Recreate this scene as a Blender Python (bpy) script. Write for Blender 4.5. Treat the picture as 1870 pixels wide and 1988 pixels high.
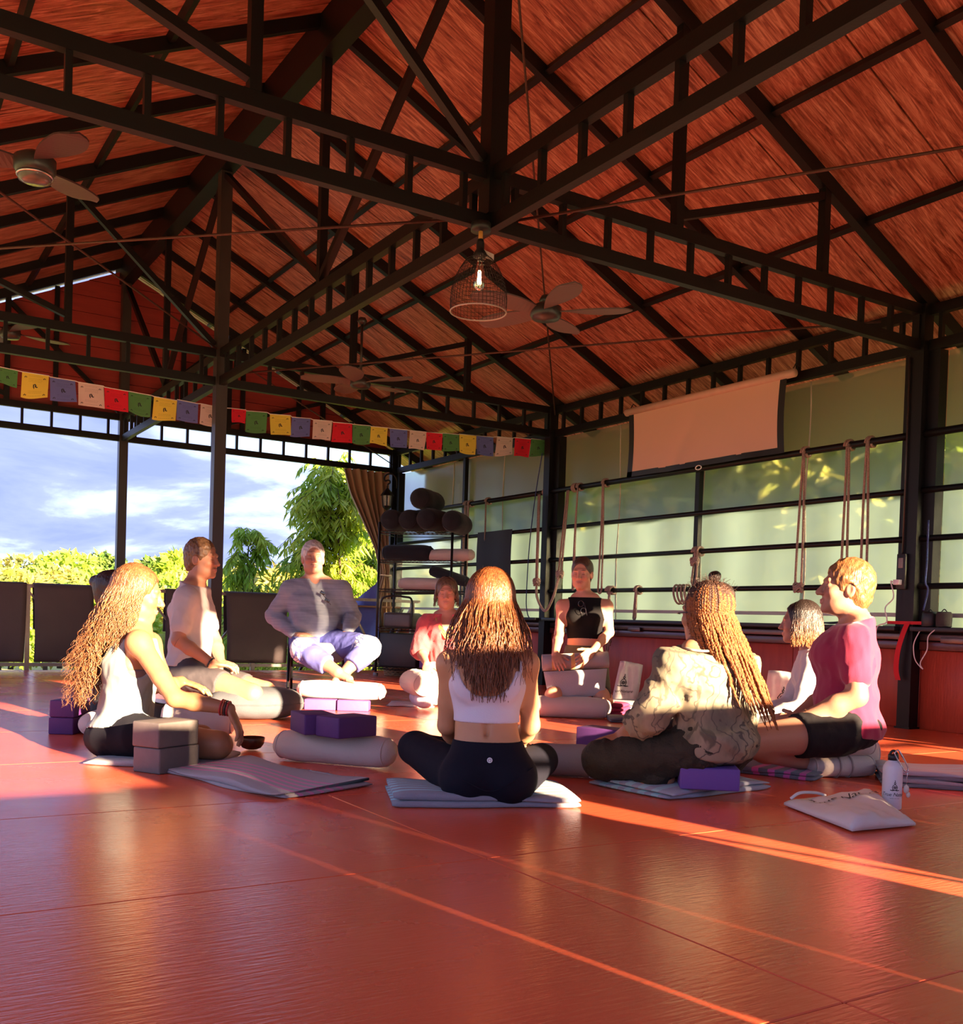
import bpy, bmesh, math, random
import numpy as np
from mathutils import Vector, Matrix

for _o in list(bpy.data.objects):
    bpy.data.objects.remove(_o, do_unlink=True)
SC = bpy.context.scene
COL = SC.collection
RAD = math.radians

# ------------------------------------------------------------------ camera
FPX, CX, CY, EYE = 1954.8, 935.0, 1246.5, 0.66
_yaw, _pit, _rol = RAD(32.374), RAD(-1.196), RAD(1.8195)
_f = np.array([math.sin(_yaw) * math.cos(_pit), math.cos(_yaw) * math.cos(_pit), math.sin(_pit)])
_r0 = np.array([math.cos(_yaw), -math.sin(_yaw), 0.0])
_u0 = np.cross(_r0, _f)
CR = _r0 * math.cos(_rol) + _u0 * math.sin(_rol)      # camera right
CU = -_r0 * math.sin(_rol) + _u0 * math.cos(_rol)     # camera up
CF = _f                                               # camera forward
CAMP = np.array([0.0, 0.0, EYE])
cam_data = bpy.data.cameras.new('camera')
cam = bpy.data.objects.new('camera', cam_data)
COL.objects.link(cam)
SC.camera = cam
cam.matrix_world = Matrix(((CR[0], CU[0], -CF[0], 0), (CR[1], CU[1], -CF[1], 0), (CR[2], CU[2], -CF[2], EYE), (0, 0, 0, 1)))
cam_data.sensor_fit = 'HORIZONTAL'
cam_data.sensor_width = 36.0
cam_data.lens = 36.0 * FPX / 1870.0
cam_data.shift_y = (CY - 994.0) / 1870.0
cam_data.clip_start = 0.05
cam_data.clip_end = 800

def ray(px, py):
    return CR * ((px - CX) / FPX) - CU * ((py - CY) / FPX) + CF
def at(px, py, d):
    return CAMP + ray(px, py) * d
def on(px, py, ax, c):
    r = ray(px, py)
    return CAMP + r * ((c - CAMP[ax]) / r[ax])
def fl(px, py, z=0.0):
    return on(px, py, 2, z)

# ------------------------------------------------------------------ light
SC.view_settings.view_transform = 'Standard'
SC.view_settings.look = 'None'
SC.view_settings.gamma = 1.0
SC.view_settings.use_curve_mapping = False
SC.view_settings.exposure = EXPOSURE = 2.4

SUN_AZ = np.array([-0.165, 0.986])          # direction the light travels over the ground
SUN_EL = RAD(11.0)
sun_d = bpy.data.lights.new('sun', 'SUN')
sun_d.energy = 10.0
sun_d.color = (1.0, 0.70, 0.44)
sun_d.angle = RAD(0.55)
sun = bpy.data.objects.new('sun', sun_d)
COL.objects.link(sun)
sun.location = (3, -20, 6)
_sd = Vector((SUN_AZ[0] * math.cos(SUN_EL), SUN_AZ[1] * math.cos(SUN_EL), -math.sin(SUN_EL)))
sun.rotation_euler = _sd.to_track_quat('-Z', 'Y').to_euler()

world = bpy.data.worlds.new('world')
SC.world = world
world.use_nodes = True
wn, wl = world.node_tree.nodes, world.node_tree.links
wn.clear()
def wnode(t, **k):
    n = wn.new(t)
    for a, b in k.items():
        setattr(n, a, b)
    return n
w_tc = wnode('ShaderNodeTexCoord')
w_sep = wnode('ShaderNodeSeparateXYZ')
wl.new(w_tc.outputs['Generated'], w_sep.inputs[0])
w_zz = wnode('ShaderNodeMath', operation='MAXIMUM')
wl.new(w_sep.outputs[2], w_zz.inputs[0]); w_zz.inputs[1].default_value = 0.0
w_za = wnode('ShaderNodeMath', operation='ADD')
wl.new(w_zz.outputs[0], w_za.inputs[0]); w_za.inputs[1].default_value = 0.16
w_dx = wnode('ShaderNodeMath', operation='DIVIDE')
wl.new(w_sep.outputs[0], w_dx.inputs[0]); wl.new(w_za.outputs[0], w_dx.inputs[1])
w_dy = wnode('ShaderNodeMath', operation='DIVIDE')
wl.new(w_sep.outputs[1], w_dy.inputs[0]); wl.new(w_za.outputs[0], w_dy.inputs[1])
w_cmb = wnode('ShaderNodeCombineXYZ')
wl.new(w_dx.outputs[0], w_cmb.inputs[0]); wl.new(w_dy.outputs[0], w_cmb.inputs[1])
w_n = wnode('ShaderNodeTexNoise')
w_n.inputs['Scale'].default_value = 1.15
w_n.inputs['Detail'].default_value = 7
w_n.inputs['Roughness'].default_value = 0.56
w_n.inputs['Distortion'].default_value = 0.35
wl.new(w_cmb.outputs[0], w_n.inputs['Vector'])
w_cr = wnode('ShaderNodeValToRGB')
cr = w_cr.color_ramp
cr.elements[0].position = 0.39; cr.elements[0].color = (0.20, 0.25, 0.56, 1)
cr.elements[1].position = 0.70; cr.elements[1].color = (0.74, 0.80, 0.95, 1)
for p_, c_ in ((0.49, (0.26, 0.31, 0.66, 1)), (0.55, (0.42, 0.50, 0.82, 1)), (0.60, (0.46, 0.70, 0.92, 1))):
    e_ = cr.elements.new(p_); e_.color = c_
wl.new(w_n.outputs[0], w_cr.inputs[0])
w_gr = wnode('ShaderNodeMapRange')
w_gr.inputs['From Min'].default_value = -0.02
w_gr.inputs['From Max'].default_value = 0.0
wl.new(w_sep.outputs[2], w_gr.inputs[0])
w_mix = wnode('ShaderNodeMix', data_type='RGBA')
w_mix.inputs[6].default_value = (0.16, 0.20, 0.09, 1)
wl.new(w_gr.outputs[0], w_mix.inputs[0])
wl.new(w_cr.outputs[0], w_mix.inputs[7])
w_bg = wnode('ShaderNodeBackground')
w_bg.inputs[1].default_value = 0.45
wl.new(w_mix.outputs[2], w_bg.inputs[0])
w_out = wnode('ShaderNodeOutputWorld')
wl.new(w_bg.outputs[0], w_out.inputs[0])

# ------------------------------------------------------------------ helpers
def V(*a):
    return np.array(a, float)
def nrm(v):
    v = np.asarray(v, float)
    return v / (np.linalg.norm(v) + 1e-12)
def lerp(a, b, t):
    return np.asarray(a, float) * (1 - t) + np.asarray(b, float) * t

def tag(o, label=None, cat=None, group=None, kind=None):
    if label: o['label'] = label
    if cat: o['category'] = cat
    if group: o['group'] = group
    if kind: o['kind'] = kind
    return o

def thing(name, loc, label=None, cat=None, group=None, kind=None):
    o = bpy.data.objects.new(name, None)
    o.empty_display_size = 0.05
    o.location = Vector([float(c) for c in loc])
    COL.objects.link(o)
    return tag(o, label, cat, group, kind)

def put(name, me, parent=None, m=None, label=None, cat=None, group=None, kind=None):
    """link a mesh (in world coordinates) as one object"""
    o = bpy.data.objects.new(name, me)
    COL.objects.link(o)
    if m is not None and len(me.materials) == 0:
        me.materials.append(m)
    if parent is not None:
        o.parent = parent
        if parent.type == 'EMPTY':
            o.matrix_parent_inverse = Matrix.Translation(-parent.location)
    return tag(o, label, cat, group, kind)

def mesh_np(name, v, quads, smooth=True):
    me = bpy.data.meshes.new(name)
    v = np.asarray(v, np.float32)
    q = np.asarray(quads, np.int32)
    n, k = q.shape
    me.vertices.add(len(v)); me.vertices.foreach_set('co', v.ravel())
    me.loops.add(n * k); me.loops.foreach_set('vertex_index', q.ravel())
    me.polygons.add(n)
    me.polygons.foreach_set('loop_start', np.arange(n, dtype=np.int32) * k)
    me.polygons.foreach_set('use_smooth', np.full(n, smooth))
    me.update(calc_edges=True)
    return me

def mesh_py(name, v, f, smooth=False):
    me = bpy.data.meshes.new(name)
    me.from_pydata([tuple(map(float, p)) for p in v], [], f)
    if smooth:
        me.polygons.foreach_set('use_smooth', [True] * len(me.polygons))
    me.update()
    return me

class MB:
    """collects simple shapes into one mesh"""
    def __init__(s):
        s.v, s.f = [], []
    def add(s, v, f):
        o = len(s.v)
        s.v += [tuple(map(float, p)) for p in v]
        s.f += [tuple(i + o for i in q) for q in f]
        return s
    def box(s, lo, hi):
        x0, y0, z0 = lo; x1, y1, z1 = hi
        return s.add([(x0, y0, z0), (x1, y0, z0), (x1, y1, z0), (x0, y1, z0), (x0, y0, z1), (x1, y0, z1), (x1, y1, z1), (x0, y1, z1)],
                     [(0, 3, 2, 1), (4, 5, 6, 7), (0, 1, 5, 4), (1, 2, 6, 5), (2, 3, 7, 6), (3, 0, 4, 7)])
    def obox(s, c, ax, ay, az):
        c, ax, ay, az = map(np.asarray, (c, ax, ay, az))
        v = [c - ax - ay - az, c + ax - ay - az, c + ax + ay - az, c - ax + ay - az, c - ax - ay + az, c + ax - ay + az, c + ax + ay + az, c - ax + ay + az]
        return s.add(v, [(0, 3, 2, 1), (4, 5, 6, 7), (0, 1, 5, 4), (1, 2, 6, 5), (2, 3, 7, 6), (3, 0, 4, 7)])
    def tube(s, pts, r, n=8, cap=True):
        v, f = tube_np(pts, r, n, cap)
        return s.add(v, f)
    def build(s, name, m, parent=None, smooth=False, **k):
        return put(name, mesh_py(name, s.v, s.f, smooth), parent, m, **k)

def frames(pts):
    pts = np.asarray(pts, float)
    t = np.gradient(pts, axis=0)
    t /= (np.linalg.norm(t, axis=1)[:, None] + 1e-12)
    a = np.array([0, 0, 1.0]) if abs(t[0][2]) < 0.9 else np.array([1.0, 0, 0])
    N = np.zeros_like(pts); B = np.zeros_like(pts)
    n = nrm(a - t[0] * np.dot(a, t[0]))
    for i in range(len(pts)):
        n = nrm(n - t[i] * np.dot(n, t[i]))
        N[i] = n; B[i] = np.cross(t[i], n)
    return t, N, B

def tube_np(pts, r, n=8, cap=True, flat=1.0):
    pts = np.asarray(pts, float)
    m = len(pts)
    r = np.full(m, r) if np.isscalar(r) else np.asarray(r, float)
    t, N, B = frames(pts)
    a = np.linspace(0, 2 * math.pi, n, endpoint=False)
    v = (pts[:, None, :] + r[:, None, None] * (np.cos(a)[None, :, None] * N[:, None, :] + flat * np.sin(a)[None, :, None] * B[:, None, :])).reshape(-1, 3)
    f = []
    for i in range(m - 1):
        for j in range(n):
            k = (j + 1) % n
            f.append((i * n + j, i * n + k, (i + 1) * n + k, (i + 1) * n + j))
    if cap:
        f.append(tuple(range(n))[::-1]); f.append(tuple((m - 1) * n + j for j in range(n)))
    return v, f

def smooth_path(pts, n=8):
    """Catmull-Rom through the points"""
    P = [np.asarray(p, float) for p in pts]
    P = [2 * P[0] - P[1]] + P + [2 * P[-1] - P[-2]]
    out = []
    for i in range(1, len(P) - 2):
        for t in np.linspace(0, 1, n, endpoint=False):
            a, b, c, d = P[i - 1:i + 3]
            out.append(0.5 * (2 * b + (c - a) * t + (2 * a - 5 * b + 4 * c - d) * t * t + (3 * b - a - 3 * c + d) * t ** 3))
    out.append(P[-2])
    return np.array(out)

def lathe(prof, c, axis=(0, 0, 1), n=24, sq=(1.0, 1.0)):
    """prof: (radius, height) pairs"""
    axis = nrm(axis)
    a = np.array([1.0, 0, 0]) if abs(axis[0]) < 0.9 else np.array([0, 1.0, 0])
    s = nrm(np.cross(axis, a)); t = np.cross(axis, s)
    v, f = [], []
    for r, h in prof:
        for k in range(n):
            q = 2 * math.pi * k / n
            v.append(np.asarray(c) + axis * h + s * r * math.cos(q) * sq[0] + t * r * math.sin(q) * sq[1])
    for i in range(len(prof) - 1):
        for k in range(n):
            k2 = (k + 1) % n
            f.append((i * n + k, i * n + k2, (i + 1) * n + k2, (i + 1) * n + k))
    return v, f

# -------- materials
MATS = {}
def mat(name, col=(0.5, 0.5, 0.5), rough=0.6, metal=0.0, spec=0.5, noise=None, bump=None, coat=0.0, stretch=(1, 1, 1), sheen=0.0, attr=None, sss=0.0, trans=0.0):
    """noise=(scale, amount, colour2)   bump=(scale, strength)"""
    if name in MATS:
        return MATS[name]
    m = bpy.data.materials.new(name)
    m.use_nodes = True
    nt = m.node_tree
    b = nt.nodes['Principled BSDF']
    b.inputs['Base Color'].default_value = (*col, 1)
    b.inputs['Roughness'].default_value = rough
    b.inputs['Metallic'].default_value = metal
    b.inputs['Specular IOR Level'].default_value = spec
    b.inputs['Coat Weight'].default_value = coat
    if sheen: b.inputs['Sheen Weight'].default_value = sheen
    if sss:
        b.inputs['Subsurface Weight'].default_value = sss
        b.inputs['Subsurface Radius'].default_value = (0.012, 0.005, 0.003)
        b.inputs['Subsurface Scale'].default_value = 1.0
    if trans: b.inputs['Transmission Weight'].default_value = trans
    src = None
    if noise or bump:
        g = nt.nodes.new('ShaderNodeNewGeometry')
        mp = nt.nodes.new('ShaderNodeMapping')
        mp.inputs['Scale'].default_value = stretch
        nt.links.new(g.outputs['Position'], mp.inputs[0])
    if attr:
        at_ = nt.nodes.new('ShaderNodeAttribute'); at_.attribute_name = attr
        src = at_.outputs['Color']
    if noise:
        n = nt.nodes.new('ShaderNodeTexNoise')
        n.inputs['Scale'].default_value = noise[0]
        n.inputs['Detail'].default_value = 4
        nt.links.new(mp.outputs[0], n.inputs['Vector'])
        r = nt.nodes.new('ShaderNodeMapRange')
        r.inputs['From Min'].default_value = 0.35; r.inputs['From Max'].default_value = 0.65
        r.inputs['To Max'].default_value = noise[1]
        nt.links.new(n.outputs[0], r.inputs[0])
        x = nt.nodes.new('ShaderNodeMix'); x.data_type = 'RGBA'
        nt.links.new(r.outputs[0], x.inputs[0])
        if src is not None: nt.links.new(src, x.inputs[6])
        else: x.inputs[6].default_value = (*col, 1)
        x.inputs[7].default_value = (*noise[2], 1)
        src = x.outputs[2]
    if src is not None:
        nt.links.new(src, b.inputs['Base Color'])
    if bump:
        n2 = nt.nodes.new('ShaderNodeTexNoise')
        n2.inputs['Scale'].default_value = bump[0]; n2.inputs['Detail'].default_value = 3
        nt.links.new(mp.outputs[0], n2.inputs['Vector'])
        bp = nt.nodes.new('ShaderNodeBump')
        bp.inputs['Strength'].default_value = bump[1]; bp.inputs['Distance'].default_value = 0.01
        nt.links.new(n2.outputs[0], bp.inputs['Height'])
        nt.links.new(bp.outputs[0], b.inputs['Normal'])
    MATS[name] = m
    return m

def stripes(name, base, stripe, bands, axis, origin, rough=0.9, bump=(400, 0.35), noise=None):
    """cloth whose stripes lie at given distances along an axis from an origin: bands = [(from, to), ...]"""
    m = mat(name, base, rough, bump=bump, sheen=0.2, noise=noise)
    nt = m.node_tree
    b = nt.nodes['Principled BSDF']
    g = nt.nodes.new('ShaderNodeNewGeometry')
    sub = nt.nodes.new('ShaderNodeVectorMath'); sub.operation = 'SUBTRACT'
    nt.links.new(g.outputs['Position'], sub.inputs[0]); sub.inputs[1].default_value = tuple(map(float, origin))
    dot = nt.nodes.new('ShaderNodeVectorMath'); dot.operation = 'DOT_PRODUCT'
    nt.links.new(sub.outputs[0], dot.inputs[0]); dot.inputs[1].default_value = tuple(map(float, nrm(axis)))
    acc = None
    for lo, hi in bands:
        c = nt.nodes.new('ShaderNodeMath'); c.operation = 'COMPARE'
        nt.links.new(dot.outputs['Value'], c.inputs[0]); c.inputs[1].default_value = (lo + hi) / 2; c.inputs[2].default_value = (hi - lo) / 2
        if acc is None: acc = c.outputs[0]
        else:
            ad = nt.nodes.new('ShaderNodeMath'); ad.operation = 'MAXIMUM'
            nt.links.new(acc, ad.inputs[0]); nt.links.new(c.outputs[0], ad.inputs[1]); acc = ad.outputs[0]
    x = nt.nodes.new('ShaderNodeMix'); x.data_type = 'RGBA'
    nt.links.new(acc, x.inputs[0]); x.inputs[6].default_value = (*base, 1); x.inputs[7].default_value = (*stripe, 1)
    nt.links.new(x.outputs[2], b.inputs['Base Color'])
    return m

M_STEEL = mat('black_steel', (0.0045, 0.004, 0.0045), 0.45, spec=0.32, bump=(60, 0.05))
M_POST = mat('grey_brown_steel', (0.030, 0.025, 0.024), 0.40, noise=(9, 0.5, (0.045, 0.04, 0.037)), stretch=(1, 1, 0.3))

_cubes = {}
def bar(name, a, b, w, h, m, parent, up=(0, 0, 1), **k):
    """square bar from a to b (shared unit-cube mesh); w sideways, h along up"""
    key = m.name
    if key not in _cubes:
        _cubes[key] = mesh_py('bar_' + key, *(lambda q: (q.v, q.f))(MB().box((-.5, -.5, -.5), (.5, .5, .5))))
        _cubes[key].materials.append(m)
    a = np.asarray(a, float); b = np.asarray(b, float)
    d = b - a; L = np.linalg.norm(d); d /= L
    u = np.asarray(up, float); u = u - d * np.dot(u, d)
    if np.linalg.norm(u) < 1e-6: u = np.array([1.0, 0, 0])
    u = nrm(u); s = np.cross(d, u)
    o = put(name, _cubes[key], None, None, **k)
    c = (a + b) / 2
    mw = Matrix(((s[0] * w, d[0] * L, u[0] * h, c[0]), (s[1] * w, d[1] * L, u[1] * h, c[1]), (s[2] * w, d[2] * L, u[2] * h, c[2]), (0, 0, 0, 1)))
    o.matrix_basis = mw
    if parent is not None:
        o.parent = parent
        if parent.type == 'EMPTY':
            o.matrix_parent_inverse = Matrix.Translation(-parent.location)
    return o

def rbox(c, ax, ay, az, bev=0.008, seg=3):
    """rounded box with half-axes ax, ay, az"""
    la, lb, lc = (np.linalg.norm(q) for q in (ax, ay, az))
    bm = bmesh.new()
    bmesh.ops.create_cube(bm, size=2.0)
    bmesh.ops.scale(bm, vec=(la, lb, lc), verts=bm.verts)
    bmesh.ops.bevel(bm, geom=list(bm.edges), offset=bev, segments=seg, affect='EDGES', profile=0.5)
    R = np.stack([nrm(ax), nrm(ay), nrm(az)], 1)
    me = bpy.data.meshes.new('rounded_box')
    for v in bm.verts:
        p = np.asarray(c) + R @ np.array(v.co)
        v.co = Vector(p)
    if np.linalg.det(R) < 0:
        bmesh.ops.reverse_faces(bm, faces=bm.faces)
    for f in bm.faces: f.smooth = True
    bm.to_mesh(me); bm.free()
    return me
# ================================================================== the setting
XR, XL, XRI = 6.37, -0.87, 2.75          # right wall, left side, ridge line
YF, YB = -0.9, 12.38                     # front and back ends
YT = [0.0, 4.37, 8.74, 12.38]            # truss planes
ZB0, ZB1, ZT0, ZT1 = 2.64, 2.712, 2.885, 2.957   # ladder beam chords
RZ0, RS = 4.80, 0.48                     # roof: z = RZ0 - RS * |x - XRI|
def roof_z(x):
    return RZ0 - RS * abs(x - XRI)

# ---- floor: painted plywood sheets
def floor_material():
    m = mat('red_floor_paint', (0.78, 0.135, 0.055), 0.30, spec=0.75, noise=(2.2, 0.55, (0.70, 0.115, 0.048)))
    nt = m.node_tree; b = nt.nodes['Principled BSDF']
    g = nt.nodes.new('ShaderNodeNewGeometry')
    mp = nt.nodes.new('ShaderNodeMapping'); mp.inputs['Scale'].default_value = (14, 90, 1)
    nt.links.new(g.outputs['Position'], mp.inputs[0])
    n = nt.nodes.new('ShaderNodeTexNoise'); n.inputs['Scale'].default_value = 1.0; n.inputs['Detail'].default_value = 5
    nt.links.new(mp.outputs[0], n.inputs['Vector'])
    bp = nt.nodes.new('ShaderNodeBump'); bp.inputs['Strength'].default_value = 0.22; bp.inputs['Distance'].default_value = 0.006
    nt.links.new(n.outputs[0], bp.inputs['Height']); nt.links.new(bp.outputs[0], b.inputs['Normal'])
    n3 = nt.nodes.new('ShaderNodeTexNoise'); n3.inputs['Scale'].default_value = 1.3; n3.inputs['Detail'].default_value = 6
    nt.links.new(g.outputs['Position'], n3.inputs['Vector'])
    mr = nt.nodes.new('ShaderNodeMapRange'); mr.inputs['From Min'].default_value = 0.3; mr.inputs['From Max'].default_value = 0.7
    mr.inputs['To Min'].default_value = 0.20; mr.inputs['To Max'].default_value = 0.31
    nt.links.new(n3.outputs[0], mr.inputs[0]); nt.links.new(mr.outputs[0], b.inputs['Roughness'])
    return m
M_FLOOR = floor_material()
M_SUB = mat('dark_subfloor', (0.05, 0.015, 0.010), 0.8, noise=(6, 0.5, (0.03, 0.01, 0.008)))
floor = MB().box((XL - 0.3, -3.2, -0.16), (XR + 0.12, 11.30, -0.022)).build('floor', M_SUB, kind='structure')
_sheets = {}
rs = random.Random(4)
xs_j = [XL - 0.3, 1.52 - 2.40 + 0.0, 1.52, 3.92, XR + 0.1]
ys_j = [-3.2, -2.40, -1.21, -0.02, 1.15, 2.34, 3.40, 4.58, 5.77, 6.96, 8.15, 9.34, 10.53, 11.30]
for i in range(len(xs_j) - 1):
    for j in range(len(ys_j) - 1):
        x0, x1, y0, y1 = xs_j[i], xs_j[i + 1], ys_j[j], ys_j[j + 1]
        if x1 - x0 < 0.05: continue
        me = rbox(((x0 + x1) / 2, (y0 + y1) / 2, -0.0105), ((x1 - x0) / 2 - 0.0018, 0, 0), (0, (y1 - y0) / 2 - 0.0018, 0), (0, 0, 0.0105), 0.0022, 1)
        for p in me.polygons: p.use_smooth = False
        put('floor_panel', me, floor, M_FLOOR)
kerb = MB().box((XL - 0.3, 11.302, -0.16), (XR + 0.12, 11.36, 0.0)).build('trim_1', mat('orange_edge_paint', (0.55, 0.12, 0.04), 0.5, bump=(40, 0.1)), kind='structure')

# ---- ceiling: wood-grained boards below a metal roof sheet
def wood_ceiling():
    m = mat('red_brown_wood_ceiling', (0.25, 0.060, 0.025), 0.33, spec=0.5)
    nt = m.node_tree; b = nt.nodes['Principled BSDF']
    g = nt.nodes.new('ShaderNodeNewGeometry')
    mp = nt.nodes.new('ShaderNodeMapping'); mp.inputs['Scale'].default_value = (1.1, 11, 1.1)
    nt.links.new(g.outputs['Position'], mp.inputs[0])
    n = nt.nodes.new('ShaderNodeTexNoise'); n.inputs['Scale'].default_value = 3.0; n.inputs['Detail'].default_value = 8; n.inputs['Roughness'].default_value = 0.7; n.inputs['Distortion'].default_value = 1.2
    nt.links.new(mp.outputs[0], n.inputs['Vector'])
    r = nt.nodes.new('ShaderNodeValToRGB')
    r.color_ramp.elements[0].position = 0.36; r.color_ramp.elements[0].color = (0.13, 0.020, 0.012, 1)
    r.color_ramp.elements[1].position = 0.66; r.color_ramp.elements[1].color = (0.68, 0.30, 0.22, 1)
    e = r.color_ramp.elements.new(0.5); e.color = (0.37, 0.105, 0.066, 1)
    nt.links.new(n.outputs[0], r.inputs[0]); nt.links.new(r.outputs[0], b.inputs['Base Color'])
    bp = nt.nodes.new('ShaderNodeBump'); bp.inputs['Strength'].default_value = 0.28; bp.inputs['Distance'].default_value = 0.006
    nt.links.new(n.outputs[0], bp.inputs['Height']); nt.links.new(bp.outputs[0], b.inputs['Normal'])
    return m
M_CEIL = wood_ceiling()
M_ROOF = mat('dark_roof_sheet', (0.05, 0.05, 0.055), 0.5, bump=(3, 0.05))
EAVE = 7.0
def slope_slab(x0, x1, y0, y1, t0, t1):
    """slab following the roof between two x, t0/t1 above the underside"""
    za, zb = roof_z(x0), roof_z(x1)
    v = [(x0, y0, za + t0), (x1, y0, zb + t0), (x1, y1, zb + t0), (x0, y1, za + t0), (x0, y0, za + t1), (x1, y0, zb + t1), (x1, y1, zb + t1), (x0, y1, za + t1)]
    f = [(0, 3, 2, 1), (4, 5, 6, 7), (0, 1, 5, 4), (1, 2, 6, 5), (2, 3, 7, 6), (3, 0, 4, 7)]
    return v, f
ceiling = MB().add(*slope_slab(XRI, EAVE, YF - 0.7, YB + 0.6, 0.03, 0.07)).add(*slope_slab(2 * XRI - EAVE, XRI, YF - 0.7, YB + 0.6, 0.03, 0.07)).build('ceiling', M_ROOF, kind='structure')
yb = [YF - 0.7 + 0.2]
yj = [YF - 0.7] + [3.70 - 0.9 * k for k in range(7, 0, -1)] + [3.70 + 0.9 * k for k in range(0, 11)] + [YB + 0.6]
yj = sorted(y for y in yj if YF - 0.71 <= y <= YB + 0.61)
for y0, y1 in zip(yj[:-1], yj[1:]):
    if y1 - y0 < 0.03: continue
    for xa, xb in ((XRI, EAVE), (2 * XRI - EAVE, XRI)):
        v, f = slope_slab(xa, xb, y0 + 0.006, y1 - 0.006, 0.0, 0.028)
        put('ceiling_board', mesh_py('ceiling_board', v, f), ceiling, M_CEIL)

# ---- rafters and purlins
def rafter(y, x_end, parent, h=0.085, w=0.05):
    for sg in (1, -1):
        xe = XRI + sg * (x_end - XRI)
        a = (XRI, y, roof_z(XRI) - h / 2 - 0.002); b = (xe, y, roof_z(xe) - h / 2 - 0.002)
        bar('rafter', a, b, w, h, M_STEEL, parent, up=(0, 0, 1))
frame = thing('roof_frame', (XRI, 5, RZ0), 'black steel rafters and purlins under the whole brown wooden ceiling', 'roof frame')
ry = [4.37 + 1.0925 * k for k in range(-5, 4)] + [8.74 + 0.91 * k for k in range(1, 4)]
for y in ry:
    if min(abs(y - t) for t in YT) > 0.1:
        rafter(y, EAVE - 0.05, frame)
for dx in (1.07, 1.99, 2.91, 3.75):
    for sg in (1, -1):
        x = XRI + sg * dx
        bar('purlin', (x, YF - 0.5, roof_z(x) - 0.028), (x, YB + 0.3, roof_z(x) - 0.028), 0.04, 0.05, M_STEEL, frame, up=(sg * RS, 0, 1))
bar('ridge_beam', (XRI, YF - 0.5, RZ0 - 0.16), (XRI, YB + 0.3, RZ0 - 0.16), 0.13, 0.30, M_STEEL, frame)

# ---- ladder beams and trusses
_sg = {}
def ladder(parent, a, b, gap=0.309, start=0.155, w=0.05, m=M_STEEL, sw=0.028):
    a = np.asarray(a, float); b = np.asarray(b, float)
    L = np.linalg.norm(b - a); d = (b - a) / L
    o = lambda z: np.array([0, 0, z])
    bar('bottom_chord', a + o((ZB0 + ZB1) / 2), b + o((ZB0 + ZB1) / 2), w, ZB1 - ZB0, m, parent)
    bar('top_chord', a + o((ZT0 + ZT1) / 2), b + o((ZT0 + ZT1) / 2), w, ZT1 - ZT0, m, parent)
    t = start
    while t < L - 0.02:
        p = a + d * t
        bar('ladder_strut', p + o(ZB1), p + o(ZT0), sw, w * 0.7, m, parent, up=np.cross(d, (0, 0, 1)))
        t += gap

TL = {0.0: 'overhead, nearest the camera', 4.37: 'crossing above the pendant lamp', 8.74: 'above the row of prayer flags', 12.38: 'at the open back end under the red gable'}
for y in YT:
    t = thing('roof_truss', (XRI, y, ZB0), 'black steel truss with ladder tie beam, ' + TL[y], 'truss', 'steel roof trusses')
    ladder(t, (XL, y, 0), (XR, y, 0), start=0.05)
    rafter(y, EAVE - 0.05, t, 0.10, 0.06)
    if y not in (8.74, 12.38):
        bar('king_post', (XRI, y, ZB1), (XRI, y, RZ0 - 0.1), 0.10, 0.10, M_STEEL, t, up=(0, 1, 0))
    for sg in (1, -1):
        x1, x2 = XRI + sg * 1.26, XRI + sg * 2.52
        bar('post', (x1, y, ZT1), (x1, y, roof_z(x1) - 0.08), 0.055, 0.055, M_STEEL, t, up=(0, 1, 0))
        bar('post', (x2, y, ZT1), (x2, y, roof_z(x2) - 0.08), 0.055, 0.055, M_STEEL, t, up=(0, 1, 0))
        bar('diagonal', (XRI + sg * 0.06, y, ZT1 + 0.03), (x1, y, roof_z(x1) - 0.14), 0.045, 0.05, M_STEEL, t, up=(0, 1, 0))
        bar('diagonal', (x1, y, ZT1 + 0.06), (x2, y, roof_z(x2) - 0.14), 0.045, 0.05, M_STEEL, t, up=(0, 1, 0))
def long_beam(x, label, ya=YF, yb=YB, m=M_STEEL):
    t = thing('ladder_beam', (x, (ya + yb) / 2, ZB0), label, 'beam', 'long ladder beams')
    ladder(t, (x, ya, 0), (x, yb, 0), start=0.2, m=m)
    return t
rb_ = long_beam(XRI, 'long black ladder beam under the ridge running past the pendant lamp')
for y0, y1 in ((0.0, 4.37), (4.37, 8.74), (8.74, 12.38)):
    ym = (y0 + y1) / 2
    bar('post', (XRI, ym, ZT1), (XRI, ym, RZ0 - 0.3), 0.055, 0.055, M_STEEL, rb_, up=(0, 1, 0))
    bar('diagonal', (XRI, y0 + 0.05, RZ0 - 0.35), (XRI, ym, ZT1 + 0.03), 0.045, 0.05, M_STEEL, rb_, up=(1, 0, 0))
    bar('diagonal', (XRI, y1 - 0.05, RZ0 - 0.35), (XRI, ym, ZT1 + 0.03), 0.045, 0.05, M_STEEL, rb_, up=(1, 0, 0))
long_beam(XR, 'black ladder beam along the top of the blind-covered right wall')
long_beam(XL, 'black ladder beam along the open left side')

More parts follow.
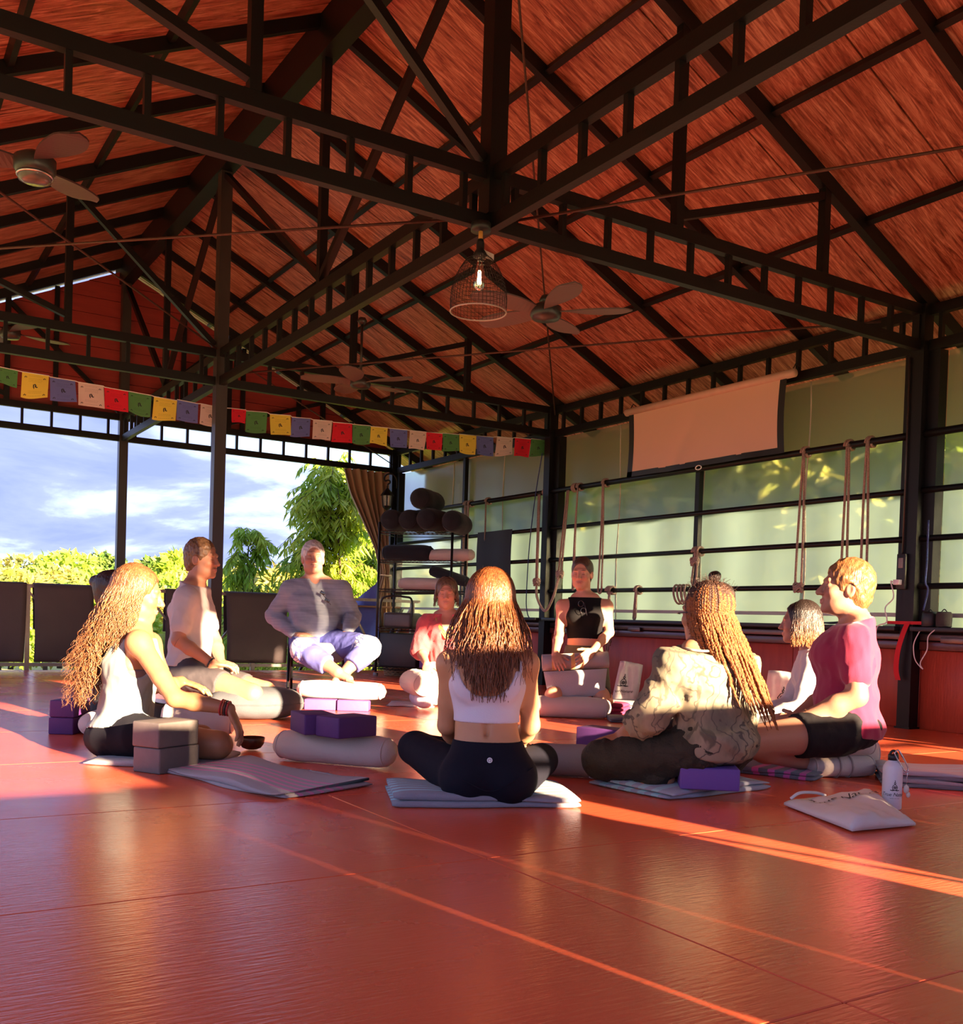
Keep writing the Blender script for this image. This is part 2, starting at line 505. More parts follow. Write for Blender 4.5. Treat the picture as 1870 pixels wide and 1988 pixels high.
# ---- columns
def column(x, y, label, z0=0.0, z1=None, w=0.10, m=M_STEEL, extra=None):
    t = thing('steel_column', (x, y, z0), label, 'column', 'steel columns')
    bar('shaft', (x, y, z0), (x, y, z1 or ZT1), w, w, m, t, up=(0, 1, 0))
    bar('base_plate', (x, y, z0), (x, y, z0 + 0.012), w + 0.02, w + 0.02, m, t, up=(0, 1, 0))
    return t
column(XRI, 8.74, 'tall dark steel column behind the man in the white T-shirt', 0, RZ0 - 0.1, m=M_POST)
column(XRI, 12.38, 'tall dark steel column at the back against the cloudy sky', -0.6, RZ0 - 0.1, m=M_POST)
for y, lb in ((0.0, 'black steel column of the right wall level with the camera'), (4.37, 'wide black steel column with a red strap and power socket'), (8.74, 'black steel column behind the woman in the black top'), (12.38, 'black corner column behind the wire shelf')):
    t = column(XR - 0.03, y, lb)
    bar('window_post', (XR + 0.03, y + 0.09, 0.70), (XR + 0.03, y + 0.09, ZB0), 0.09, 0.09, M_STEEL, t, up=(0, 1, 0))
    bar('window_post', (XR + 0.03, y - 0.09, 0.70), (XR + 0.03, y - 0.09, ZB0), 0.09, 0.09, M_STEEL, t, up=(0, 1, 0))
for y in (0.0, 4.37, 8.74, 12.38):
    column(XL, y, {0.0: 'steel column of the open left side level with the camera', 4.37: 'second steel column of the open left side', 8.74: 'third steel column of the open left side', 12.38: 'steel column at the back left corner'}[y], 0 if y < 12 else -0.6)
for x in (XL, XRI, XR - 0.03):
    column(x, YF, 'steel column at the front end, ' + {XL: 'left corner', XRI: 'centre', XR - 0.03: 'right corner'}[x])
_w = MB().add([(XL, YF - 0.04, 2.73), (XR, YF - 0.04, 2.73), (XR, YF - 0.04, roof_z(XR)), (XRI, YF - 0.04, RZ0 - 0.02), (XL, YF - 0.04, roof_z(XL)), (XL, YF - 0.08, 2.73), (XR, YF - 0.08, 2.73), (XR, YF - 0.08, roof_z(XR)), (XRI, YF - 0.08, RZ0 - 0.02), (XL, YF - 0.08, roof_z(XL))],
         [(0, 4, 3, 2, 1), (5, 6, 7, 8, 9), (0, 1, 6, 5), (1, 2, 7, 6), (2, 3, 8, 7), (3, 4, 9, 8), (4, 0, 5, 9)]).build('wall_front_sun_block', mat('red_sun_block', (0.30, 0.030, 0.022), 0.55, bump=(20, 0.1)), kind='structure')  # unseen gable wall, added to keep the low sun off the trusses
bar('steel_beam', (XL, YF, 2.84), (XR, YF, 2.84), 0.06, 0.22, M_STEEL, None, label='black steel beam across the open front end', cat='beam')  # unseen beam, raised to leave a sun gap above the blinds

# ---- steel tension rods
M_ROD = mat('rusty_rod', (0.09, 0.035, 0.028), 0.5, metal=0.3, noise=(40, 0.6, (0.05, 0.025, 0.02)))
def rod(a, b, label, r=0.008):
    MB().tube([a, b], r, 6).build('tension_rod', M_ROD, None, True, label=label, cat='rod', group='tension rods under the roof')
rod((XRI, 4.30, RZ0 - 0.5), (XR - 0.05, 8.66, ZT0 - 0.02), 'thin steel rod slanting down past the pendant lamp to the middle column')
rod((XL + 0.1, 8.74, 2.93), (XRI, 4.43, 2.73), 'thin steel rod from the lamp crossing to the left background')
rod((XRI + 0.1, 4.40, 2.72), (XR - 0.2, 0.05, 2.98), 'thin steel rod from the lamp crossing to the upper right')
rod((XL + 0.1, 4.37, 2.93), (XRI - 0.05, 8.70, 2.95), 'thin steel rod crossing the left part of the roof space')
rod((XRI + 0.1, 8.66, 2.75), (XR - 0.25, 4.55, 2.85), 'thin steel rod from the flag column to the right wall column')
rod((XRI + 0.1, 8.80, 2.93), (XR - 0.1, 12.3, 2.75), 'thin steel rod in the far right roof bay')

# ---- back gable wall of red boards
M_GABLE = mat('red_gable_board', (0.30, 0.030, 0.022), 0.55, noise=(3, 0.6, (0.22, 0.02, 0.016)), stretch=(1, 1, 8), bump=(30, 0.08))
gable = MB().add([(XL, YB + 0.10, ZT1), (XR, YB + 0.10, ZT1), (XRI, YB + 0.10, RZ0 - 0.14), (XL, YB + 0.12, ZT1), (XR, YB + 0.12, ZT1), (XRI, YB + 0.12, RZ0 - 0.14)],
                 [(0, 1, 2), (5, 4, 3), (0, 3, 4, 1), (1, 4, 5, 2), (2, 5, 3, 0)]).build('wall_back', M_GABLE, kind='structure')
z = ZT1
while z < RZ0 - 0.3:
    z2 = min(z + 0.19, RZ0 - 0.16)
    w0 = (RZ0 - 0.13 - z) / RS; w1 = (RZ0 - 0.13 - z2) / RS
    w0 = min(w0, XR - XRI); w1 = min(w1, XR - XRI)
    y0, y1 = YB + 0.075, YB + 0.10
    v = [(XRI - w0, y0, z), (XRI + w0, y0, z), (XRI + w1, y0, z2 - 0.006), (XRI - w1, y0, z2 - 0.006), (XRI - w0, y1, z), (XRI + w0, y1, z), (XRI + w1, y1, z2), (XRI - w1, y1, z2)]
    put('siding_board', mesh_py('siding_board', v, [(0, 1, 2, 3), (7, 6, 5, 4), (0, 4, 5, 1), (1, 5, 6, 2), (2, 6, 7, 3), (3, 7, 4, 0)]), gable, M_GABLE)
    z += 0.19
gf = thing('gable_frame', (XRI, YB, ZT1), 'black steel studs in front of the red back gable', 'frame')
for x in (-0.2, 0.55, 1.3, 2.0, 3.45, 4.2, 4.95, 5.7):
    bar('stud', (x, YB + 0.04, ZT1), (x, YB + 0.04, roof_z(x) - 0.12), 0.05, 0.05, M_STEEL, gf, up=(0, 1, 0))

# ---- right wall: boarded dado, sill, pipe rails and translucent blinds
M_DADO = mat('red_wood_panel', (0.50, 0.075, 0.040), 0.45, noise=(5, 0.7, (0.38, 0.05, 0.028)), stretch=(3, 3, 0.4), bump=(24, 0.25))
wall = MB().box((XR + 0.05, -1.9, 0.0), (XR + 0.09, YB, 0.70)).build('wall_right', M_SUB, kind='structure')
yy = [-1.9, -0.70, 0.50, 1.70, 2.90, 4.32, 5.45, 6.60, 7.80, 8.74, 9.94, 11.14, YB]
for y0, y1 in zip(yy[:-1], yy[1:]):
    put('wall_panel', rbox((XR + 0.04, (y0 + y1) / 2, 0.277), (0.012, 0, 0), (0, (y1 - y0) / 2 - 0.003, 0), (0, 0, 0.276), 0.003, 1), wall, M_DADO)
M_LEDGE = mat('dark_red_ledge', (0.10, 0.022, 0.016), 0.25, spec=0.7, bump=(9, 0.12))
M_METAL = mat('brushed_strip', (0.16, 0.10, 0.085), 0.32, metal=0.9, bump=(14, 0.12))
M_BLK = mat('black_sill_paint', (0.012, 0.010, 0.011), 0.45, bump=(40, 0.05))
for i, (y0, y1) in enumerate(((-1.9, 4.31), (4.43, 8.68), (8.80, YB))):
    put('trim_%d' % (2 + 3 * i), rbox((XR + 0.015, (y0 + y1) / 2, 0.585), (0.03, 0, 0), (0, (y1 - y0) / 2, 0), (0, 0, 0.03), 0.005, 2), None, M_LEDGE, kind='structure')
    put('trim_%d' % (3 + 3 * i), rbox((XR + 0.01, (y0 + y1) / 2, 0.645), (0.022, 0, 0), (0, (y1 - y0) / 2, 0), (0, 0, 0.024), 0.005, 2), None, M_METAL, kind='structure')
    put('trim_%d' % (4 + 3 * i), rbox((XR - 0.02, (y0 + y1) / 2, 0.700), (0.11, 0, 0), (0, (y1 - y0) / 2, 0), (0, 0, 0.016), 0.004, 2), None, M_BLK, kind='structure')
for k, y in enumerate((0.9, 2.9, 4.05, 5.4, 6.2, 7.3, 7.9, 9.6, 10.6)):
    put('latch', rbox((XR - 0.03, y, 0.628), (0.008, 0, 0), (0, 0.085, 0), (0, 0, 0.02), 0.003, 2), None, M_METAL, label='flat steel latch plate on the right wall ledge, ' + ['near the camera', 'second from the camera', 'beside the wide column', 'behind the man in crimson', 'behind the tote bag', 'left of the leaning tote', 'behind the woman in black', 'beyond the middle column', 'by the wire shelf'][k], cat='latch', group='latch plates')

def blind_mat():
    m = bpy.data.materials.new('translucent_blind')
    m.use_nodes = True
    nt = m.node_tree; nt.nodes.clear()
    out = nt.nodes.new('ShaderNodeOutputMaterial')
    tr = nt.nodes.new('ShaderNodeBsdfTranslucent'); tr.inputs[0].default_value = (0.34, 0.52, 0.44, 1)
    rf = nt.nodes.new('ShaderNodeBsdfRefraction'); rf.inputs['Color'].default_value = (0.86, 0.97, 0.88, 1)
    rf.inputs['Roughness'].default_value = 0.34; rf.inputs['IOR'].default_value = 1.03
    gl = nt.nodes.new('ShaderNodeBsdfGlossy'); gl.inputs['Roughness'].default_value = 0.22; gl.inputs['Color'].default_value = (0.9, 0.9, 0.9, 1)
    df = nt.nodes.new('ShaderNodeBsdfDiffuse'); df.inputs['Color'].default_value = (0.66, 0.63, 0.52, 1)
    g = nt.nodes.new('ShaderNodeNewGeometry')
    mp = nt.nodes.new('ShaderNodeMapping'); mp.inputs['Scale'].default_value = (1, 5.0, 0.5)
    nt.links.new(g.outputs['Position'], mp.inputs[0])
    n = nt.nodes.new('ShaderNodeTexNoise'); n.inputs['Scale'].default_value = 1.6; n.inputs['Detail'].default_value = 3
    nt.links.new(mp.outputs[0], n.inputs['Vector'])
    bp = nt.nodes.new('ShaderNodeBump'); bp.inputs['Strength'].default_value = 0.12; bp.inputs['Distance'].default_value = 0.03
    nt.links.new(n.outputs[0], bp.inputs['Height'])
    for s in (gl,): nt.links.new(bp.outputs[0], s.inputs['Normal'])
    m1 = nt.nodes.new('ShaderNodeMixShader'); m1.inputs[0].default_value = 0.45
    nt.links.new(tr.outputs[0], m1.inputs[1]); nt.links.new(rf.outputs[0], m1.inputs[2])
    m2 = nt.nodes.new('ShaderNodeMixShader'); m2.inputs[0].default_value = 0.08
    nt.links.new(m1.outputs[0], m2.inputs[1]); nt.links.new(df.outputs[0], m2.inputs[2])
    m3 = nt.nodes.new('ShaderNodeMixShader'); m3.inputs[0].default_value = 0.05
    nt.links.new(m2.outputs[0], m3.inputs[1]); nt.links.new(gl.outputs[0], m3.inputs[2])
    nt.links.new(m3.outputs[0], out.inputs[0])
    return m
M_BLIND = blind_mat()
M_SEAM = mat('blind_seam', (0.55, 0.52, 0.42), 0.6, bump=(60, 0.2))
bays = ((-0.8, -0.14), (0.14, 4.23), (4.51, 8.60), (8.88, 12.24))
for i, (y0, y1) in enumerate(bays):
    w = thing('window_%d' % (i + 1), (XR + 0.05, (y0 + y1) / 2, 0.71), kind='structure')
    # sheet with slight ripples
    ny, nz = 40, 10
    v = []
    for a in range(ny + 1):
        for b_ in range(nz + 1):
            y = y0 + (y1 - y0) * a / ny; z = 0.716 + (ZB0 - 0.716) * b_ / nz
            v.append((XR + 0.075 + 0.006 * math.sin(y * 5.1 + 0.6 * math.sin(z * 2)) + 0.004 * math.sin(y * 11 + z), y, z))
    q = [[a * (nz + 1) + b_, (a + 1) * (nz + 1) + b_, (a + 1) * (nz + 1) + b_ + 1, a * (nz + 1) + b_ + 1] for a in range(ny) for b_ in range(nz)]
    put('blind_sheet', mesh_np('blind_sheet', v, q), w, M_BLIND)
    ys = y0 + 0.9
    while ys < y1 - 0.3:
        p = [(XR + 0.068 + 0.006 * math.sin(ys * 5.1), ys + 0.012 * math.sin(zz * 5 + ys), zz) for zz in np.linspace(0.72, ZB0, 14)]
        MB().tube(p, 0.006, 5).build('blind_cord', M_SEAM, w, True)
        ys += 1.15
    bar('mullion', (XR + 0.02, (y0 + y1) / 2, 0.71), (XR + 0.02, (y0 + y1) / 2, 2.06 if i == 2 else ZB0), 0.05, 0.05, M_STEEL, w, up=(0, 1, 0))
    bar('blind_hem', (XR + 0.06, y0, 0.80), (XR + 0.06, y1, 0.80), 0.012, 0.03, M_SEAM, w)
    for z_, r_ in ((2.062, 0.027), (1.668, 0.022), (1.332, 0.022), (1.000, 0.022)):
        MB().tube([(XR - 0.03, y0 - 0.09, z_), (XR - 0.03, y1 + 0.09, z_)], r_, 12).build('rail_pipe', M_STEEL, w, True)
# canvas strip rolled at the outer eave
M_CANVAS = mat('tan_canvas', (0.62, 0.43, 0.27), 0.85, bump=(60, 0.2))
v, q = [], []
for a in range(61):
    for b_ in range(5):
        y = -2 + 14.6 * a / 60; z = 2.74 - 0.57 * b_ / 4
        v.append((EAVE - 0.12 + 0.015 * math.sin(y * 7), y, z + 0.01 * math.sin(y * 9)))
q = [[a * 5 + b_, (a + 1) * 5 + b_, (a + 1) * 5 + b_ + 1, a * 5 + b_ + 1] for a in range(60) for b_ in range(4)]
put('eave_awning', mesh_np('eave_awning', v, q), None, M_CANVAS, label='tan canvas strip hanging from the outer eave beyond the right-hand blinds', cat='awning')

# ---- railings with hung mats
M_RAIL = mat('weathered_rail', (0.26, 0.20, 0.17), 0.45, noise=(12, 0.5, (0.18, 0.14, 0.12)))
M_MAT = mat('dark_grey_mat', (0.055, 0.040, 0.042), 0.75, noise=(3, 0.4, (0.075, 0.055, 0.055)), bump=(120, 0.1))
def railing(x0, x1, y, label, posts, top=0.88):
    t = thing('railing', ((x0 + x1) / 2, y, 0), label, 'railing', 'steel railings')
    bar('top_rail', (x0, y, top), (x1, y, top), 0.05, 0.035, M_RAIL, t)
    bar('bottom_rail', (x0, y, 0.055), (x1, y, 0.055), 0.03, 0.035, M_RAIL, t)
    for i, x in enumerate(posts):
        bar('post', (x, y, -0.12), (x, y, top), 0.045, 0.045, M_RAIL, t, up=(0, 1, 0))
        if i:
            xa = posts[i - 1]
            xm = (xa + x) / 2
            bar('brace', (xa, y, top - 0.05), (xm, y, 0.07), 0.02, 0.03, M_RAIL, t, up=(0, 1, 0))
            bar('brace', (x, y, top - 0.05), (xm, y, 0.07), 0.02, 0.03, M_RAIL, t, up=(0, 1, 0))
    return t
railing(XL, XR - 0.1, 11.42, 'weathered steel railing along the back edge with mats over it', [XL + 0.1, 0.4, 1.62, 2.84, 4.06, 5.28, XR - 0.2])
def mat_sheet(x0, x1, y, ztop, zbot, side=-1, zback=0.45, bow=0.03, seed=0):
    """mat folded over a rail"""
    rr = random.Random(seed)
    ph = rr.random() * 6
    prof = []
    n = 16
    for i in range(n + 1):
        t = i / n
        prof.append((side * (0.045 + bow * math.sin(t * 2.6 + ph * 0.2)), zbot + (ztop - 0.02 - zbot) * t))
    for a in np.linspace(0, math.pi, 7)[1:-1]:
        prof.append((side * 0.04 * math.cos(a), ztop - 0.02 + 0.022 * math.sin(a)))
    for i in range(7):
        prof.append((-side * 0.045, ztop - 0.02 - (ztop - zback) * i / 6))
    m_ = 12
    v = []
    for j in range(m_ + 1):
        x = x0 + (x1 - x0) * j / m_
        for (dy, z) in prof:
            lean = 0.012 * math.sin(3 * x + ph) * (ztop - z)
            v.append((x + 0.012 * math.sin(z * 3 + ph), y + dy + lean, z))
    k = len(prof)
    q = [[j * k + i, j * k + i + 1, (j + 1) * k + i + 1, (j + 1) * k + i] for j in range(m_) for i in range(k - 1)]
    return mesh_np('mat', v, q)
def hung_mat(x0, x1, y, ztop, zbot, label, side=-1, seed=0, m=None):
    o = put('yoga_mat', mat_sheet(x0, x1, y, ztop, zbot, side, seed=seed), None, m or M_MAT, label=label, cat='mat', group='mats hung over railings')
    s = o.modifiers.new('thickness', 'SOLIDIFY'); s.thickness = 0.006
    return o
for k, (x0, x1, lb) in enumerate(((0.98, 1.59, 'dark grey mat over the back railing at the left edge'), (1.67, 2.26, 'dark grey mat over the back railing left of the dark bun'), (3.02, 3.62, 'dark grey mat over the back railing behind the man in white'), (3.72, 4.45, 'dark mat over the back railing left of the man on the chair'), (0.30, 0.90, 'dark grey mat over the back railing furthest left'))):
    hung_mat(x0, x1, 11.42, 0.905, 0.085, lb, seed=k)
# added behind the camera to shape the sun: railing, mats, screens, blinds
railing(XL, XR - 0.1, YF - 0.05, 'added steel railing behind the camera for the shade mats', [XL + 0.1, 0.4, 1.7, 2.66, 4.0, 5.2, XR - 0.2], top=0.92)
fm = [(-0.85, -0.1, 0.40), (0.55, 1.635, 0.94), (1.66, 1.845, 0.95), (1.85, 2.115, 1.22), (2.12, 2.825, 1.36), (3.015, 3.765, 1.12), (3.77, 4.42, 1.06), (4.425, 5.3, 1.02), (5.305, 5.75, 1.0)]  # tops and slits set for the wanted sun patches and streaks
for k, (x0, x1, zt) in enumerate(fm):
    if zt >= 1.0:
        o = put('sun_block_screen', rbox(((x0 + x1) / 2, YF - 0.12, zt / 2), ((x1 - x0) / 2, 0, 0), (0, 0.015, 0), (0, 0, zt / 2 - 0.01), 0.006, 2), None, M_CANVAS,
                label='added sun-blocking screen at the front edge, ' + ['', '', '', 'narrow one left of the tallest', 'the tallest', 'right of the light slit', 'third from the right wall', 'second from the right wall', 'next to the right wall'][k], cat='screen', group='added sun-blocking screens')
    else:
        hung_mat(x0, x1, YF - 0.05, zt, 0.03, 'added shade mat over the front railing, ' + ['at the left corner', 'wide one on the left', 'narrow one beside the thin gap', 'narrow one beside the centre'][k], side=1, seed=30 + k)
M_BAMBOO = mat('sun_block_bamboo', (0.30, 0.18, 0.08), 0.7, noise=(50, 0.6, (0.2, 0.11, 0.05)), stretch=(0.05, 1, 1))  # made-up blinds out of view, hung to cut the sun on the sitters
for x0, x1, zb, zt, lb in ((2.30, 2.69, 1.66, 2.72, 'added sun blind at the front beside the centre column'), (2.81, 3.16, 1.72, 2.72, 'added sun blind at the front right of the centre column'), (3.17, 4.36, 2.09, 2.72, 'short wide added sun blind at the front middle'), (4.37, 4.95, 2.09, 2.54, 'low-hung added sun blind at the front right of the middle'), (4.96, 6.28, 2.09, 2.72, 'short wide added sun blind at the front right')):
    b_ = thing('sun_block_blind', ((x0 + x1) / 2, YF, zb), lb, 'blind', 'added sun blinds at the front end')
    MB().box((x0, YF - 0.006, zb), (x1, YF + 0.006, zt)).build('sheet', M_BAMBOO, b_)
    MB().tube([(x0, YF, zt), (x1, YF, zt)], 0.02, 8).build('roller', M_BAMBOO, b_, True)
    MB().tube([(x0, YF, zb), (x1, YF, zb)], 0.011, 8).build('weight_bar', M_BAMBOO, b_, True)
# ================================================================== outside
M_GRASS = mat('grass_ground', (0.28, 0.30, 0.09), 0.9, noise=(0.6, 0.8, (0.38, 0.36, 0.13)), bump=(4, 0.4))
gv, gq = [], []
n_ = 40
for i in range(n_ + 1):
    for j in range(n_ + 1):
        x = -90 + 240 * i / n_; y = -60 + 260 * j / n_
        gv.append((x, y, -1.3 - 0.03 * max(0, y - 12) + 0.3 * math.sin(x * 0.13) * math.cos(y * 0.1)))
for i in range(n_):
    for j in range(n_):
        gq.append([i * (n_ + 1) + j, (i + 1) * (n_ + 1) + j, (i + 1) * (n_ + 1) + j + 1, i * (n_ + 1) + j + 1])
put('ground', mesh_np('ground', gv, gq), None, M_GRASS, kind='structure')

def leaf_mat(name, c1, c2, tl=0.35):
    m = bpy.data.materials.new(name); m.use_nodes = True
    nt = m.node_tree; b = nt.nodes['Principled BSDF']
    g = nt.nodes.new('ShaderNodeNewGeometry')
    n = nt.nodes.new('ShaderNodeTexNoise'); n.inputs['Scale'].default_value = 1.7
    nt.links.new(g.outputs['Position'], n.inputs['Vector'])
    x = nt.nodes.new('ShaderNodeMix'); x.data_type = 'RGBA'
    r = nt.nodes.new('ShaderNodeMapRange'); r.inputs['From Min'].default_value = 0.38; r.inputs['From Max'].default_value = 0.62
    nt.links.new(n.outputs[0], r.inputs[0]); nt.links.new(r.outputs[0], x.inputs[0])
    x.inputs[6].default_value = (*c1, 1); x.inputs[7].default_value = (*c2, 1)
    nt.links.new(x.outputs[2], b.inputs['Base Color'])
    b.inputs['Roughness'].default_value = 0.5
    tr = nt.nodes.new('ShaderNodeBsdfTranslucent'); nt.links.new(x.outputs[2], tr.inputs[0])
    mx = nt.nodes.new('ShaderNodeMixShader'); mx.inputs[0].default_value = tl
    nt.links.new(b.outputs[0], mx.inputs[1]); nt.links.new(tr.outputs[0], mx.inputs[2])
    nt.links.new(mx.outputs[0], nt.nodes['Material Output'].inputs[0])
    return m
M_LEAF = leaf_mat('leaf_green', (0.24, 0.42, 0.03), (0.50, 0.60, 0.07))
M_LEAF2 = leaf_mat('leaf_yellow_green', (0.28, 0.34, 0.05), (0.54, 0.47, 0.11))
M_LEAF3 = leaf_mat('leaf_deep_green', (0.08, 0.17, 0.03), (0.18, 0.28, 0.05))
M_BARK = mat('bark', (0.07, 0.045, 0.03), 0.9, noise=(20, 0.6, (0.04, 0.028, 0.02)), bump=(40, 0.4))

def leaves_mesh(P, D, Nn, L, W):
    """folded diamond leaves: base P, direction D, normal Nn, length L, width W"""
    S = np.cross(D, Nn)
    S /= np.linalg.norm(S, axis=1)[:, None] + 1e-9
    L = L[:, None]; W = W[:, None]
    mid = P + D * L * 0.45 - Nn * L * 0.05
    tip = P + D * L - Nn * L * 0.18
    v = np.stack([P, mid + S * W * 0.5 + Nn * W * 0.12, tip, mid - S * W * 0.5 + Nn * W * 0.12], 1).reshape(-1, 3)
    q = np.arange(len(P) * 4).reshape(-1, 4)
    return v, q

def rand_dirs(rng, n, zb=0.0):
    d = rng.normal(size=(n, 3)); d[:, 2] += zb
    return d / np.linalg.norm(d, axis=1)[:, None]

def crown_tree(loc, blobs, nleaf, L, W, m, label, seed, cat='tree', group=None, trunk=True, name='tree'):
    rng = np.random.default_rng(seed)
    t = thing(name, loc, label, cat, group)
    loc = np.asarray(loc, float)
    vs, qs, o = [], [], 0
    vol = np.array([b[3] ** 2 for b in blobs]); vol = vol / vol.sum()
    for (bx, by, bz, br), fr in zip(blobs, vol):
        n = int(nleaf * fr)
        d = rand_dirs(rng, n, 0.15)
        rr = br * (0.62 + 0.42 * rng.random(n) ** 0.6)
        P = loc + np.array([bx, by, bz]) + d * rr[:, None] * np.array([1, 1, 0.85])
        D = d * 0.6 + rand_dirs(rng, n, -0.4) * 0.8
        D /= np.linalg.norm(D, axis=1)[:, None]
        N = rand_dirs(rng, n, 0.9)
        v, q = leaves_mesh(P, D, N, L * (0.7 + 0.6 * rng.random(n)), W * (0.7 + 0.6 * rng.random(n)))
        vs.append(v); qs.append(q + o); o += len(v)
    put('foliage', mesh_np('foliage', np.concatenate(vs), np.concatenate(qs), False), t, m)
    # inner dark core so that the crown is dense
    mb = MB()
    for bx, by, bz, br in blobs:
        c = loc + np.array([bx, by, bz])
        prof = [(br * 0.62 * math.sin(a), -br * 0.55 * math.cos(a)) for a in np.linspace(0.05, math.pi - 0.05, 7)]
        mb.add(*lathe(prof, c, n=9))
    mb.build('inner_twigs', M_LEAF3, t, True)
    if trunk:
        zt = max(b[2] for b in blobs)
        pts = [loc, loc + np.array([0.02, 0, zt * 0.4]), loc + np.array([-0.03 * zt, 0.02 * zt, zt])]
        r0 = 0.03 * zt + 0.03
        MB().tube(smooth_path(pts, 4), np.linspace(r0, r0 * 0.4, 9), 7).build('trunk', M_BARK, t, True)
    return t

def drooping_tree(loc, h, spread, nbr, label, seed, m, name='tree'):
    """tree with long hanging compound leaves"""
    rng = np.random.default_rng(seed)
    t = thing(name, loc, label, 'tree', 'leafy trees behind the back railing')
    loc = np.asarray(loc, float)
    tw = MB(); Ps, Ds, Ns, Ls, Ws = [], [], [], [], []
    trunks = MB()
    for k in range(4):
        a = rng.random() * 6.28
        top = loc + np.array([math.cos(a) * spread * 0.25 * k / 2, math.sin(a) * spread * 0.25 * k / 2, h * (0.95 - 0.08 * k)])
        trunks.tube(smooth_path([loc, lerp(loc, top, 0.5) + rng.normal(size=3) * 0.06, top], 5), np.linspace(0.05, 0.012, 11), 6)
    for i in range(nbr):
        zz = h * (0.18 + 0.82 * rng.random() ** 0.8)
        a = rng.random() * 6.283
        rr = spread * (0.25 + 0.75 * rng.random()) * (1.05 - 0.62 * (zz / h) ** 2)
        st = loc + np.array([math.cos(a) * rr * 0.15, math.sin(a) * rr * 0.15, zz - 0.25 * rr])
        en = loc + np.array([math.cos(a) * rr, math.sin(a) * rr, zz + 0.12 * rng.normal()])
        mid = (st + en) / 2 + np.array([0, 0, 0.18 * rr + 0.05])
        en = en - np.array([0, 0, 0.10])
        pts = smooth_path([st, mid, en], 6)
        tw.tube(pts[::3], np.linspace(0.008, 0.003, len(pts[::3])), 4, False)
        tdir = np.gradient(pts, axis=0); tdir /= np.linalg.norm(tdir, axis=1)[:, None]
        for j in range(2, len(pts)):
            for s in (1, -1):
                sd = nrm(np.cross(tdir[j], (0, 0, 1.0))) * s
                D = nrm(sd * 0.75 + tdir[j] * 0.55 + np.array([0, 0, -0.75 + 0.3 * rng.normal()]) + 0.25 * rng.normal(size=3))
                Ps.append(pts[j]); Ds.append(D); Ns.append(nrm(np.array([0, 0, 1.0]) + 0.5 * rng.normal(size=3)))
                Ls.append(0.185 * (0.7 + 0.5 * rng.random())); Ws.append(0.042)
    v, q = leaves_mesh(np.array(Ps), np.array(Ds), np.array(Ns), np.array(Ls), np.array(Ws))
    put('foliage', mesh_np('foliage', v, q, False), t, m)
    tw.build('twigs', M_BARK, t); trunks.build('trunk', M_BARK, t, True)
    return t

# trees just behind the back edge
b1 = at(640, 1165, 15.5); b2 = at(480, 1165, 17.0); b3 = at(720, 1165, 18.5)
drooping_tree((b1[0], b1[1], -1.9), 4.9, 1.25, 420, 'tall light green tree with drooping leaves behind the man on the chair', 3, M_LEAF)
drooping_tree((b2[0], b2[1], -2.0), 4.0, 0.95, 150, 'thinner drooping-leaf tree right of the flag column', 5, M_LEAF)
drooping_tree((b3[0], b3[1], -2.0), 4.6, 1.3, 260, 'dense drooping-leaf tree half hidden by the tan curtain', 8, M_LEAF)
# far hillside trees
rr = random.Random(11)
hill = []
def far_tree(px, ytop, d, wpx, m, lb, seed, leaf=0.55):
    top = at(px, ytop, d)
    r = wpx * d / FPX / 2
    base = np.array([top[0], top[1], top[2] - 3.2 * r])
    bl = [(0, 0, 2.1 * r, r)]
    q = random.Random(seed)
    for k in range(5):
        a = q.random() * 6.28
        bl.append((math.cos(a) * r * 0.75, math.sin(a) * r * 0.75, (1.3 + 0.7 * q.random()) * r, r * (0.55 + 0.2 * q.random())))
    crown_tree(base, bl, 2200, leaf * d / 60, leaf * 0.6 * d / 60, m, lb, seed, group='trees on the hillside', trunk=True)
specs = [(-60, 1060, 62, 150, M_LEAF2), (40, 1066, 60, 150, M_LEAF2), (130, 1056, 58, 130, M_LEAF), (120, 1090, 46, 130, M_LEAF2), (205, 1068, 64, 90, M_LEAF3), (25, 1092, 42, 130, M_LEAF2), (235, 1102, 48, 110, M_LEAF2),
         (300, 1080, 62, 70, M_LEAF3), (345, 1068, 56, 70, M_LEAF), (320, 1105, 40, 110, M_LEAF), (385, 1095, 44, 110, M_LEAF2), (-40, 1105, 38, 130, M_LEAF), (170, 1120, 36, 130, M_LEAF), (280, 1128, 34, 120, M_LEAF2),
         (90, 1130, 32, 130, M_LEAF2), (470, 1090, 52, 110, M_LEAF2), (560, 1085, 50, 120, M_LEAF2), (680, 1080, 46, 140, M_LEAF2), (760, 1090, 44, 120, M_LEAF2), (440, 1120, 36, 110, M_LEAF), (600, 1130, 30, 150, M_LEAF2), (720, 1130, 28, 140, M_LEAF2), (0, 1140, 28, 140, M_LEAF), (240, 1150, 27, 140, M_LEAF), (400, 1150, 26, 130, M_LEAF2), (520, 1150, 27, 130, M_LEAF)]
kinds = {M_LEAF.name: 'green', M_LEAF2.name: 'yellow-green', M_LEAF3.name: 'dark green'}
_row = lambda yt: 'on the skyline' if yt < 1085 else 'in the middle rows' if yt < 1125 else 'in the nearest row'
_seen = {}
_ord = 'first second third fourth fifth sixth seventh eighth ninth tenth'.split()
for k, (px, yt, d, w, m) in sorted(enumerate(specs), key=lambda q: q[1][0]):
    key = (kinds[m.name], _row(yt)); _seen[key] = _seen.get(key, 0) + 1
    far_tree(px, yt, d, w, m, '%s hillside tree %s, %s such tree from the left' % (*key, _ord[_seen[key] - 1]), 100 + k)
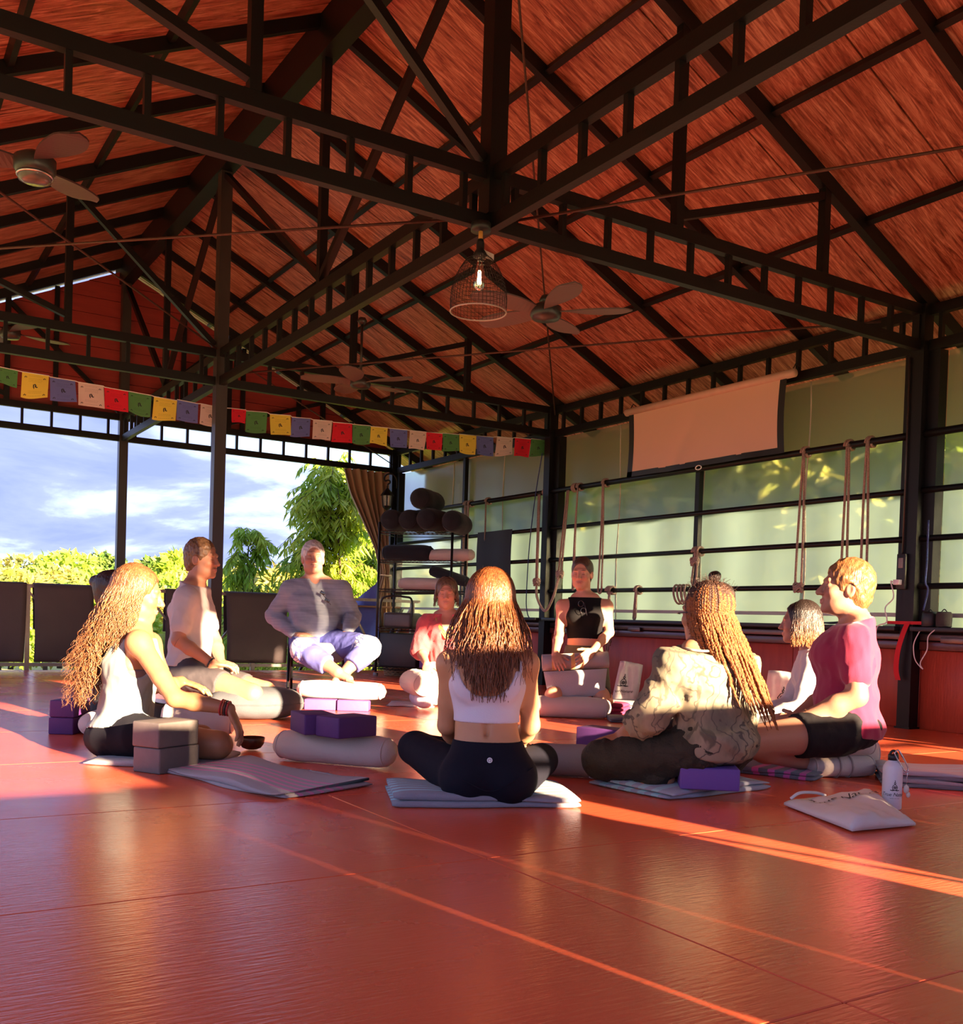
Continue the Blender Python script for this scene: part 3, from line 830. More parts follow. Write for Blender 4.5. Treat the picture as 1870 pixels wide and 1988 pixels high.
# long hill ridge behind the trees
hv, hq = [], []
for i in range(61):
    a = RAD(-50 + 130 * i / 60)
    dd = 95.0
    hh = 3.0 + 1.0 * math.sin(i * 0.5) + 0.7 * math.sin(i * 1.3)
    for j, (k_, z_) in enumerate(((0.75, -9), (0.9, hh * 0.4), (1.0, hh), (1.25, -6))):
        hv.append((math.sin(a) * dd * k_, math.cos(a) * dd * k_, z_))
hq = [[i * 4 + j, (i + 1) * 4 + j, (i + 1) * 4 + j + 1, i * 4 + j + 1] for i in range(60) for j in range(3)]
put('hill', mesh_np('hill', hv, hq), None, mat('wooded_hill', (0.13, 0.17, 0.06), 0.9, noise=(0.5, 0.9, (0.06, 0.11, 0.05)), bump=(0.8, 1.0)), kind='structure')
# greenery outside the right wall, seen blurred through the blinds
for k, (x, y, h) in enumerate(((9.6, 3.0, 4.6), (10.6, 5.0, 5.6), (9.8, 6.9, 5.0), (11.6, 8.6, 6.2), (10.2, 10.4, 5.2), (11.6, 13.0, 6.4), (10.4, 15.4, 5.4))):
    bl = [(0, 0, h * 0.75, h * 0.33), (0.5, 0.3, h * 0.5, h * 0.3), (-0.5, -0.4, h * 0.45, h * 0.3), (0.1, 0.7, h * 0.62, h * 0.26), (-0.2, -0.8, h * 0.6, h * 0.25)]
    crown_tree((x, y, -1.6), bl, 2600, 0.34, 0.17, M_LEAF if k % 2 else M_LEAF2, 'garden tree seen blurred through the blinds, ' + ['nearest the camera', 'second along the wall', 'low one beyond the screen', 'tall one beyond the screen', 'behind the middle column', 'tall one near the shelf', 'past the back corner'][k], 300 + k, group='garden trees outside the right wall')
# ================================================================== fabrics
M_BEIGE = mat('beige_cotton', (0.56, 0.46, 0.40), 0.9, noise=(8, 0.35, (0.48, 0.39, 0.34)), bump=(260, 0.18), sheen=0.2)
M_NAVY = mat('navy_cotton', (0.0035, 0.005, 0.012), 0.9, bump=(200, 0.2), sheen=0.15)
M_GREYC = mat('grey_blue_cotton', (0.085, 0.095, 0.11), 0.9, noise=(20, 0.4, (0.06, 0.068, 0.08)), bump=(200, 0.2))
M_PURP = mat('purple_foam', (0.085, 0.022, 0.135), 0.7, noise=(30, 0.3, (0.07, 0.017, 0.115)), bump=(300, 0.12))
M_LILAC = mat('lilac_foam', (0.20, 0.07, 0.28), 0.7, noise=(30, 0.3, (0.17, 0.055, 0.24)), bump=(300, 0.12))
M_VIOLET = mat('violet_foam', (0.13, 0.06, 0.30), 0.7, bump=(300, 0.12))
M_GFOAM = mat('grey_foam', (0.135, 0.115, 0.108), 0.75, noise=(26, 0.5, (0.105, 0.092, 0.088)), bump=(300, 0.15))
M_WFOAM = mat('white_foam', (0.62, 0.56, 0.48), 0.75, bump=(300, 0.12))
M_SEWN = mat('sewn_band', (0.40, 0.33, 0.29), 0.9, bump=(260, 0.2))
M_WHITE = mat('white_canvas', (0.68, 0.64, 0.62), 0.9, noise=(14, 0.3, (0.58, 0.55, 0.53)), bump=(420, 0.2))
M_INK = mat('black_ink', (0.02, 0.02, 0.025), 0.8, bump=(100, 0.02))
M_BLACKP = mat('black_plastic', (0.012, 0.012, 0.013), 0.45, bump=(90, 0.05))
M_WCAB = mat('white_cable', (0.75, 0.72, 0.70), 0.5, bump=(90, 0.05))
M_ROPE = mat('tan_rope', (0.46, 0.34, 0.27), 0.9, noise=(160, 0.8, (0.22, 0.13, 0.10)), bump=(180, 0.6))

def bolster(name, c, axis, L, R, m, label, cat='bolster', group=None, squash=0.9, seam=True, bend=0.0, seed=0, parent=None):
    """round cushion lying with its long axis along `axis`; c = point on the floor under its middle"""
    axis = nrm(axis); up = np.array([0, 0, 1.0]) if abs(axis[2]) < 0.9 else nrm((CF[0], CF[1], 0))
    side = nrm(np.cross(axis, up)); up = nrm(np.cross(side, axis))
    rng = np.random.default_rng(seed)
    n, k = 26, 22
    c = np.asarray(c, float)
    v = []
    for i in range(n + 1):
        u = -1 + 2 * i / n
        u = math.copysign(abs(u) ** 0.75, u)
        r = R * max(0.0, 1 - abs(u) ** 7) ** 0.42
        for j in range(k):
            a = 2 * math.pi * j / k
            w = 1 + 0.018 * math.sin(3 * a + 5 * u + seed) + 0.012 * math.sin(9 * u + 2 * a + 2 * seed)
            off = bend * (1 - u * u)
            p = c + axis * (u * L / 2) + side * (r * w * math.cos(a) + off)
            if abs(axis[2]) < 0.9:
                zz = R * squash + r * squash * w * math.sin(a)
                zz = max(zz, 0.002) if c[2] < 1e-6 else zz
                p = p + up * zz
            else:
                p = p + up * (r * w * math.sin(a)) + axis * (L / 2)
            v.append(p)
    q = [[i * k + j, i * k + (j + 1) % k, (i + 1) * k + (j + 1) % k, (i + 1) * k + j] for i in range(n) for j in range(k)]
    t = thing(name, c, label, cat, group)
    put('cover', mesh_np('cover', v, q), t, m)
    if seam:
        for u in (-0.86, 0.86):
            pts = []
            r = R * (1 - abs(u) ** 7) ** 0.42 * 1.0
            for j in range(k + 1):
                a = 2 * math.pi * j / k
                p = c + axis * (u * L / 2) + side * (r * math.cos(a) + bend * (1 - u * u))
                if abs(axis[2]) < 0.9: p = p + up * max(R * squash + r * squash * math.sin(a), 0.004)
                else: p = p + up * (r * math.sin(a)) + axis * (L / 2)
                pts.append(p)
            MB().tube(pts, 0.004, 5, False).build('piping', m, t, True)
    return t

def cushion(name, c, ax, ay, h, m, label, cat='cushion', group=None, seed=0, pw=3.2):
    """pillow-like bag: half axes ax, ay on the ground"""
    ax = np.asarray(ax, float); ay = np.asarray(ay, float)
    n, k = 18, 40
    v = []
    for i in range(n + 1):
        f = -math.pi / 2 + math.pi * i / n
        cz = math.sin(f); cr = math.cos(f)
        cr = math.copysign(abs(cr) ** 0.6, cr) if cr > 0 else 0
        for j in range(k):
            a = 2 * math.pi * j / k
            co, si = math.cos(a), math.sin(a)
            e = (abs(co) ** pw + abs(si) ** pw) ** (-1 / pw)
            w = 1 + 0.03 * math.sin(5 * a + seed) * cr + 0.02 * math.sin(11 * a + 3 * f + seed)
            p = np.asarray(c, float) + ax * co * e * cr * w + ay * si * e * cr * w
            v.append((p[0], p[1], p[2] + h / 2 + h / 2 * math.copysign(abs(cz) ** 0.85, cz)))
    q = [[i * k + j, i * k + (j + 1) % k, (i + 1) * k + (j + 1) % k, (i + 1) * k + j] for i in range(n) for j in range(k)]
    t = thing(name, c, label, cat, group)
    put('cover', mesh_np('cover', v, q), t, m)
    pts = []
    for j in range(k + 1):
        a = 2 * math.pi * j / k
        co, si = math.cos(a), math.sin(a)
        e = (abs(co) ** pw + abs(si) ** pw) ** (-1 / pw)
        w = 1.0 + 0.03 * math.sin(5 * a + seed) + 0.02 * math.sin(11 * a + seed)
        p = np.asarray(c, float) + ax * co * e * w + ay * si * e * w
        pts.append((p[0], p[1], p[2] + h / 2))
    MB().tube(pts, 0.004, 5, False).build('piping', m, t, True)
    return t

def block(c, fx, L, W, H, m, label, group='foam yoga blocks', z=0.0):
    """foam block: c on the ground (x, y), fx its long horizontal direction"""
    fx = nrm((fx[0], fx[1], 0)); fy = np.array([-fx[1], fx[0], 0])
    return put('yoga_block', rbox((c[0], c[1], z + H / 2), fx * L / 2, fy * W / 2, (0, 0, H / 2), 0.007, 3), None, m, label=label, cat='yoga block', group=group)

def folded_towel(name, c, fx, L, W, layers, th, m, label, cat='towel', group='folded towels', z=0.0, seed=0, wob=0.012, fringe=True):
    """stack of folded layers; fold edges rounded on one long side"""
    fx = nrm((fx[0], fx[1], 0)); fy = np.array([-fx[1], fx[0], 0])
    rng = np.random.default_rng(seed)
    t = thing(name, (c[0], c[1], z), label, cat, group)
    for l in range(layers):
        nx, nm = 22, 26
        dl = rng.normal() * 0.006; dw = rng.normal() * 0.006
        ph = rng.random(4) * 6
        v = []
        hw, hh = W / 2 + dw, th / 2
        # cross-section loop in (fy, z): rounded slab
        loop = []
        for s in range(10): loop.append((-hw + (2 * hw) * s / 9, -hh))
        for a in np.linspace(-math.pi / 2, math.pi / 2, 5)[1:-1]: loop.append((hw + hh * math.cos(a), hh * math.sin(a)))
        for s in range(10): loop.append((hw - (2 * hw) * s / 9, hh))
        for a in np.linspace(math.pi / 2, 1.5 * math.pi, 5)[1:-1]: loop.append((-hw + hh * math.cos(a), hh * math.sin(a)))
        nm = len(loop)
        for i in range(nx + 1):
            u = -1 + 2 * i / nx
            endr = max(0.15, (1 - abs(u) ** 14)) ** 0.5
            for (a, b) in loop:
                wv = wob * (math.sin(2.1 * u + ph[0] + a * 4) + 0.6 * math.sin(5.3 * u + ph[1]))
                zz = z + th * (l + 0.5) + b * endr + 0.10 * wv * (1 if l else 0.3) + (0.5 * wob * math.sin(7 * a + 3 * u + ph[2]) if (b > 0 and l == layers - 1) else 0)
                p = np.array([c[0], c[1], 0]) + fx * (u * (L / 2 + dl) + 0.4 * wob * math.sin(9 * a + ph[3])) + fy * (a + wv * 0.7)
                v.append((p[0], p[1], max(zz, z + 0.001)))
        q = [[i * nm + j, (i + 1) * nm + j, (i + 1) * nm + (j + 1) % nm, i * nm + (j + 1) % nm] for i in range(nx) for j in range(nm)]
        me = mesh_py('layer', v, [tuple(a) for a in q] + [tuple(range(nm)), tuple(nx * nm + j for j in range(nm))[::-1]], True)
        put('layer', me, t, m)
    return t

FWD = nrm((CF[0], CF[1], 0)); RGT = nrm((CR[0], CR[1], 0))

# ---- bolsters, blocks, towels on the floor
p = fl(690, 1505); q_ = fl(610, 1485)
c = (fl(515, 1480) + fl(772, 1490)) / 2
bolster('bolster', (1.86, 4.13, 0), fl(770, 1500) - fl(520, 1478), 0.60, 0.088, M_BEIGE, 'beige bolster on the floor carrying two purple blocks', group='beige bolsters', squash=0.82, seed=1)
cc = at(608, 1440, 4.44); cc2 = at(672, 1440, 4.34)
zt = 0.147
block(cc[:2], FWD * 0.9 - RGT * 0.45, 0.22, 0.15, 0.088, M_PURP, 'dark purple foam block lying on the bolster, the left of the pair', z=zt)
block(cc2[:2], FWD * 0.75 + RGT * 0.65, 0.22, 0.15, 0.088, M_PURP, 'dark purple foam block lying on the bolster, the right of the pair', z=zt)
# grey pair beside the long-haired sitter
bg = fl(312, 1500)
bd = nrm(fl(362, 1486) - fl(258, 1502))
bc = bg + FWD * 0.075
block(bc[:2], bd, 0.225, 0.15, 0.103, M_GFOAM, 'grey foam block on the floor, lower of the grey pair')
block((bc + RGT * -0.006)[:2], bd, 0.225, 0.15, 0.103, M_GFOAM, 'grey foam block stacked on another grey one', z=0.1045)
# purple pair at far left
bl_ = fl(122, 1425) + FWD * 0.08
block(bl_[:2], FWD, 0.22, 0.13, 0.088, M_PURP, 'dark purple foam block at far left, lower of two')
block((bl_ + RGT * 0.004)[:2], FWD, 0.22, 0.13, 0.088, M_PURP, 'dark purple foam block at far left, stacked on top', z=0.0895)
bolster('bolster', fl(165, 1432) + FWD * 0.30, FWD * 0.95 - RGT * 0.05, 0.62, 0.072, M_BEIGE, 'beige bolster end-on beside the far left purple blocks', group='beige bolsters', seed=2)
# bolster in front of the long-haired sitter (behind the arm)
bolster('bolster', fl(375, 1432) + FWD * 0.10, RGT * 0.98 + FWD * 0.15, 0.40, 0.098, M_BEIGE, 'beige bolster under the hand of the long-haired sitter', group='beige bolsters', seed=3)
# grey cushion of the man in white
cushion('bean_cushion', fl(478, 1402) + FWD * 0.26, RGT * 0.28 + FWD * 0.06, FWD * 0.24, 0.20, M_GREYC, 'grey-blue puffy cushion under the knees of the man in white', seed=2, pw=2.4)
# blocks and bolster under the bare feet
ob = fl(655, 1380) + FWD * 0.08
block((ob - RGT * 0.125)[:2], RGT, 0.22, 0.15, 0.075, M_LILAC, 'lilac foam block under the foot bolster, left one')
block((ob + RGT * 0.105)[:2], RGT, 0.22, 0.15, 0.075, M_LILAC, 'lilac foam block under the foot bolster, right one')
fb = bolster('bolster', (*(ob + FWD * 0.02 + RGT * 0.01)[:2], 0.0755), RGT * 0.99 - FWD * 0.12, 0.66, 0.080, M_BEIGE, 'sunlit beige bolster under the crossed bare feet', group='beige bolsters', seed=4, squash=0.80)
# standing bolster and white rolls by the woman in coral
sb = at(812, 1332, 7.35)
bolster('bolster', (sb[0], sb[1], 0.10), RGT * 0.3 - FWD * 0.95, 0.5, 0.105, M_BEIGE, 'sunlit beige bolster on end under the hand of the woman in coral', group='beige bolsters', seed=5)
bolster('towel_roll', (*fl(818, 1376)[:2], 0.012), RGT * 0.2 - FWD * 0.98, 0.42, 0.075, mat('white_tiedye', (0.70, 0.68, 0.72), 0.9, noise=(9, 0.6, (0.30, 0.36, 0.62)), bump=(200, 0.2)), 'white rolled towel with blue stains below the standing bolster', 'towel roll', None, seed=6, seam=False)
folded_towel('folded_towel', fl(803, 1370)[:2] + np.array([0.02, 0.05]), RGT, 0.36, 0.34, 2, 0.006, mat('pale_cloth', (0.62, 0.60, 0.62), 0.9, bump=(200, 0.2), noise=(6, 0.5, (0.45, 0.25, 0.35))), 'thin pale cloth spread under the white roll', 'cloth', None, seed=9)
# bolster in front of the woman in black
bolster('bolster', fl(1105, 1396) + FWD * 0.11, RGT * 0.99 - FWD * 0.1, 0.62, 0.083, M_BEIGE, 'beige bolster on the floor before the kneeling woman in black', group='beige bolsters', seed=7)
# purple block in the middle right
pb = at(1172, 1421, 5.45)
block(pb[:2], RGT * 0.80 - FWD * 0.6, 0.25, 0.16, 0.105, M_PURP, 'dark purple foam block lying alone in front of the camouflage shirt')
# olive-grey bolster tucked under the braided woman's knee
bolster('bolster', at(1112, 1478, 4.35) * np.array([1, 1, 0]) , RGT * 0.95 - FWD * 0.25, 0.42, 0.078, mat('taupe_cotton', (0.30, 0.26, 0.235), 0.9, bump=(260, 0.18), noise=(8, 0.3, (0.26, 0.22, 0.20))), 'taupe bolster under the knee of the woman with braids', group='beige bolsters', seed=8)
# seat bolsters of the man in crimson
sbp = fl(1645, 1514) + FWD * 0.09
sax = RGT * 0.97 + FWD * 0.22
bolster('bolster', sbp, sax, 0.34, 0.060, M_BEIGE, 'beige bolster on the floor under the man in crimson, lower one', group='beige bolsters', seed=10, squash=0.85)
bolster('bolster', (sbp[0], sbp[1], 0.097), sax, 0.33, 0.063, M_BEIGE, 'beige bolster with the man in crimson on top, upper one', group='beige bolsters', seed=11, squash=0.85)
bolster('bolster', sbp + FWD * 0.16 + RGT * 0.06, sax, 0.34, 0.105, M_BEIGE, 'beige bolster behind the seat stack of the man in crimson', group='beige bolsters', seed=12, squash=0.9)
bnd = thing('carry_strap', sbp, 'brown sewn straps round the lower seat bolster', 'strap')
for k in (-0.035, 0.025):
    pts = [sbp + nrm(sax) * k + np.cross(nrm(sax), (0, 0, 1)) * 0.0635 * math.cos(a) + np.array([0, 0, max(0.003, 0.051 + 0.0545 * math.sin(a))]) for a in np.linspace(0, 6.283, 25)]
    MB().tube(pts, 0.004, 5, False).build('band', M_SEWN, bnd, True)

# towels
gt, gs = (0.24, 0.23, 0.27), (0.30, 0.56, 0.62)
tc = (fl(757, 1566) + fl(1125, 1568)) / 2
tdx = nrm(fl(1125, 1570) - fl(757, 1568)); tdy = np.array([-tdx[1], tdx[0], 0])
folded_towel('folded_towel', (tc + tdy * 0.17)[:2], tdx, 0.67, 0.36, 2, 0.022, stripes('towel_aqua', gt, gs, [(0.0 + 0.05 * k, 0.022 + 0.05 * k) for k in range(6)], tdy, tc + tdy * 0.045), 'grey towel with aqua stripes under the woman with her back to us', seed=1)
tc2 = (fl(1150, 1530) + fl(1300, 1558)) / 2
a_, b_ = fl(1285, 1558), fl(1525, 1528)
tdx2 = nrm(b_ - a_); tdy2 = np.array([-tdx2[1], tdx2[0], 0])
folded_towel('folded_towel', ((a_ + b_) / 2 + tdy2 * 0.22 - tdx2 * 0.03)[:2], tdx2, 0.62, 0.42, 2, 0.02, stripes('towel_aqua2', (0.33, 0.35, 0.44), (0.34, 0.56, 0.60), [(0.06 + 0.07 * k, 0.095 + 0.07 * k) for k in range(5)], tdy2, a_), 'blue-grey towel with aqua stripes under the woman with braids', seed=2)
# spread towel with pink stripes
a_, b_ = fl(320, 1500), fl(540, 1548)
tdx3 = nrm(b_ - a_); tdy3 = np.array([-tdx3[1], tdx3[0], 0])
folded_towel('folded_towel', ((a_ + b_) / 2 + tdy3 * 0.20)[:2], tdx3, 0.80, 0.44, 2, 0.014, stripes('towel_pink', (0.36, 0.31, 0.31), (0.72, 0.20, 0.38), [(0.055 + 0.05 * k, 0.073 + 0.05 * k) for k in range(5)], tdy3, a_), 'grey towel with pink stripes lying rumpled in front', seed=3, wob=0.022)
a_ = fl(300, 1492)
folded_towel('folded_towel', (a_ + FWD * 0.24 - RGT * 0.03)[:2], RGT, 0.58, 0.40, 1, 0.022, mat('towel_grey', (0.36, 0.35, 0.36), 0.95, bump=(300, 0.4)), 'plain grey towel under the long-haired sitter', seed=4)
a_ = at(1500, 1488, 4.9)
folded_towel('folded_towel', fl(1505, 1500)[:2], nrm(fl(1590, 1505) - fl(1450, 1490)), 0.44, 0.30, 2, 0.017, stripes('towel_magenta', (0.17, 0.16, 0.20), (0.75, 0.12, 0.42), [(-0.04 + 0.07 * k, -0.01 + 0.07 * k) for k in range(5)], nrm(fl(1590, 1505) - fl(1450, 1490)), fl(1500, 1498)), 'dark grey towel with magenta stripes under the bare thigh', seed=5)
tr = fl(1800, 1532)
for k in range(4):
    folded_towel('folded_towel', (tr + FWD * 0.17 + RGT * (0.10 + 0.012 * ((k * 7) % 3)))[:2], RGT * 0.96 - FWD * 0.26, 0.46, 0.34, 1, 0.017, [stripes('towel_st%d' % k, ((0.20, 0.19, 0.21), (0.40, 0.36, 0.38), (0.26, 0.23, 0.25), (0.44, 0.42, 0.46))[k], (0.42, 0.55, 0.60), [(-0.05, -0.02), (0.03, 0.05)], FWD, tr + FWD * 0.17) if k in (0, 3) else mat('towel_pl%d' % k, ((0, 0, 0), (0.40, 0.35, 0.37), (0.24, 0.20, 0.22))[k], 0.95, bump=(300, 0.4))][0],
                 'folded towel in the stack at the right edge, ' + ('bottom dark one', 'second from below', 'third from below, dark', 'top one with pale blue stripes')[k], z=0.0172 * k, seed=20 + k)
# towels by the right wall
a_ = fl(1190, 1388)
folded_towel('folded_towel', a_[:2] + np.array([0.02, 0.1]), RGT * 0.9 - FWD * 0.35, 0.30, 0.26, 3, 0.028, mat('maroon_towel', (0.30, 0.02, 0.09), 0.95, bump=(300, 0.4)), 'folded maroon towel beside the feet of the woman in black', seed=7)
a_ = fl(1240, 1385)
folded_towel('folded_towel', a_[:2] + np.array([0.1, 0.12]), RGT * 0.95 - FWD * 0.2, 0.46, 0.30, 3, 0.026, stripes('towel_bw', (0.33, 0.31, 0.33), (0.04, 0.04, 0.045), [(0.01, 0.03), (0.055, 0.06)], (0, 0, 1), (0, 0, 0)), 'grey blanket with black edges folded near the right wall', seed=8)
a_ = fl(1212, 1403)
folded_towel('folded_towel', a_[:2] + np.array([0.08, 0.05]), RGT, 0.28, 0.2, 2, 0.017, mat('towel_darkgrey', (0.16, 0.14, 0.15), 0.95, bump=(300, 0.4)), 'small dark grey folded towel left of the white block', seed=9)
wb = fl(1262, 1425)
block((wb + FWD * 0.06)[:2], FWD, 0.15, 0.11, 0.16, M_WFOAM, 'off-white foam block standing left of the camouflage shirt')
vb = fl(1382, 1535, 0.04)
block((vb + FWD * 0.07)[:2], RGT * 0.98 - FWD * 0.12, 0.225, 0.15, 0.085, M_VIOLET, 'violet foam block under the woman with braids', z=0.041)

# ---- singing bowl
bw = fl(483, 1459) + FWD * 0.06
M_BOWL = mat('dark_bronze', (0.10, 0.055, 0.03), 0.38, metal=0.7, noise=(30, 0.6, (0.05, 0.028, 0.018)), bump=(40, 0.2))
prof = [(0.001, 0.006), (0.025, 0.004), (0.045, 0.012), (0.058, 0.032), (0.063, 0.060), (0.060, 0.063), (0.055, 0.035), (0.042, 0.017), (0.001, 0.012)]
v, f = lathe(prof, bw, n=32)
put('singing_bowl', mesh_py('singing_bowl', v, f, True), None, M_BOWL, label='small dark bronze singing bowl on the floor', cat='bowl')

# ---- water bottle with carabiner
bt = fl(1738, 1573) + FWD * 0.035
M_ALU = mat('white_enamel', (0.66, 0.66, 0.72), 0.35, spec=0.6, bump=(50, 0.02))
wbt = thing('water_bottle', bt, 'white metal bottle with logo and carabiner behind the cloth bag', 'bottle')
prof = [(0.001, 0.0), (0.033, 0.0), (0.036, 0.004), (0.036, 0.15), (0.034, 0.162), (0.026, 0.175), (0.018, 0.181), (0.017, 0.186), (0.001, 0.186)]
v, f = lathe(prof, bt, n=32); put('bottle_body', mesh_py('bottle_body', v, f, True), wbt, M_ALU)
cap = bt + np.array([0, 0, 0.184])
v, f = lathe([(0.001, 0), (0.019, 0), (0.019, 0.022), (0.001, 0.024)], cap, n=20); cp = put('cap', mesh_py('cap', v, f, True), wbt, M_BLACKP)
MB().tube([cap + np.array([0, 0, 0.02]) + RGT * 0.012 * math.cos(a) + np.array([0, 0, 0.016 * math.sin(a)]) for a in np.linspace(0, math.pi, 9)], 0.005, 6).build('cap_loop', M_BLACKP, wbt, True)
M_CHROME = mat('polished_steel', (0.55, 0.55, 0.58), 0.22, metal=1.0, bump=(20, 0.02))
car = [cap + np.array([0, 0, 0.034]) + RGT * x + np.array([0, 0, z_]) - FWD * 0.02 for x, z_ in ((0.0, 0), (0.012, 0.004), (0.045, -0.05), (0.05, -0.068), (0.04, -0.073), (0.028, -0.06), (-0.002, -0.012), (0.0, 0))]
MB().tube(smooth_path(car, 4), 0.0032, 6).build('carabiner', M_CHROME, wbt, True)
ch = [cap + RGT * 0.045 - FWD * 0.02 + np.array([0, 0, -0.04 - 0.012 * k]) + RGT * 0.003 * (k % 2) for k in range(5)]
MB().tube(ch, 0.002, 5).build('chain', M_CHROME, wbt, True)
sk = ch[-1]
mbk = MB().add(*lathe([(0.001, -0.034), (0.008, -0.03), (0.011, -0.02), (0.009, -0.008), (0.001, 0)], sk, n=12)).add(*lathe([(0.001, -0.05), (0.006, -0.046), (0.008, -0.038), (0.006, -0.030), (0.001, -0.028)], sk + RGT * 0.008, n=12))
mbk.build('charm', mat('ivory_charm', (0.62, 0.55, 0.48), 0.6, bump=(60, 0.1)), wbt, True)

def text_mesh(txt, size, font_shear=0.25):
    cu = bpy.data.curves.new('lettering', 'FONT')
    cu.body = txt; cu.size = size; cu.shear = font_shear; cu.align_x = 'CENTER'; cu.extrude = 0.0
    o = bpy.data.objects.new('lettering_tmp', cu); COL.objects.link(o)
    dg = bpy.context.evaluated_depsgraph_get()
    me = bpy.data.meshes.new_from_object(o.evaluated_get(dg))
    vs = np.array([tuple(v.co) for v in me.vertices]).reshape(-1, 3); fs = [tuple(p.vertices) for p in me.polygons]
    bpy.data.objects.remove(o, do_unlink=True)
    return vs, fs
def logo_shapes():
    """seated figure with spiral, in units of its height, origin at the base"""
    out = []
    th = np.linspace(0, 4.2 * math.pi, 40)
    out.append([(0.16 * t / 13.2 * math.cos(t), 0.34 + 0.16 * t / 13.2 * math.sin(t)) for t in th])
    out.append([(-0.42, 0.06), (-0.2, 0.02), (0.1, 0.10), (0.42, 0.06), (0.2, 0.02), (-0.1, 0.10), (-0.42, 0.06)])
    out.append([(-0.17, 0.12), (-0.24, 0.34), (-0.13, 0.55), (0, 0.60), (0.13, 0.55), (0.24, 0.34), (0.17, 0.12)])
    out.append([(0.07 * math.cos(a), 0.72 + 0.07 * math.sin(a)) for a in np.linspace(0, 6.283, 12)])
    out.append([(-0.03, 0.80), (0.02, 0.88), (-0.01, 1.0)])
    return out
def print_on(parent, fun, txt, size, logo=None, logo_h=0.05, logo_off=(0, 0), txt_off=(0, 0), sub=True):
    """flat lettering laid on a surface by fun(u, v) -> point"""
    mb = MB()
    vs, fs = text_mesh(txt, size)
    mb.add([fun(v[0] + txt_off[0], v[1] + txt_off[1]) for v in vs], fs)
    if logo:
        for pl in logo_shapes():
            w = 0.018 * logo_h * 1.6
            pts = np.array(pl) * logo_h + np.array(logo_off)
            d = np.gradient(pts, axis=0); d /= np.linalg.norm(d, axis=1)[:, None] + 1e-9
            nn = np.stack([-d[:, 1], d[:, 0]], 1) * w
            vv = [fun(*(a + b)) for a, b in zip(pts, nn)] + [fun(*(a - b)) for a, b in zip(pts, nn)]
            n = len(pts)
            mb.add(vv, [(i, i + 1, n + i + 1, n + i) for i in range(n - 1)])
    if sub:
        v2, f2 = text_mesh('CENTER FOR YOGA', size * 0.22, 0)
        mb.add([fun(v[0] + txt_off[0], v[1] + txt_off[1] - size * 0.5) for v in v2], f2)
    return mb.build('printed_logo', M_INK, parent)
def bottle_pt(u, v):
    a = u / 0.0365
    d = -FWD * math.cos(a) + RGT * math.sin(a)
    return bt + d * 0.0365 + np.array([0, 0, v])
print_on(wbt, bottle_pt, 'True Nature', 0.019, True, 0.04, (-0.004, 0.072), (-0.004, 0.052))

# ---- cloth bag lying on the floor
def cloth_bag(corners, thick, label, name='cloth_bag', seed=0):
    """flat bag from four world corners (bl, br, tr, tl)"""
    t = thing(name, sum(np.asarray(c) for c in corners) / 4, label, 'bag', 'white cloth bags')
    nu, nv = 24, 16
    bl, br, trr, tl = [np.asarray(c, float) for c in corners]
    nrmv = nrm(np.cross(br - bl, tl - bl))
    rng = np.random.default_rng(seed); ph = rng.random(6) * 6
    v = []
    for sgn in (1, -1):
        for i in range(nu + 1):
            for j in range(nv + 1):
                u, w = i / nu, j / nv
                p = bl * (1 - u) * (1 - w) + br * u * (1 - w) + trr * u * w + tl * (1 - u) * w
                e = min(1, 6 * min(u, 1 - u) + 0.15) * min(1, 6 * min(w, 1 - w) + (0.15 if sgn < 0 else 0.5))
                puff = thick * (e ** 0.5) * (0.75 + 0.25 * math.sin(5 * u + ph[0]) * math.sin(4 * w + ph[1])) * (1.2 - 0.6 * u * 0)
                wr = 0.004 * math.sin(23 * u + 9 * w + ph[2]) + 0.003 * math.sin(31 * w - 13 * u + ph[3])
                v.append(p + nrmv * ((puff + wr * e) * (1 if sgn > 0 else 0.05)))
    o2 = (nu + 1) * (nv + 1)
    q = []
    for i in range(nu):
        for j in range(nv):
            a, b, c_, d = i * (nv + 1) + j, (i + 1) * (nv + 1) + j, (i + 1) * (nv + 1) + j + 1, i * (nv + 1) + j + 1
            q.append([a, b, c_, d]); q.append([o2 + d, o2 + c_, o2 + b, o2 + a])
    for i in range(nu):
        for j in (0, nv):
            a, b = i * (nv + 1) + j, (i + 1) * (nv + 1) + j
            q.append([a, o2 + a, o2 + b, b] if j == 0 else [b, o2 + b, o2 + a, a])
    for j in range(nv):
        for i in (0, nu):
            a, b = i * (nv + 1) + j, i * (nv + 1) + j + 1
            q.append([b, o2 + b, o2 + a, a] if i == 0 else [a, o2 + a, o2 + b, b])
    put('cloth', mesh_np('cloth', v, q), t, M_WHITE)
    def pt(u, w, h=0.0):
        p = bl * (1 - u) * (1 - w) + br * u * (1 - w) + trr * u * w + tl * (1 - u) * w
        e = min(1, 6 * min(u, 1 - u) + 0.15) * min(1, 6 * min(w, 1 - w) + 0.5)
        puff = 1.2 * thick * (e ** 0.5) * (0.75 + 0.25 * math.sin(5 * u + ph[0]) * math.sin(4 * w + ph[1]))
        wr = 0.004 * math.sin(23 * u + 9 * w + ph[2]) + 0.003 * math.sin(31 * w - 13 * u + ph[3])
        return p + nrmv * (puff + wr * e + 0.005 + h)
    return t, pt
E1 = np.array([0, 0, 0.006])
bag, bpt = cloth_bag((fl(1655, 1618) + E1, fl(1778, 1606) + E1, fl(1700, 1556) + E1, fl(1522, 1566) + E1), 0.045, 'white cloth bag with printed logo lying on the near floor', seed=3)
_tv, _tf = text_mesh('True Nature', 0.16)
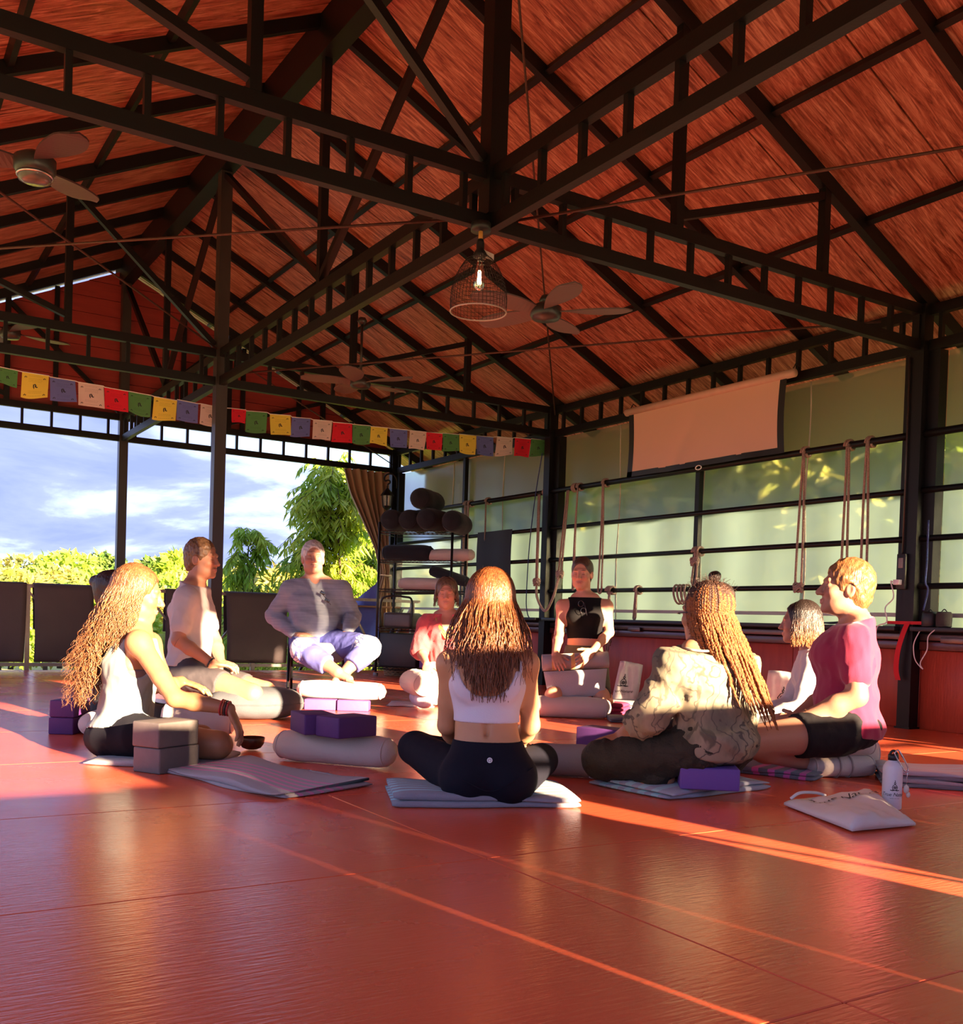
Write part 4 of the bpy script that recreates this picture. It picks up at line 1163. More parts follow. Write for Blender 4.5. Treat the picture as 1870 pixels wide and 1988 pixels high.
MB().add([bpt(min(0.97, 0.50 + v[0] * 1.0), 0.70 + v[1] * 0.75) for v in _tv], _tf).build('printed_logo', M_INK, bag)
MB().tube(smooth_path([bpt(0.05, 0.97), bpt(0.12, 0.93) + np.array([0, 0, 0.02]), bpt(0.3, 0.95) + np.array([0, 0, 0.012]), bpt(0.42, 0.97)], 6), 0.006, 6).build('handle', M_WHITE, bag, True)

def standing_bag(px0, px1, pyb, pyt, d, label, lean=0.08, seed=0, txt='True Nature', logo=True, shift=0.0):
    bl = at(px0, pyb, d); br = at(px1, pyb - 2, d); tl = at(px0 + 18, pyt, d + lean); trr = at(px1 + 12, pyt + 8, d + lean)
    z0 = min(bl[2], br[2])
    for q in (bl, br): q[2] = 0.004
    t, pt = cloth_bag((bl, br, trr, tl), 0.07, label, 'tote_bag', seed)
    W = np.linalg.norm(br - bl); Hh = np.linalg.norm(tl - bl)
    print_on(t, lambda u, v: pt(min(0.98, max(0.02, 0.5 + shift + u / W)), min(0.98, max(0.02, v / Hh))), txt, W * 0.165, logo, Hh * 0.30, (0, Hh * 0.40), (0, Hh * 0.26), sub=True)
    return t
standing_bag(1186, 1236, 1356, 1284, 8.35, 'white tote bag with logo leaning on the wall beside the woman in black', seed=1, shift=-0.2)
standing_bag(1474, 1536, 1390, 1302, 6.9, 'white tote bag with logo behind the woman in the white top', seed=2)
cushion('round_bag', fl(1292, 1350) , RGT * 0.18, FWD * 0.09, 0.34, mat('pale_peach_cloth', (0.58, 0.40, 0.34), 0.9, bump=(200, 0.2), noise=(6, 0.3, (0.5, 0.34, 0.3))), 'pale peach round cushion leaning on the red wall', seed=5, pw=2.1)
# ================================================================== prayer flags
FC = {'g': (0.10, 0.27, 0.085), 'y': (0.86, 0.63, 0.08), 'b': (0.15, 0.165, 0.46), 'w': (0.74, 0.54, 0.49), 'r': (0.78, 0.018, 0.04)}
FN = {'g': 'green', 'y': 'yellow', 'b': 'blue', 'w': 'white', 'r': 'red'}
def flag_mat(k):
    m = mat('flag_' + FN[k], FC[k], 0.85, bump=(300, 0.2))
    nt = m.node_tree; b = nt.nodes['Principled BSDF']
    tr = nt.nodes.new('ShaderNodeBsdfTranslucent'); tr.inputs[0].default_value = (*FC[k], 1)
    mx = nt.nodes.new('ShaderNodeMixShader'); mx.inputs[0].default_value = 0.38
    nt.links.new(b.outputs[0], mx.inputs[1]); nt.links.new(tr.outputs[0], mx.inputs[2])
    nt.links.new(mx.outputs[0], nt.nodes['Material Output'].inputs[0])
    return m
FM = {k: flag_mat(k) for k in FC}
YFL = 8.90
flags = [(-3, 'g', 35, 712), (43, 'y', 95, 722), (97, 'b', 146, 732), (152, 'w', 201, 742), (203, 'r', 249, 752), (250, 'g', 294, 760), (299, 'y', 344, 770), (344, 'b', 385, 776), (390, 'w', 430, 784), (450, 'r', 478, 793), (478, 'g', 519, 798), (524, 'y', 564, 804), (567, 'b', 603, 810), (608, 'w', 645, 815), (647, 'r', 684, 820), (685, 'g', 719, 824), (720, 'y', 753, 828), (757, 'b', 791, 832), (796, 'w', 829, 836), (828, 'r', 859, 839), (860, 'g', 891, 841), (892, 'y', 925, 843), (925, 'b', 958, 846), (965, 'w', 996, 848), (1000, 'r', 1031, 850), (1032, 'g', 1060, 852)]
order = {}
cordpts = []
for i, (x0, k, x1, y) in enumerate(flags):
    a = on(x0, y, 1, YFL); b = on(x1, y + (8 if x0 < 450 else 3), 1, YFL)
    cordpts += [a, b]
    order[k] = order.get(k, 0) + 1
    ordn = ['first', 'second', 'third', 'fourth', 'fifth', 'sixth'][order[k] - 1]
    t = thing('prayer_flag', (a + b) / 2, '%s prayer flag on the string, %s %s one from the left' % (FN[k], ordn, FN[k]), 'flag', 'string of prayer flags')
    w = np.linalg.norm(b - a); h = w * 0.93
    rr_ = random.Random(i * 7 + 1)
    nu, nv = 10, 10; v = []
    sk = rr_.uniform(-0.08, 0.08); cu = rr_.uniform(-0.05, 0.09)
    ph = rr_.random() * 6
    def fpt(u, vv, dy=0.0):
        p = lerp(a, b, u)
        drop = h * vv * (1 + cu * math.sin(3.0 * u + ph) * vv)
        return np.array([p[0] + sk * vv * w * (0.4 + 0.6 * u), YFL + 0.012 * math.sin(5 * u + ph) * vv + 0.02 * vv * vv * math.sin(2 * u + ph * 2) + dy, p[2] - drop])
    for iu in range(nu + 1):
        for iv in range(nv + 1):
            v.append(fpt(iu / nu, iv / nv))
    q = [[iu * (nv + 1) + iv, iu * (nv + 1) + iv + 1, (iu + 1) * (nv + 1) + iv + 1, (iu + 1) * (nv + 1) + iv] for iu in range(nu) for iv in range(nv)]
    put('cloth', mesh_np('cloth', v, q), t, FM[k])
    # block-printed ink: centre mark, corner marks, text lines
    mb = MB()
    def mark(u0, v0, u1, v1):
        mb.add([fpt(u0, v0, -0.003), fpt(u1, v0, -0.003), fpt(u1, v1, -0.003), fpt(u0, v1, -0.003)], [(0, 3, 2, 1)])
    for (u0, v0, u1, v1) in ((0.43, 0.45, 0.47, 0.58), (0.47, 0.43, 0.53, 0.47), (0.50, 0.47, 0.55, 0.56), (0.53, 0.54, 0.60, 0.58), (0.45, 0.56, 0.48, 0.62)):
        mark(u0, v0, u1, v1)
    for cx, cy in ((0.14, 0.16), (0.84, 0.16), (0.14, 0.86), (0.84, 0.86)):
        for dx, dy in ((0, 0), (0.035, 0.02), (-0.03, 0.03)):
            mark(cx + dx - 0.014, cy + dy - 0.02, cx + dx + 0.014, cy + dy + 0.02)
    mb.build('ink_print', M_INK, t, kind='stuff')
    mb = MB()
    for row in (0.10, 0.22, 0.28, 0.34, 0.72, 0.78, 0.90):
        uu = 0.26
        while uu < 0.74:
            wd = rr_.uniform(0.02, 0.06)
            mb.add([fpt(uu, row, -0.002), fpt(uu + wd, row, -0.002), fpt(uu + wd, row + 0.010, -0.002), fpt(uu, row + 0.010, -0.002)], [(0, 3, 2, 1)])
            uu += wd + 0.02
    mb.build('ink_text', mat('faded_ink_' + FN[k], tuple(c * 0.45 for c in FC[k]), 0.9, bump=(100, 0.02)), t, kind='stuff')
cordpts = [on(-60, 702, 1, YFL)] + cordpts
cp_ = [cordpts[0]] + [cordpts[i] for i in range(1, len(cordpts))]
MB().tube(np.array(cp_) + np.array([0, 0.002, 0.002]), 0.004, 5).build('flag_cord', M_WCAB, None, True, label='thin white cord carrying the prayer flags across the back', cat='cord')

# ================================================================== pendant lamp
lp = at(933, 470, 5.02)
M_CAGE = mat('black_mesh_wire', (0.015, 0.012, 0.012), 0.5, metal=0.3, bump=(50, 0.02))
lamp = thing('pendant_lamp', lp, 'pendant lamp with wire-mesh dome shade and glowing bulb under the beams', 'lamp')
zc = ZB0
v, f = lathe([(0.001, 0.0), (0.05, 0.0), (0.05, -0.04), (0.001, -0.04)], (lp[0], lp[1], zc), n=20); put('ceiling_cup', mesh_py('ceiling_cup', v, f, True), lamp, M_BLACKP)
MB().tube([(lp[0], lp[1], zc - 0.03), (lp[0], lp[1], zc - 0.11)], 0.011, 10).build('wooden_stem', mat('orange_wood', (0.62, 0.27, 0.06), 0.5, bump=(40, 0.1)), lamp, True)
v, f = lathe([(0.001, -0.08), (0.016, -0.08), (0.020, -0.10), (0.020, -0.13), (0.034, -0.15), (0.036, -0.165), (0.018, -0.175), (0.001, -0.175)], (lp[0], lp[1], zc), n=20); put('socket', mesh_py('socket', v, f, True), lamp, M_BLACKP)
put('tag', rbox((lp[0] + 0.03, lp[1] - 0.03, zc - 0.16), RGT * 0.028 + np.array([0, 0, -0.012]), (0, 0, 0.018), FWD * 0.001, 0.0008, 1), lamp, M_BEIGE)
# mesh shade: rings and meridians
mb = MB()
sh_top, sh_h, sh_r = zc - 0.16, 0.28, 0.142
def shade_r(t): return sh_r * (0.28 + 0.72 * math.sin(min(1, t * 1.25) * math.pi / 2) ** 0.7) * (1.0 - 0.05 * max(0, t - 0.7))
for k in range(15):
    t = k / 14
    r = shade_r(t)
    mb.tube([(lp[0] + r * math.cos(a), lp[1] + r * math.sin(a), sh_top - sh_h * t) for a in np.linspace(0, 6.2832, 33)], 0.0011, 3, False)
for k in range(44):
    a = 6.2832 * k / 44
    mb.tube([(lp[0] + shade_r(t) * math.cos(a), lp[1] + shade_r(t) * math.sin(a), sh_top - sh_h * t) for t in np.linspace(0, 1, 9)], 0.0011, 3, False)
mb.build('mesh_shade', M_CAGE, lamp)
r = shade_r(1.0)
MB().tube([(lp[0] + r * math.cos(a), lp[1] + r * math.sin(a), sh_top - sh_h) for a in np.linspace(0, 6.2832, 41)], 0.004, 6, False).build('rim', mat('pale_rim', (0.45, 0.40, 0.36), 0.4, metal=0.5, bump=(50, 0.02)), lamp, True)
bz = zc - 0.20
v, f = lathe([(0.001, 0.03), (0.012, 0.025), (0.014, 0.0), (0.024, -0.04), (0.031, -0.085), (0.026, -0.115), (0.012, -0.13), (0.001, -0.133)], (lp[0], lp[1], bz), n=24)
M_GLASS = mat('bulb_glass', (1.0, 0.93, 0.82), 0.06, trans=1.0, bump=(60, 0.25))
bulb = put('bulb', mesh_py('bulb', v, f, True), lamp, M_GLASS)
M_FIL = bpy.data.materials.new('glowing_filament'); M_FIL.use_nodes = True
_b = M_FIL.node_tree.nodes['Principled BSDF']; _b.inputs['Emission Color'].default_value = (1.0, 0.62, 0.28, 1); _b.inputs['Emission Strength'].default_value = 14.0; _b.inputs['Base Color'].default_value = (0.9, 0.6, 0.3, 1)
mb = MB()
for k in range(7):
    a = 6.28 * k / 7
    mb.tube([(lp[0] + 0.012 * math.cos(a), lp[1] + 0.012 * math.sin(a), bz - 0.03), (lp[0] + 0.015 * math.cos(a + 0.4), lp[1] + 0.015 * math.sin(a + 0.4), bz - 0.10)], 0.0015, 4)
mb.build('filament', M_FIL, bulb, True)
MB().tube(smooth_path([(lp[0], lp[1], zc - 0.17), (lp[0] + 0.002, lp[1], zc - 0.19), (lp[0], lp[1], zc - 0.2)], 3), 0.006, 6).build('lamp_neck', M_BLACKP, lamp, True)

# ================================================================== ceiling fans
def fan(c, ztop, R, label, n=5, ang=0.3, m=None, blade_m=None, hub_r=0.10, dome=False):
    t = thing('ceiling_fan', c, label, 'fan', 'ceiling fans')
    c = np.asarray(c, float)
    v, f = lathe([(0.001, 0.0), (0.03, -0.0), (0.045, -0.03), (0.02, -0.06), (0.001, -0.06)], (c[0], c[1], ztop), n=14); put('canopy', mesh_py('canopy', v, f, True), t, m)
    MB().tube([(c[0], c[1], ztop - 0.03), (c[0], c[1], c[2] + 0.03)], 0.012, 8).build('down_rod', m, t, True)
    prof = [(0.001, 0.05), (0.05, 0.045), (hub_r, 0.02), (hub_r, -0.03), (hub_r * 0.85, -0.05), (0.001, -0.058)]
    v, f = lathe(prof, c, n=28); put('motor', mesh_py('motor', v, f, True), t, m)
    if dome:
        v, f = lathe([(hub_r * 0.8, -0.05), (hub_r * 0.78, -0.075), (hub_r * 0.5, -0.085), (0.001, -0.088)], c, n=28); put('light_cover', mesh_py('light_cover', v, f, True), t, mat('grey_glass_disc', (0.10, 0.08, 0.08), 0.2, bump=(40, 0.02)))
        MB().tube([c + np.array([hub_r * 0.82 * math.cos(a), hub_r * 0.82 * math.sin(a), -0.055]) for a in np.linspace(0, 6.2832, 29)], 0.006, 6, False).build('light_ring', M_CHROME, t, True)
    for k in range(n):
        a = ang + 2 * math.pi * k / n
        d = np.array([math.cos(a), math.sin(a), 0]); s = np.array([-math.sin(a), math.cos(a), 0])
        vs = []; N = 14
        for i in range(N + 1):
            u = i / N
            rr_ = hub_r * 0.8 + (R - hub_r * 0.8) * u
            wd = 0.055 * (0.55 + 1.1 * math.sin(min(1, u * 1.1) * math.pi * 0.78)) * (1 if u < 0.9 else (1 - (u - 0.9) * 6) if u < 1 else 0.3)
            off = 0.03 * math.sin(u * 2.4)
            for w_, dz in ((-1, -0.014), (1, 0.014)):
                for h_ in (0.004, -0.004):
                    vs.append(c + d * rr_ + s * (w_ * wd + off) + np.array([0, 0, dz * (1 - 0.5 * u) * w_ * w_ * (1 if w_ > 0 else 1) * 1.0 + h_ + 0.005 * u]))
        fs = []
        for i in range(N):
            o = i * 4
            fs += [(o, o + 2, o + 6, o + 4), (o + 1, o + 5, o + 7, o + 3), (o, o + 4, o + 5, o + 1), (o + 2, o + 3, o + 7, o + 6)]
        fs += [(0, 1, 3, 2), (N * 4, N * 4 + 2, N * 4 + 3, N * 4 + 1)]
        put('blade', mesh_py('blade', vs, fs, False), t, blade_m or m)
    return t
M_FANB = mat('dark_fan_plastic', (0.03, 0.026, 0.026), 0.35, bump=(60, 0.03))
M_BLADE = mat('taupe_fan_blade', (0.13, 0.085, 0.08), 0.5, bump=(60, 0.05))
f2 = at(1060, 604, 6.1)
fan(f2, ZB0, 0.52, 'black ceiling fan with pale brown blades right of the pendant lamp', 5, 0.55, M_FANB, M_BLADE, 0.095)
f1 = at(68, 318, 4.55)
fan(f1, ZB0 + 0.02, 0.42, 'dark ceiling fan with round light at the upper left', 3, 0.7, M_FANB, mat('plum_fan_blade', (0.06, 0.028, 0.03), 0.5, bump=(60, 0.05)), 0.09, True)
f3 = at(700, 742, 8.9)
fan(f3, 3.3, 0.52, 'dim ceiling fan in the far right roof bay above the flags', 5, 0.2, M_FANB, M_BLADE, 0.09)
f4 = at(20, 645, 8.4)
fan(f4, ZB0 + 0.4, 0.5, 'dim ceiling fan in the far left roof bay', 4, 0.2, M_FANB, mat('plum_fan_blade', (0.10, 0.045, 0.05), 0.5), 0.08)

# ================================================================== projection screen
XS = XR - 0.13
sc = thing('projection_screen', (XS, 6.4, 2.05), 'beige projection screen with black border hanging on the right wall', 'screen')
y0, y1, zt_, zb_ = 5.47, 7.36, 2.66, 2.06
MB().tube([(XS, y0 - 0.07, zt_ + 0.015), (XS, y1 + 0.04, zt_ + 0.015)], 0.034, 16).build('roller_case', mat('pink_beige_case', (0.62, 0.40, 0.32), 0.5, noise=(12, 0.4, (0.5, 0.3, 0.24)), bump=(30, 0.04)), sc, True)
def scr_pt(u, w, dx=0.0):
    y = y0 + (y1 - y0) * u; z = zt_ - (zt_ - zb_) * w
    fold = 0.05 * math.exp(-((u - 0.52 - 0.22 * (w - 0.15)) / 0.05) ** 2) * w * 0.5 - 0.03 * math.exp(-((u - 0.52 + 0.35 * (w - 0.1)) / 0.07) ** 2) * w * 0.6
    edge = 0.03 * math.sin(w * math.pi) * (1 if u > 0.5 else -1) * abs(u - 0.5) * 2
    return (XS - 0.005 + fold + dx, y - edge * 0.6, z)
def scr_patch(u0, u1, w0, w1, nu, nw, dx=0.0):
    v = [scr_pt(u0 + (u1 - u0) * i / nu, w0 + (w1 - w0) * j / nw, dx) for i in range(nu + 1) for j in range(nw + 1)]
    q = [[i * (nw + 1) + j, (i + 1) * (nw + 1) + j, (i + 1) * (nw + 1) + j + 1, i * (nw + 1) + j + 1] for i in range(nu) for j in range(nw)]
    return v, q
v, q = scr_patch(0.035, 0.965, 0.0, 0.93, 40, 16); put('screen_cloth', mesh_np('screen_cloth', v, q), sc, mat('peach_screen_cloth', (0.66, 0.43, 0.33), 0.85, bump=(200, 0.05)))
for nm, rg in (('border', (0.0, 0.036, 0, 1.0)), ('border', (0.964, 1.0, 0, 1.0)), ('border', (0.0, 1.0, 0.92, 1.0))):
    v, q = scr_patch(rg[0], rg[1], rg[2], rg[3], 14, 12, -0.002); put(nm, mesh_np(nm, v, q), sc, M_BLK)
p_ = np.array(scr_pt(0.5, 1.0))
MB().tube([p_ + np.array([0, 0.035 * math.cos(a), -0.012 + 0.018 * math.sin(a)]) for a in np.linspace(0, 6.283, 17)], 0.005, 6, False).build('pull_ring', M_WCAB, sc, True)
for y in (y0 - 0.04, y1):
    MB().tube([(XS, y, zt_ + 0.03), (XS + 0.05, y + 0.01, zt_ + 0.10), (XS + 0.08, y, ZB0 + 0.1)], 0.005, 5).build('hook', M_BLACKP, sc, True)

# ================================================================== ropes on the rails
XP = XR - 0.03
def rope_loop(y, zt, zb, label, gap=0.03, wraps=2, knot=None, r=0.010, sway=0.0, single=False, zr=0.027, seed=0):
    """rope wrapped over a rail at height zt and hanging to zb"""
    t = thing('rope', (XP, y, zb), label, 'rope', 'tan ropes on the wall rails')
    rg = random.Random(seed)
    mb = MB()
    R_ = zr + r
    for k in range(wraps):
        yy = y - 0.012 * wraps / 2 + 0.022 * k
        mb.tube([(XP + R_ * math.cos(a), yy + 0.004 * a, zt + R_ * math.sin(a)) for a in np.linspace(-2.6, 3.4, 18)], r, 7)
    mb.build('hitch', M_ROPE, t, True)
    for s in ((0,) if single else (-1, 1)):
        ph = rg.random() * 6
        pts = [(XP - 0.035 + 0.004 * math.sin(z_ * 4 + ph), y + s * gap / 2 * (0.35 + 0.65 * (zt - z_) / max(0.05, zt - zb)) + sway * (zt - z_) + 0.006 * math.sin(3 * z_ + ph), z_) for z_ in np.linspace(zt + 0.005, zb, 12)]
        MB().tube(pts, r, 7).build('strand', M_ROPE, t, True)
    if not single:
        pts = [(XP - 0.035, y + sway * (zt - zb) + gap / 2 * math.cos(a), zb + gap * 0.6 * math.sin(a)) for a in np.linspace(math.pi, 2 * math.pi, 9)]
        MB().tube(pts, r, 7).build('loop_end', M_ROPE, t, True)
    if knot:
        kz = zb if knot == 'end' else knot
        mb = MB()
        for k in range(3):
            mb.tube([(XP - 0.035 + 0.02 * math.cos(a + k), y + sway * (zt - zb) + 0.032 * math.sin(a * 1.0 + 0.5 * k), kz + 0.018 * (k - 1) + 0.016 * math.sin(2 * a + k)) for a in np.linspace(0, 6.283, 16)], r * 1.1, 6)
        mb.build('knot', M_ROPE, t, True)
    return t
def ywall(px, py): return on(px, py, 0, XP)[1]
R1, R3, R4 = 2.062, 1.332, 1.0
rope_loop(ywall(1566, 880), R1, 1.0, 'tan double rope on the top rail left of the crimson shirt, with a knot', 0.055, knot='end', sway=0.0, seed=1)
rope_loop(ywall(1651, 865), R1, 1.12, 'tan double rope on the top rail above the blond head, left one', 0.05, sway=-0.02, seed=2)
rope_loop(ywall(1692, 858), R1, 1.12, 'tan double rope on the top rail above the blond head, right one', 0.045, sway=0.0, seed=3)
rope_loop(ywall(1177, 940), R1, 1.0, 'tan double rope on the top rail right of the woman in black', 0.05, seed=4)
rope_loop(ywall(1127, 948), R1, 1.02, 'tan thick rope on the top rail behind the head of the woman in black', 0.02, r=0.009, sway=0.02, seed=5)
rope_loop(ywall(908, 980), R1, 1.0, 'tan rope bundle on the top rail beside the wire shelf, left one', 0.05, wraps=3, seed=6, sway=-0.01)
rope_loop(ywall(915, 980), R1, 0.9, 'tan rope bundle on the top rail beside the wire shelf, right one', 0.05, wraps=2, seed=16, sway=0.03)
rope_loop(ywall(949, 973), R1, 0.95, 'tan rope on the top rail in front of the dark hanging mat', 0.02, seed=7, sway=0.01)
rope_loop(ywall(1358, 1066), R3, 1.06, 'tan rope bundle on the third rail behind the top-knot', 0.05, wraps=4, knot=R3 - 0.09, seed=8, sway=0.06)
rope_loop(ywall(1240, 1148), R4, 0.74, 'tan short rope on the lowest rail over the tote bag', 0.03, seed=9, sway=0.03)
rope_loop(ywall(1188, 1150), R4, 0.42, 'tan rope with knot on the lowest rail right of the bare arm', 0.03, wraps=4, seed=10, knot=0.5)
t = thing('rope', (XP, ywall(1318, 1145), R4), 'tan coil of rope looped over the lowest rail by the braids', 'rope', 'tan ropes on the wall rails')
for k in range(4):
    yy = ywall(1318 + 7 * k, 1145)
    MB().tube([(XP - 0.01 + 0.05 * math.cos(a), yy + 0.02 * math.sin(a), R4 - 0.045 + 0.085 * math.sin(a)) for a in np.linspace(0, 6.283, 20)], 0.010, 7).build('coil', M_ROPE, t, True)
# U-shaped rope in front of the middle column
t = thing('rope', (XP, 8.8, 0.85), 'tan rope hanging in a U from two knots across the middle column', 'rope', 'tan ropes on the wall rails')
ua, ub = on(1047, 960, 0, XP - 0.095), on(1103, 952, 0, XP - 0.095)
ka, kb = on(1042, 1130, 0, XP - 0.10), on(1087, 1115, 0, XP - 0.10)
lo_ = on(1058, 1186, 0, XP - 0.12); l2 = on(1043, 1160, 0, XP - 0.11); l3 = on(1074, 1160, 0, XP - 0.11)
for o_ in (-0.012, 0.012):
    MB().tube([ua + np.array([0, o_, 0]), ka + np.array([0, o_, 0])], 0.010, 7).build('strand', M_ROPE, t, True)
    MB().tube([ub + np.array([0, o_, 0]), kb + np.array([0, o_ * 2, 0])], 0.010, 7).build('strand', M_ROPE, t, True)
MB().tube(smooth_path([ka, l2, lo_, l3, kb], 7), 0.014, 8).build('swing', M_ROPE, t, True)
for c_ in (ka, kb):
    mb = MB()
    for k in range(3):
        mb.tube([c_ + np.array([0.02 * math.cos(a + k), 0.035 * math.sin(a + .5 * k), 0.02 * (k - 1) + 0.018 * math.sin(2 * a + k)]) for a in np.linspace(0, 6.283, 16)], 0.011, 6)
    mb.build('knot', M_ROPE, t, True)
for c_, z_ in ((ua, 0), (ub, 0)):
    mb = MB()
    for k in range(3):
        mb.tube([(XP + 0.038 * math.cos(a), c_[1] + 0.02 * (k - 1), R1 + 0.038 * math.sin(a)) for a in np.linspace(0, 6.283, 16)], 0.010, 6, False)
    mb.build('hitch', M_ROPE, t, True)
# blue cord and dark hanging mat in the far bay
M_BLUE = mat('blue_cord', (0.03, 0.07, 0.26), 0.7, noise=(120, 0.8, (0.02, 0.02, 0.06)), bump=(100, 0.3))
MB().tube(smooth_path([on(1053, 880, 0, XP - 0.05), on(1040, 960, 0, XP - 0.05), on(1028, 1060, 0, XP - 0.06), on(1022, 1160, 0, XP - 0.06), on(1024, 1190, 0, XP - 0.06), on(1028, 1200, 0, XP - 0.06)], 6), 0.006, 6).build('nylon_rope', M_BLUE, None, True, label='thin dark blue cord hanging left of the middle column', cat='cord')
MB().tube(smooth_path([on(1803, 1010, 0, XP - 0.05), on(1800, 1090, 0, XP - 0.05), on(1797, 1130, 0, XP - 0.05), on(1802, 1145, 0, XP - 0.05), on(1793, 1185, 0, XP - 0.05)], 6), 0.006, 6).build('nylon_rope', M_BLUE, None, True, label='bright blue cord tied to the rail right of the wide column', cat='cord')
ym = ywall(967, 1030); ym0, ym1 = ywall(1000, 1030), ywall(934, 1030)
v, q = [], []
for i in range(9):
    for j in range(15):
        y = ym0 + (ym1 - ym0) * i / 8; z = 1.70 - 1.05 * j / 14
        v.append((XP - 0.035 - 0.01 * math.sin(j * 0.4) - 0.008 * math.sin(i), y, z))
q = [[i * 15 + j, i * 15 + j + 1, (i + 1) * 15 + j + 1, (i + 1) * 15 + j] for i in range(8) for j in range(14)]
put('hanging_mat', mesh_np('hanging_mat', v, q), None, mat('black_plum_mat', (0.016, 0.010, 0.014), 0.7, bump=(120, 0.1)), label='black mat draped over the second rail between shelf and middle column', cat='mat')

# ================================================================== things on the wide column and sill
YC = 4.37; XC = XR - 0.03 - 0.052
bx = thing('power_socket', (XC, YC, 1.0), 'black power socket box with conduit on the wide column', 'socket')
sp = on(1752, 1100, 0, XC - 0.012)
put('socket_box', rbox((XC - 0.014, sp[1], 1.10), (0.014, 0, 0), (0, 0.035, 0), (0, 0, 0.125), 0.004, 2), bx, M_BLACKP)
put('breaker', rbox((XC - 0.030, sp[1], 1.16), (0.004, 0, 0), (0, 0.018, 0), (0, 0, 0.035), 0.002, 2), bx, mat('grey_switch', (0.22, 0.20, 0.19), 0.4, bump=(60, 0.02)))
MB().tube([(XC - 0.012, sp[1], 1.22), (XC - 0.012, sp[1] + 0.005, 2.60)], 0.007, 6).build('conduit', M_POST, bx, True)
chg = (XC - 0.045, sp[1] + 0.01, 1.025)
put('charger', rbox(chg, (0.02, 0, 0), (0, 0.024, 0), (0, 0, 0.018), 0.004, 2), None, M_WCAB, label='white charger plug in the socket of the wide column', cat='charger')
c0 = np.array(chg)
MB().tube(smooth_path([c0 + np.array([-0.01, 0.03, 0]), on(1730, 1130, 0, XC - 0.05), on(1735, 1160, 0, XC - 0.05), on(1719, 1180, 0, XC - 0.08), on(1722, 1207, 0, XC - 0.09), on(1705, 1215, 0, XC - 0.10), on(1700, 1232, 0, XC - 0.12)], 7), 0.0045, 6).build('charger_cable', M_WCAB, None, True, label='white cable looping from the charger to the sill', cat='cable')
M_RED = mat('red_strap', (0.62, 0.012, 0.02), 0.7, bump=(300, 0.2))
st = thing('red_strap', (XC, YC, 0.55), 'bright red strap tied round the wide column with hanging end', 'strap')
zs = 0.742
loop = [(XC - 0.006, YC - 0.17), (XC - 0.006, YC + 0.15), (XC + 0.18, YC + 0.16), (XC + 0.18, YC - 0.17), (XC - 0.006, YC - 0.17)]
mb = MB()
for a, b in zip(loop[:-1], loop[1:]):
    d = np.array([b[0] - a[0], b[1] - a[1], 0]); nn = nrm(np.cross(d, (0, 0, 1))) * 0.002
    A = np.array([a[0], a[1], zs]); B = np.array([b[0], b[1], zs])
    mb.add([A - np.array([0, 0, 0.011]), B - np.array([0, 0, 0.011]), B + np.array([0, 0, 0.011]), A + np.array([0, 0, 0.011])] + [p + nn for p in (A - np.array([0, 0, 0.011]), B - np.array([0, 0, 0.011]), B + np.array([0, 0, 0.011]), A + np.array([0, 0, 0.011]))], [(0, 1, 2, 3), (7, 6, 5, 4)])
mb.build('band', M_RED, st)
mb = MB()
tail = smooth_path([(XC - 0.012, YC - 0.02, zs), (XC - 0.03, YC - 0.005, 0.68), (XC - 0.05, YC + 0.02, 0.55), (XC - 0.05, YC + 0.03, 0.42), (XC - 0.045, YC + 0.015, 0.34)], 6)
vs = []
for p in tail:
    vs += [p + np.array([0, -0.02, 0]), p + np.array([0, 0.02, 0]), p + np.array([-0.003, 0.02, 0]), p + np.array([-0.003, -0.02, 0])]
n = len(tail)
mb.add(vs, [(i * 4 + j, i * 4 + (j + 1) % 4, i * 4 + 4 + (j + 1) % 4, i * 4 + 4 + j) for i in range(n - 1) for j in range(4)] + [(0, 1, 2, 3), ((n - 1) * 4 + 3, (n - 1) * 4 + 2, (n - 1) * 4 + 1, (n - 1) * 4)])
mb.build('hanging_end', M_RED, st)
for k, (px, lb) in enumerate(((1805, 'small black round speaker on the sill, left of two'), (1833, 'small dark grey round speaker on the sill, right of two'))):
    c = on(px, 1222, 2, 0.7165)
    yk = on(px, 1205, 0, XR - 0.075)[1]
    c = np.array([XR - 0.075, yk, 0.7165])
    t = thing('speaker', c, lb, 'speaker', 'small speakers on the sill')
    ms = M_BLACKP if k == 0 else mat('dark_grey_mesh', (0.035, 0.030, 0.030), 0.8, bump=(500, 0.4))
    v, f = lathe([(0.001, 0), (0.045, 0), (0.05, 0.01), (0.052, 0.05), (0.05, 0.09), (0.043, 0.105), (0.001, 0.107)], c, n=28); put('housing', mesh_py('housing', v, f, True), t, ms)
    MB().tube([c + np.array([0.046 * math.cos(a), 0.046 * math.sin(a), 0.008]) for a in np.linspace(0, 6.283, 25)], 0.006, 6, False).build('base_ring', M_BLACKP, t, True)
    MB().tube(smooth_path([c + np.array([0, 0.02, 0.105]), c + np.array([0, 0, 0.122]), c + np.array([0, -0.02, 0.105])], 5), 0.004, 6).build('carry_loop', M_BLACKP, t, True)
MB().tube(smooth_path([on(1788, 1222, 0, XR - 0.10), on(1776, 1245, 0, XR - 0.135), on(1774, 1262, 0, XR - 0.14), on(1778, 1283, 0, XR - 0.14), on(1792, 1299, 0, XR - 0.14), on(1787, 1287, 0, XR - 0.14), on(1800, 1262, 0, XR - 0.14), on(1803, 1235, 0, XR - 0.14), on(1822, 1218, 0, XR - 0.12)], 7), 0.004, 6).build('speaker_cable', M_WCAB, None, True, label='white cable hanging in a V below the speakers', cat='cable')
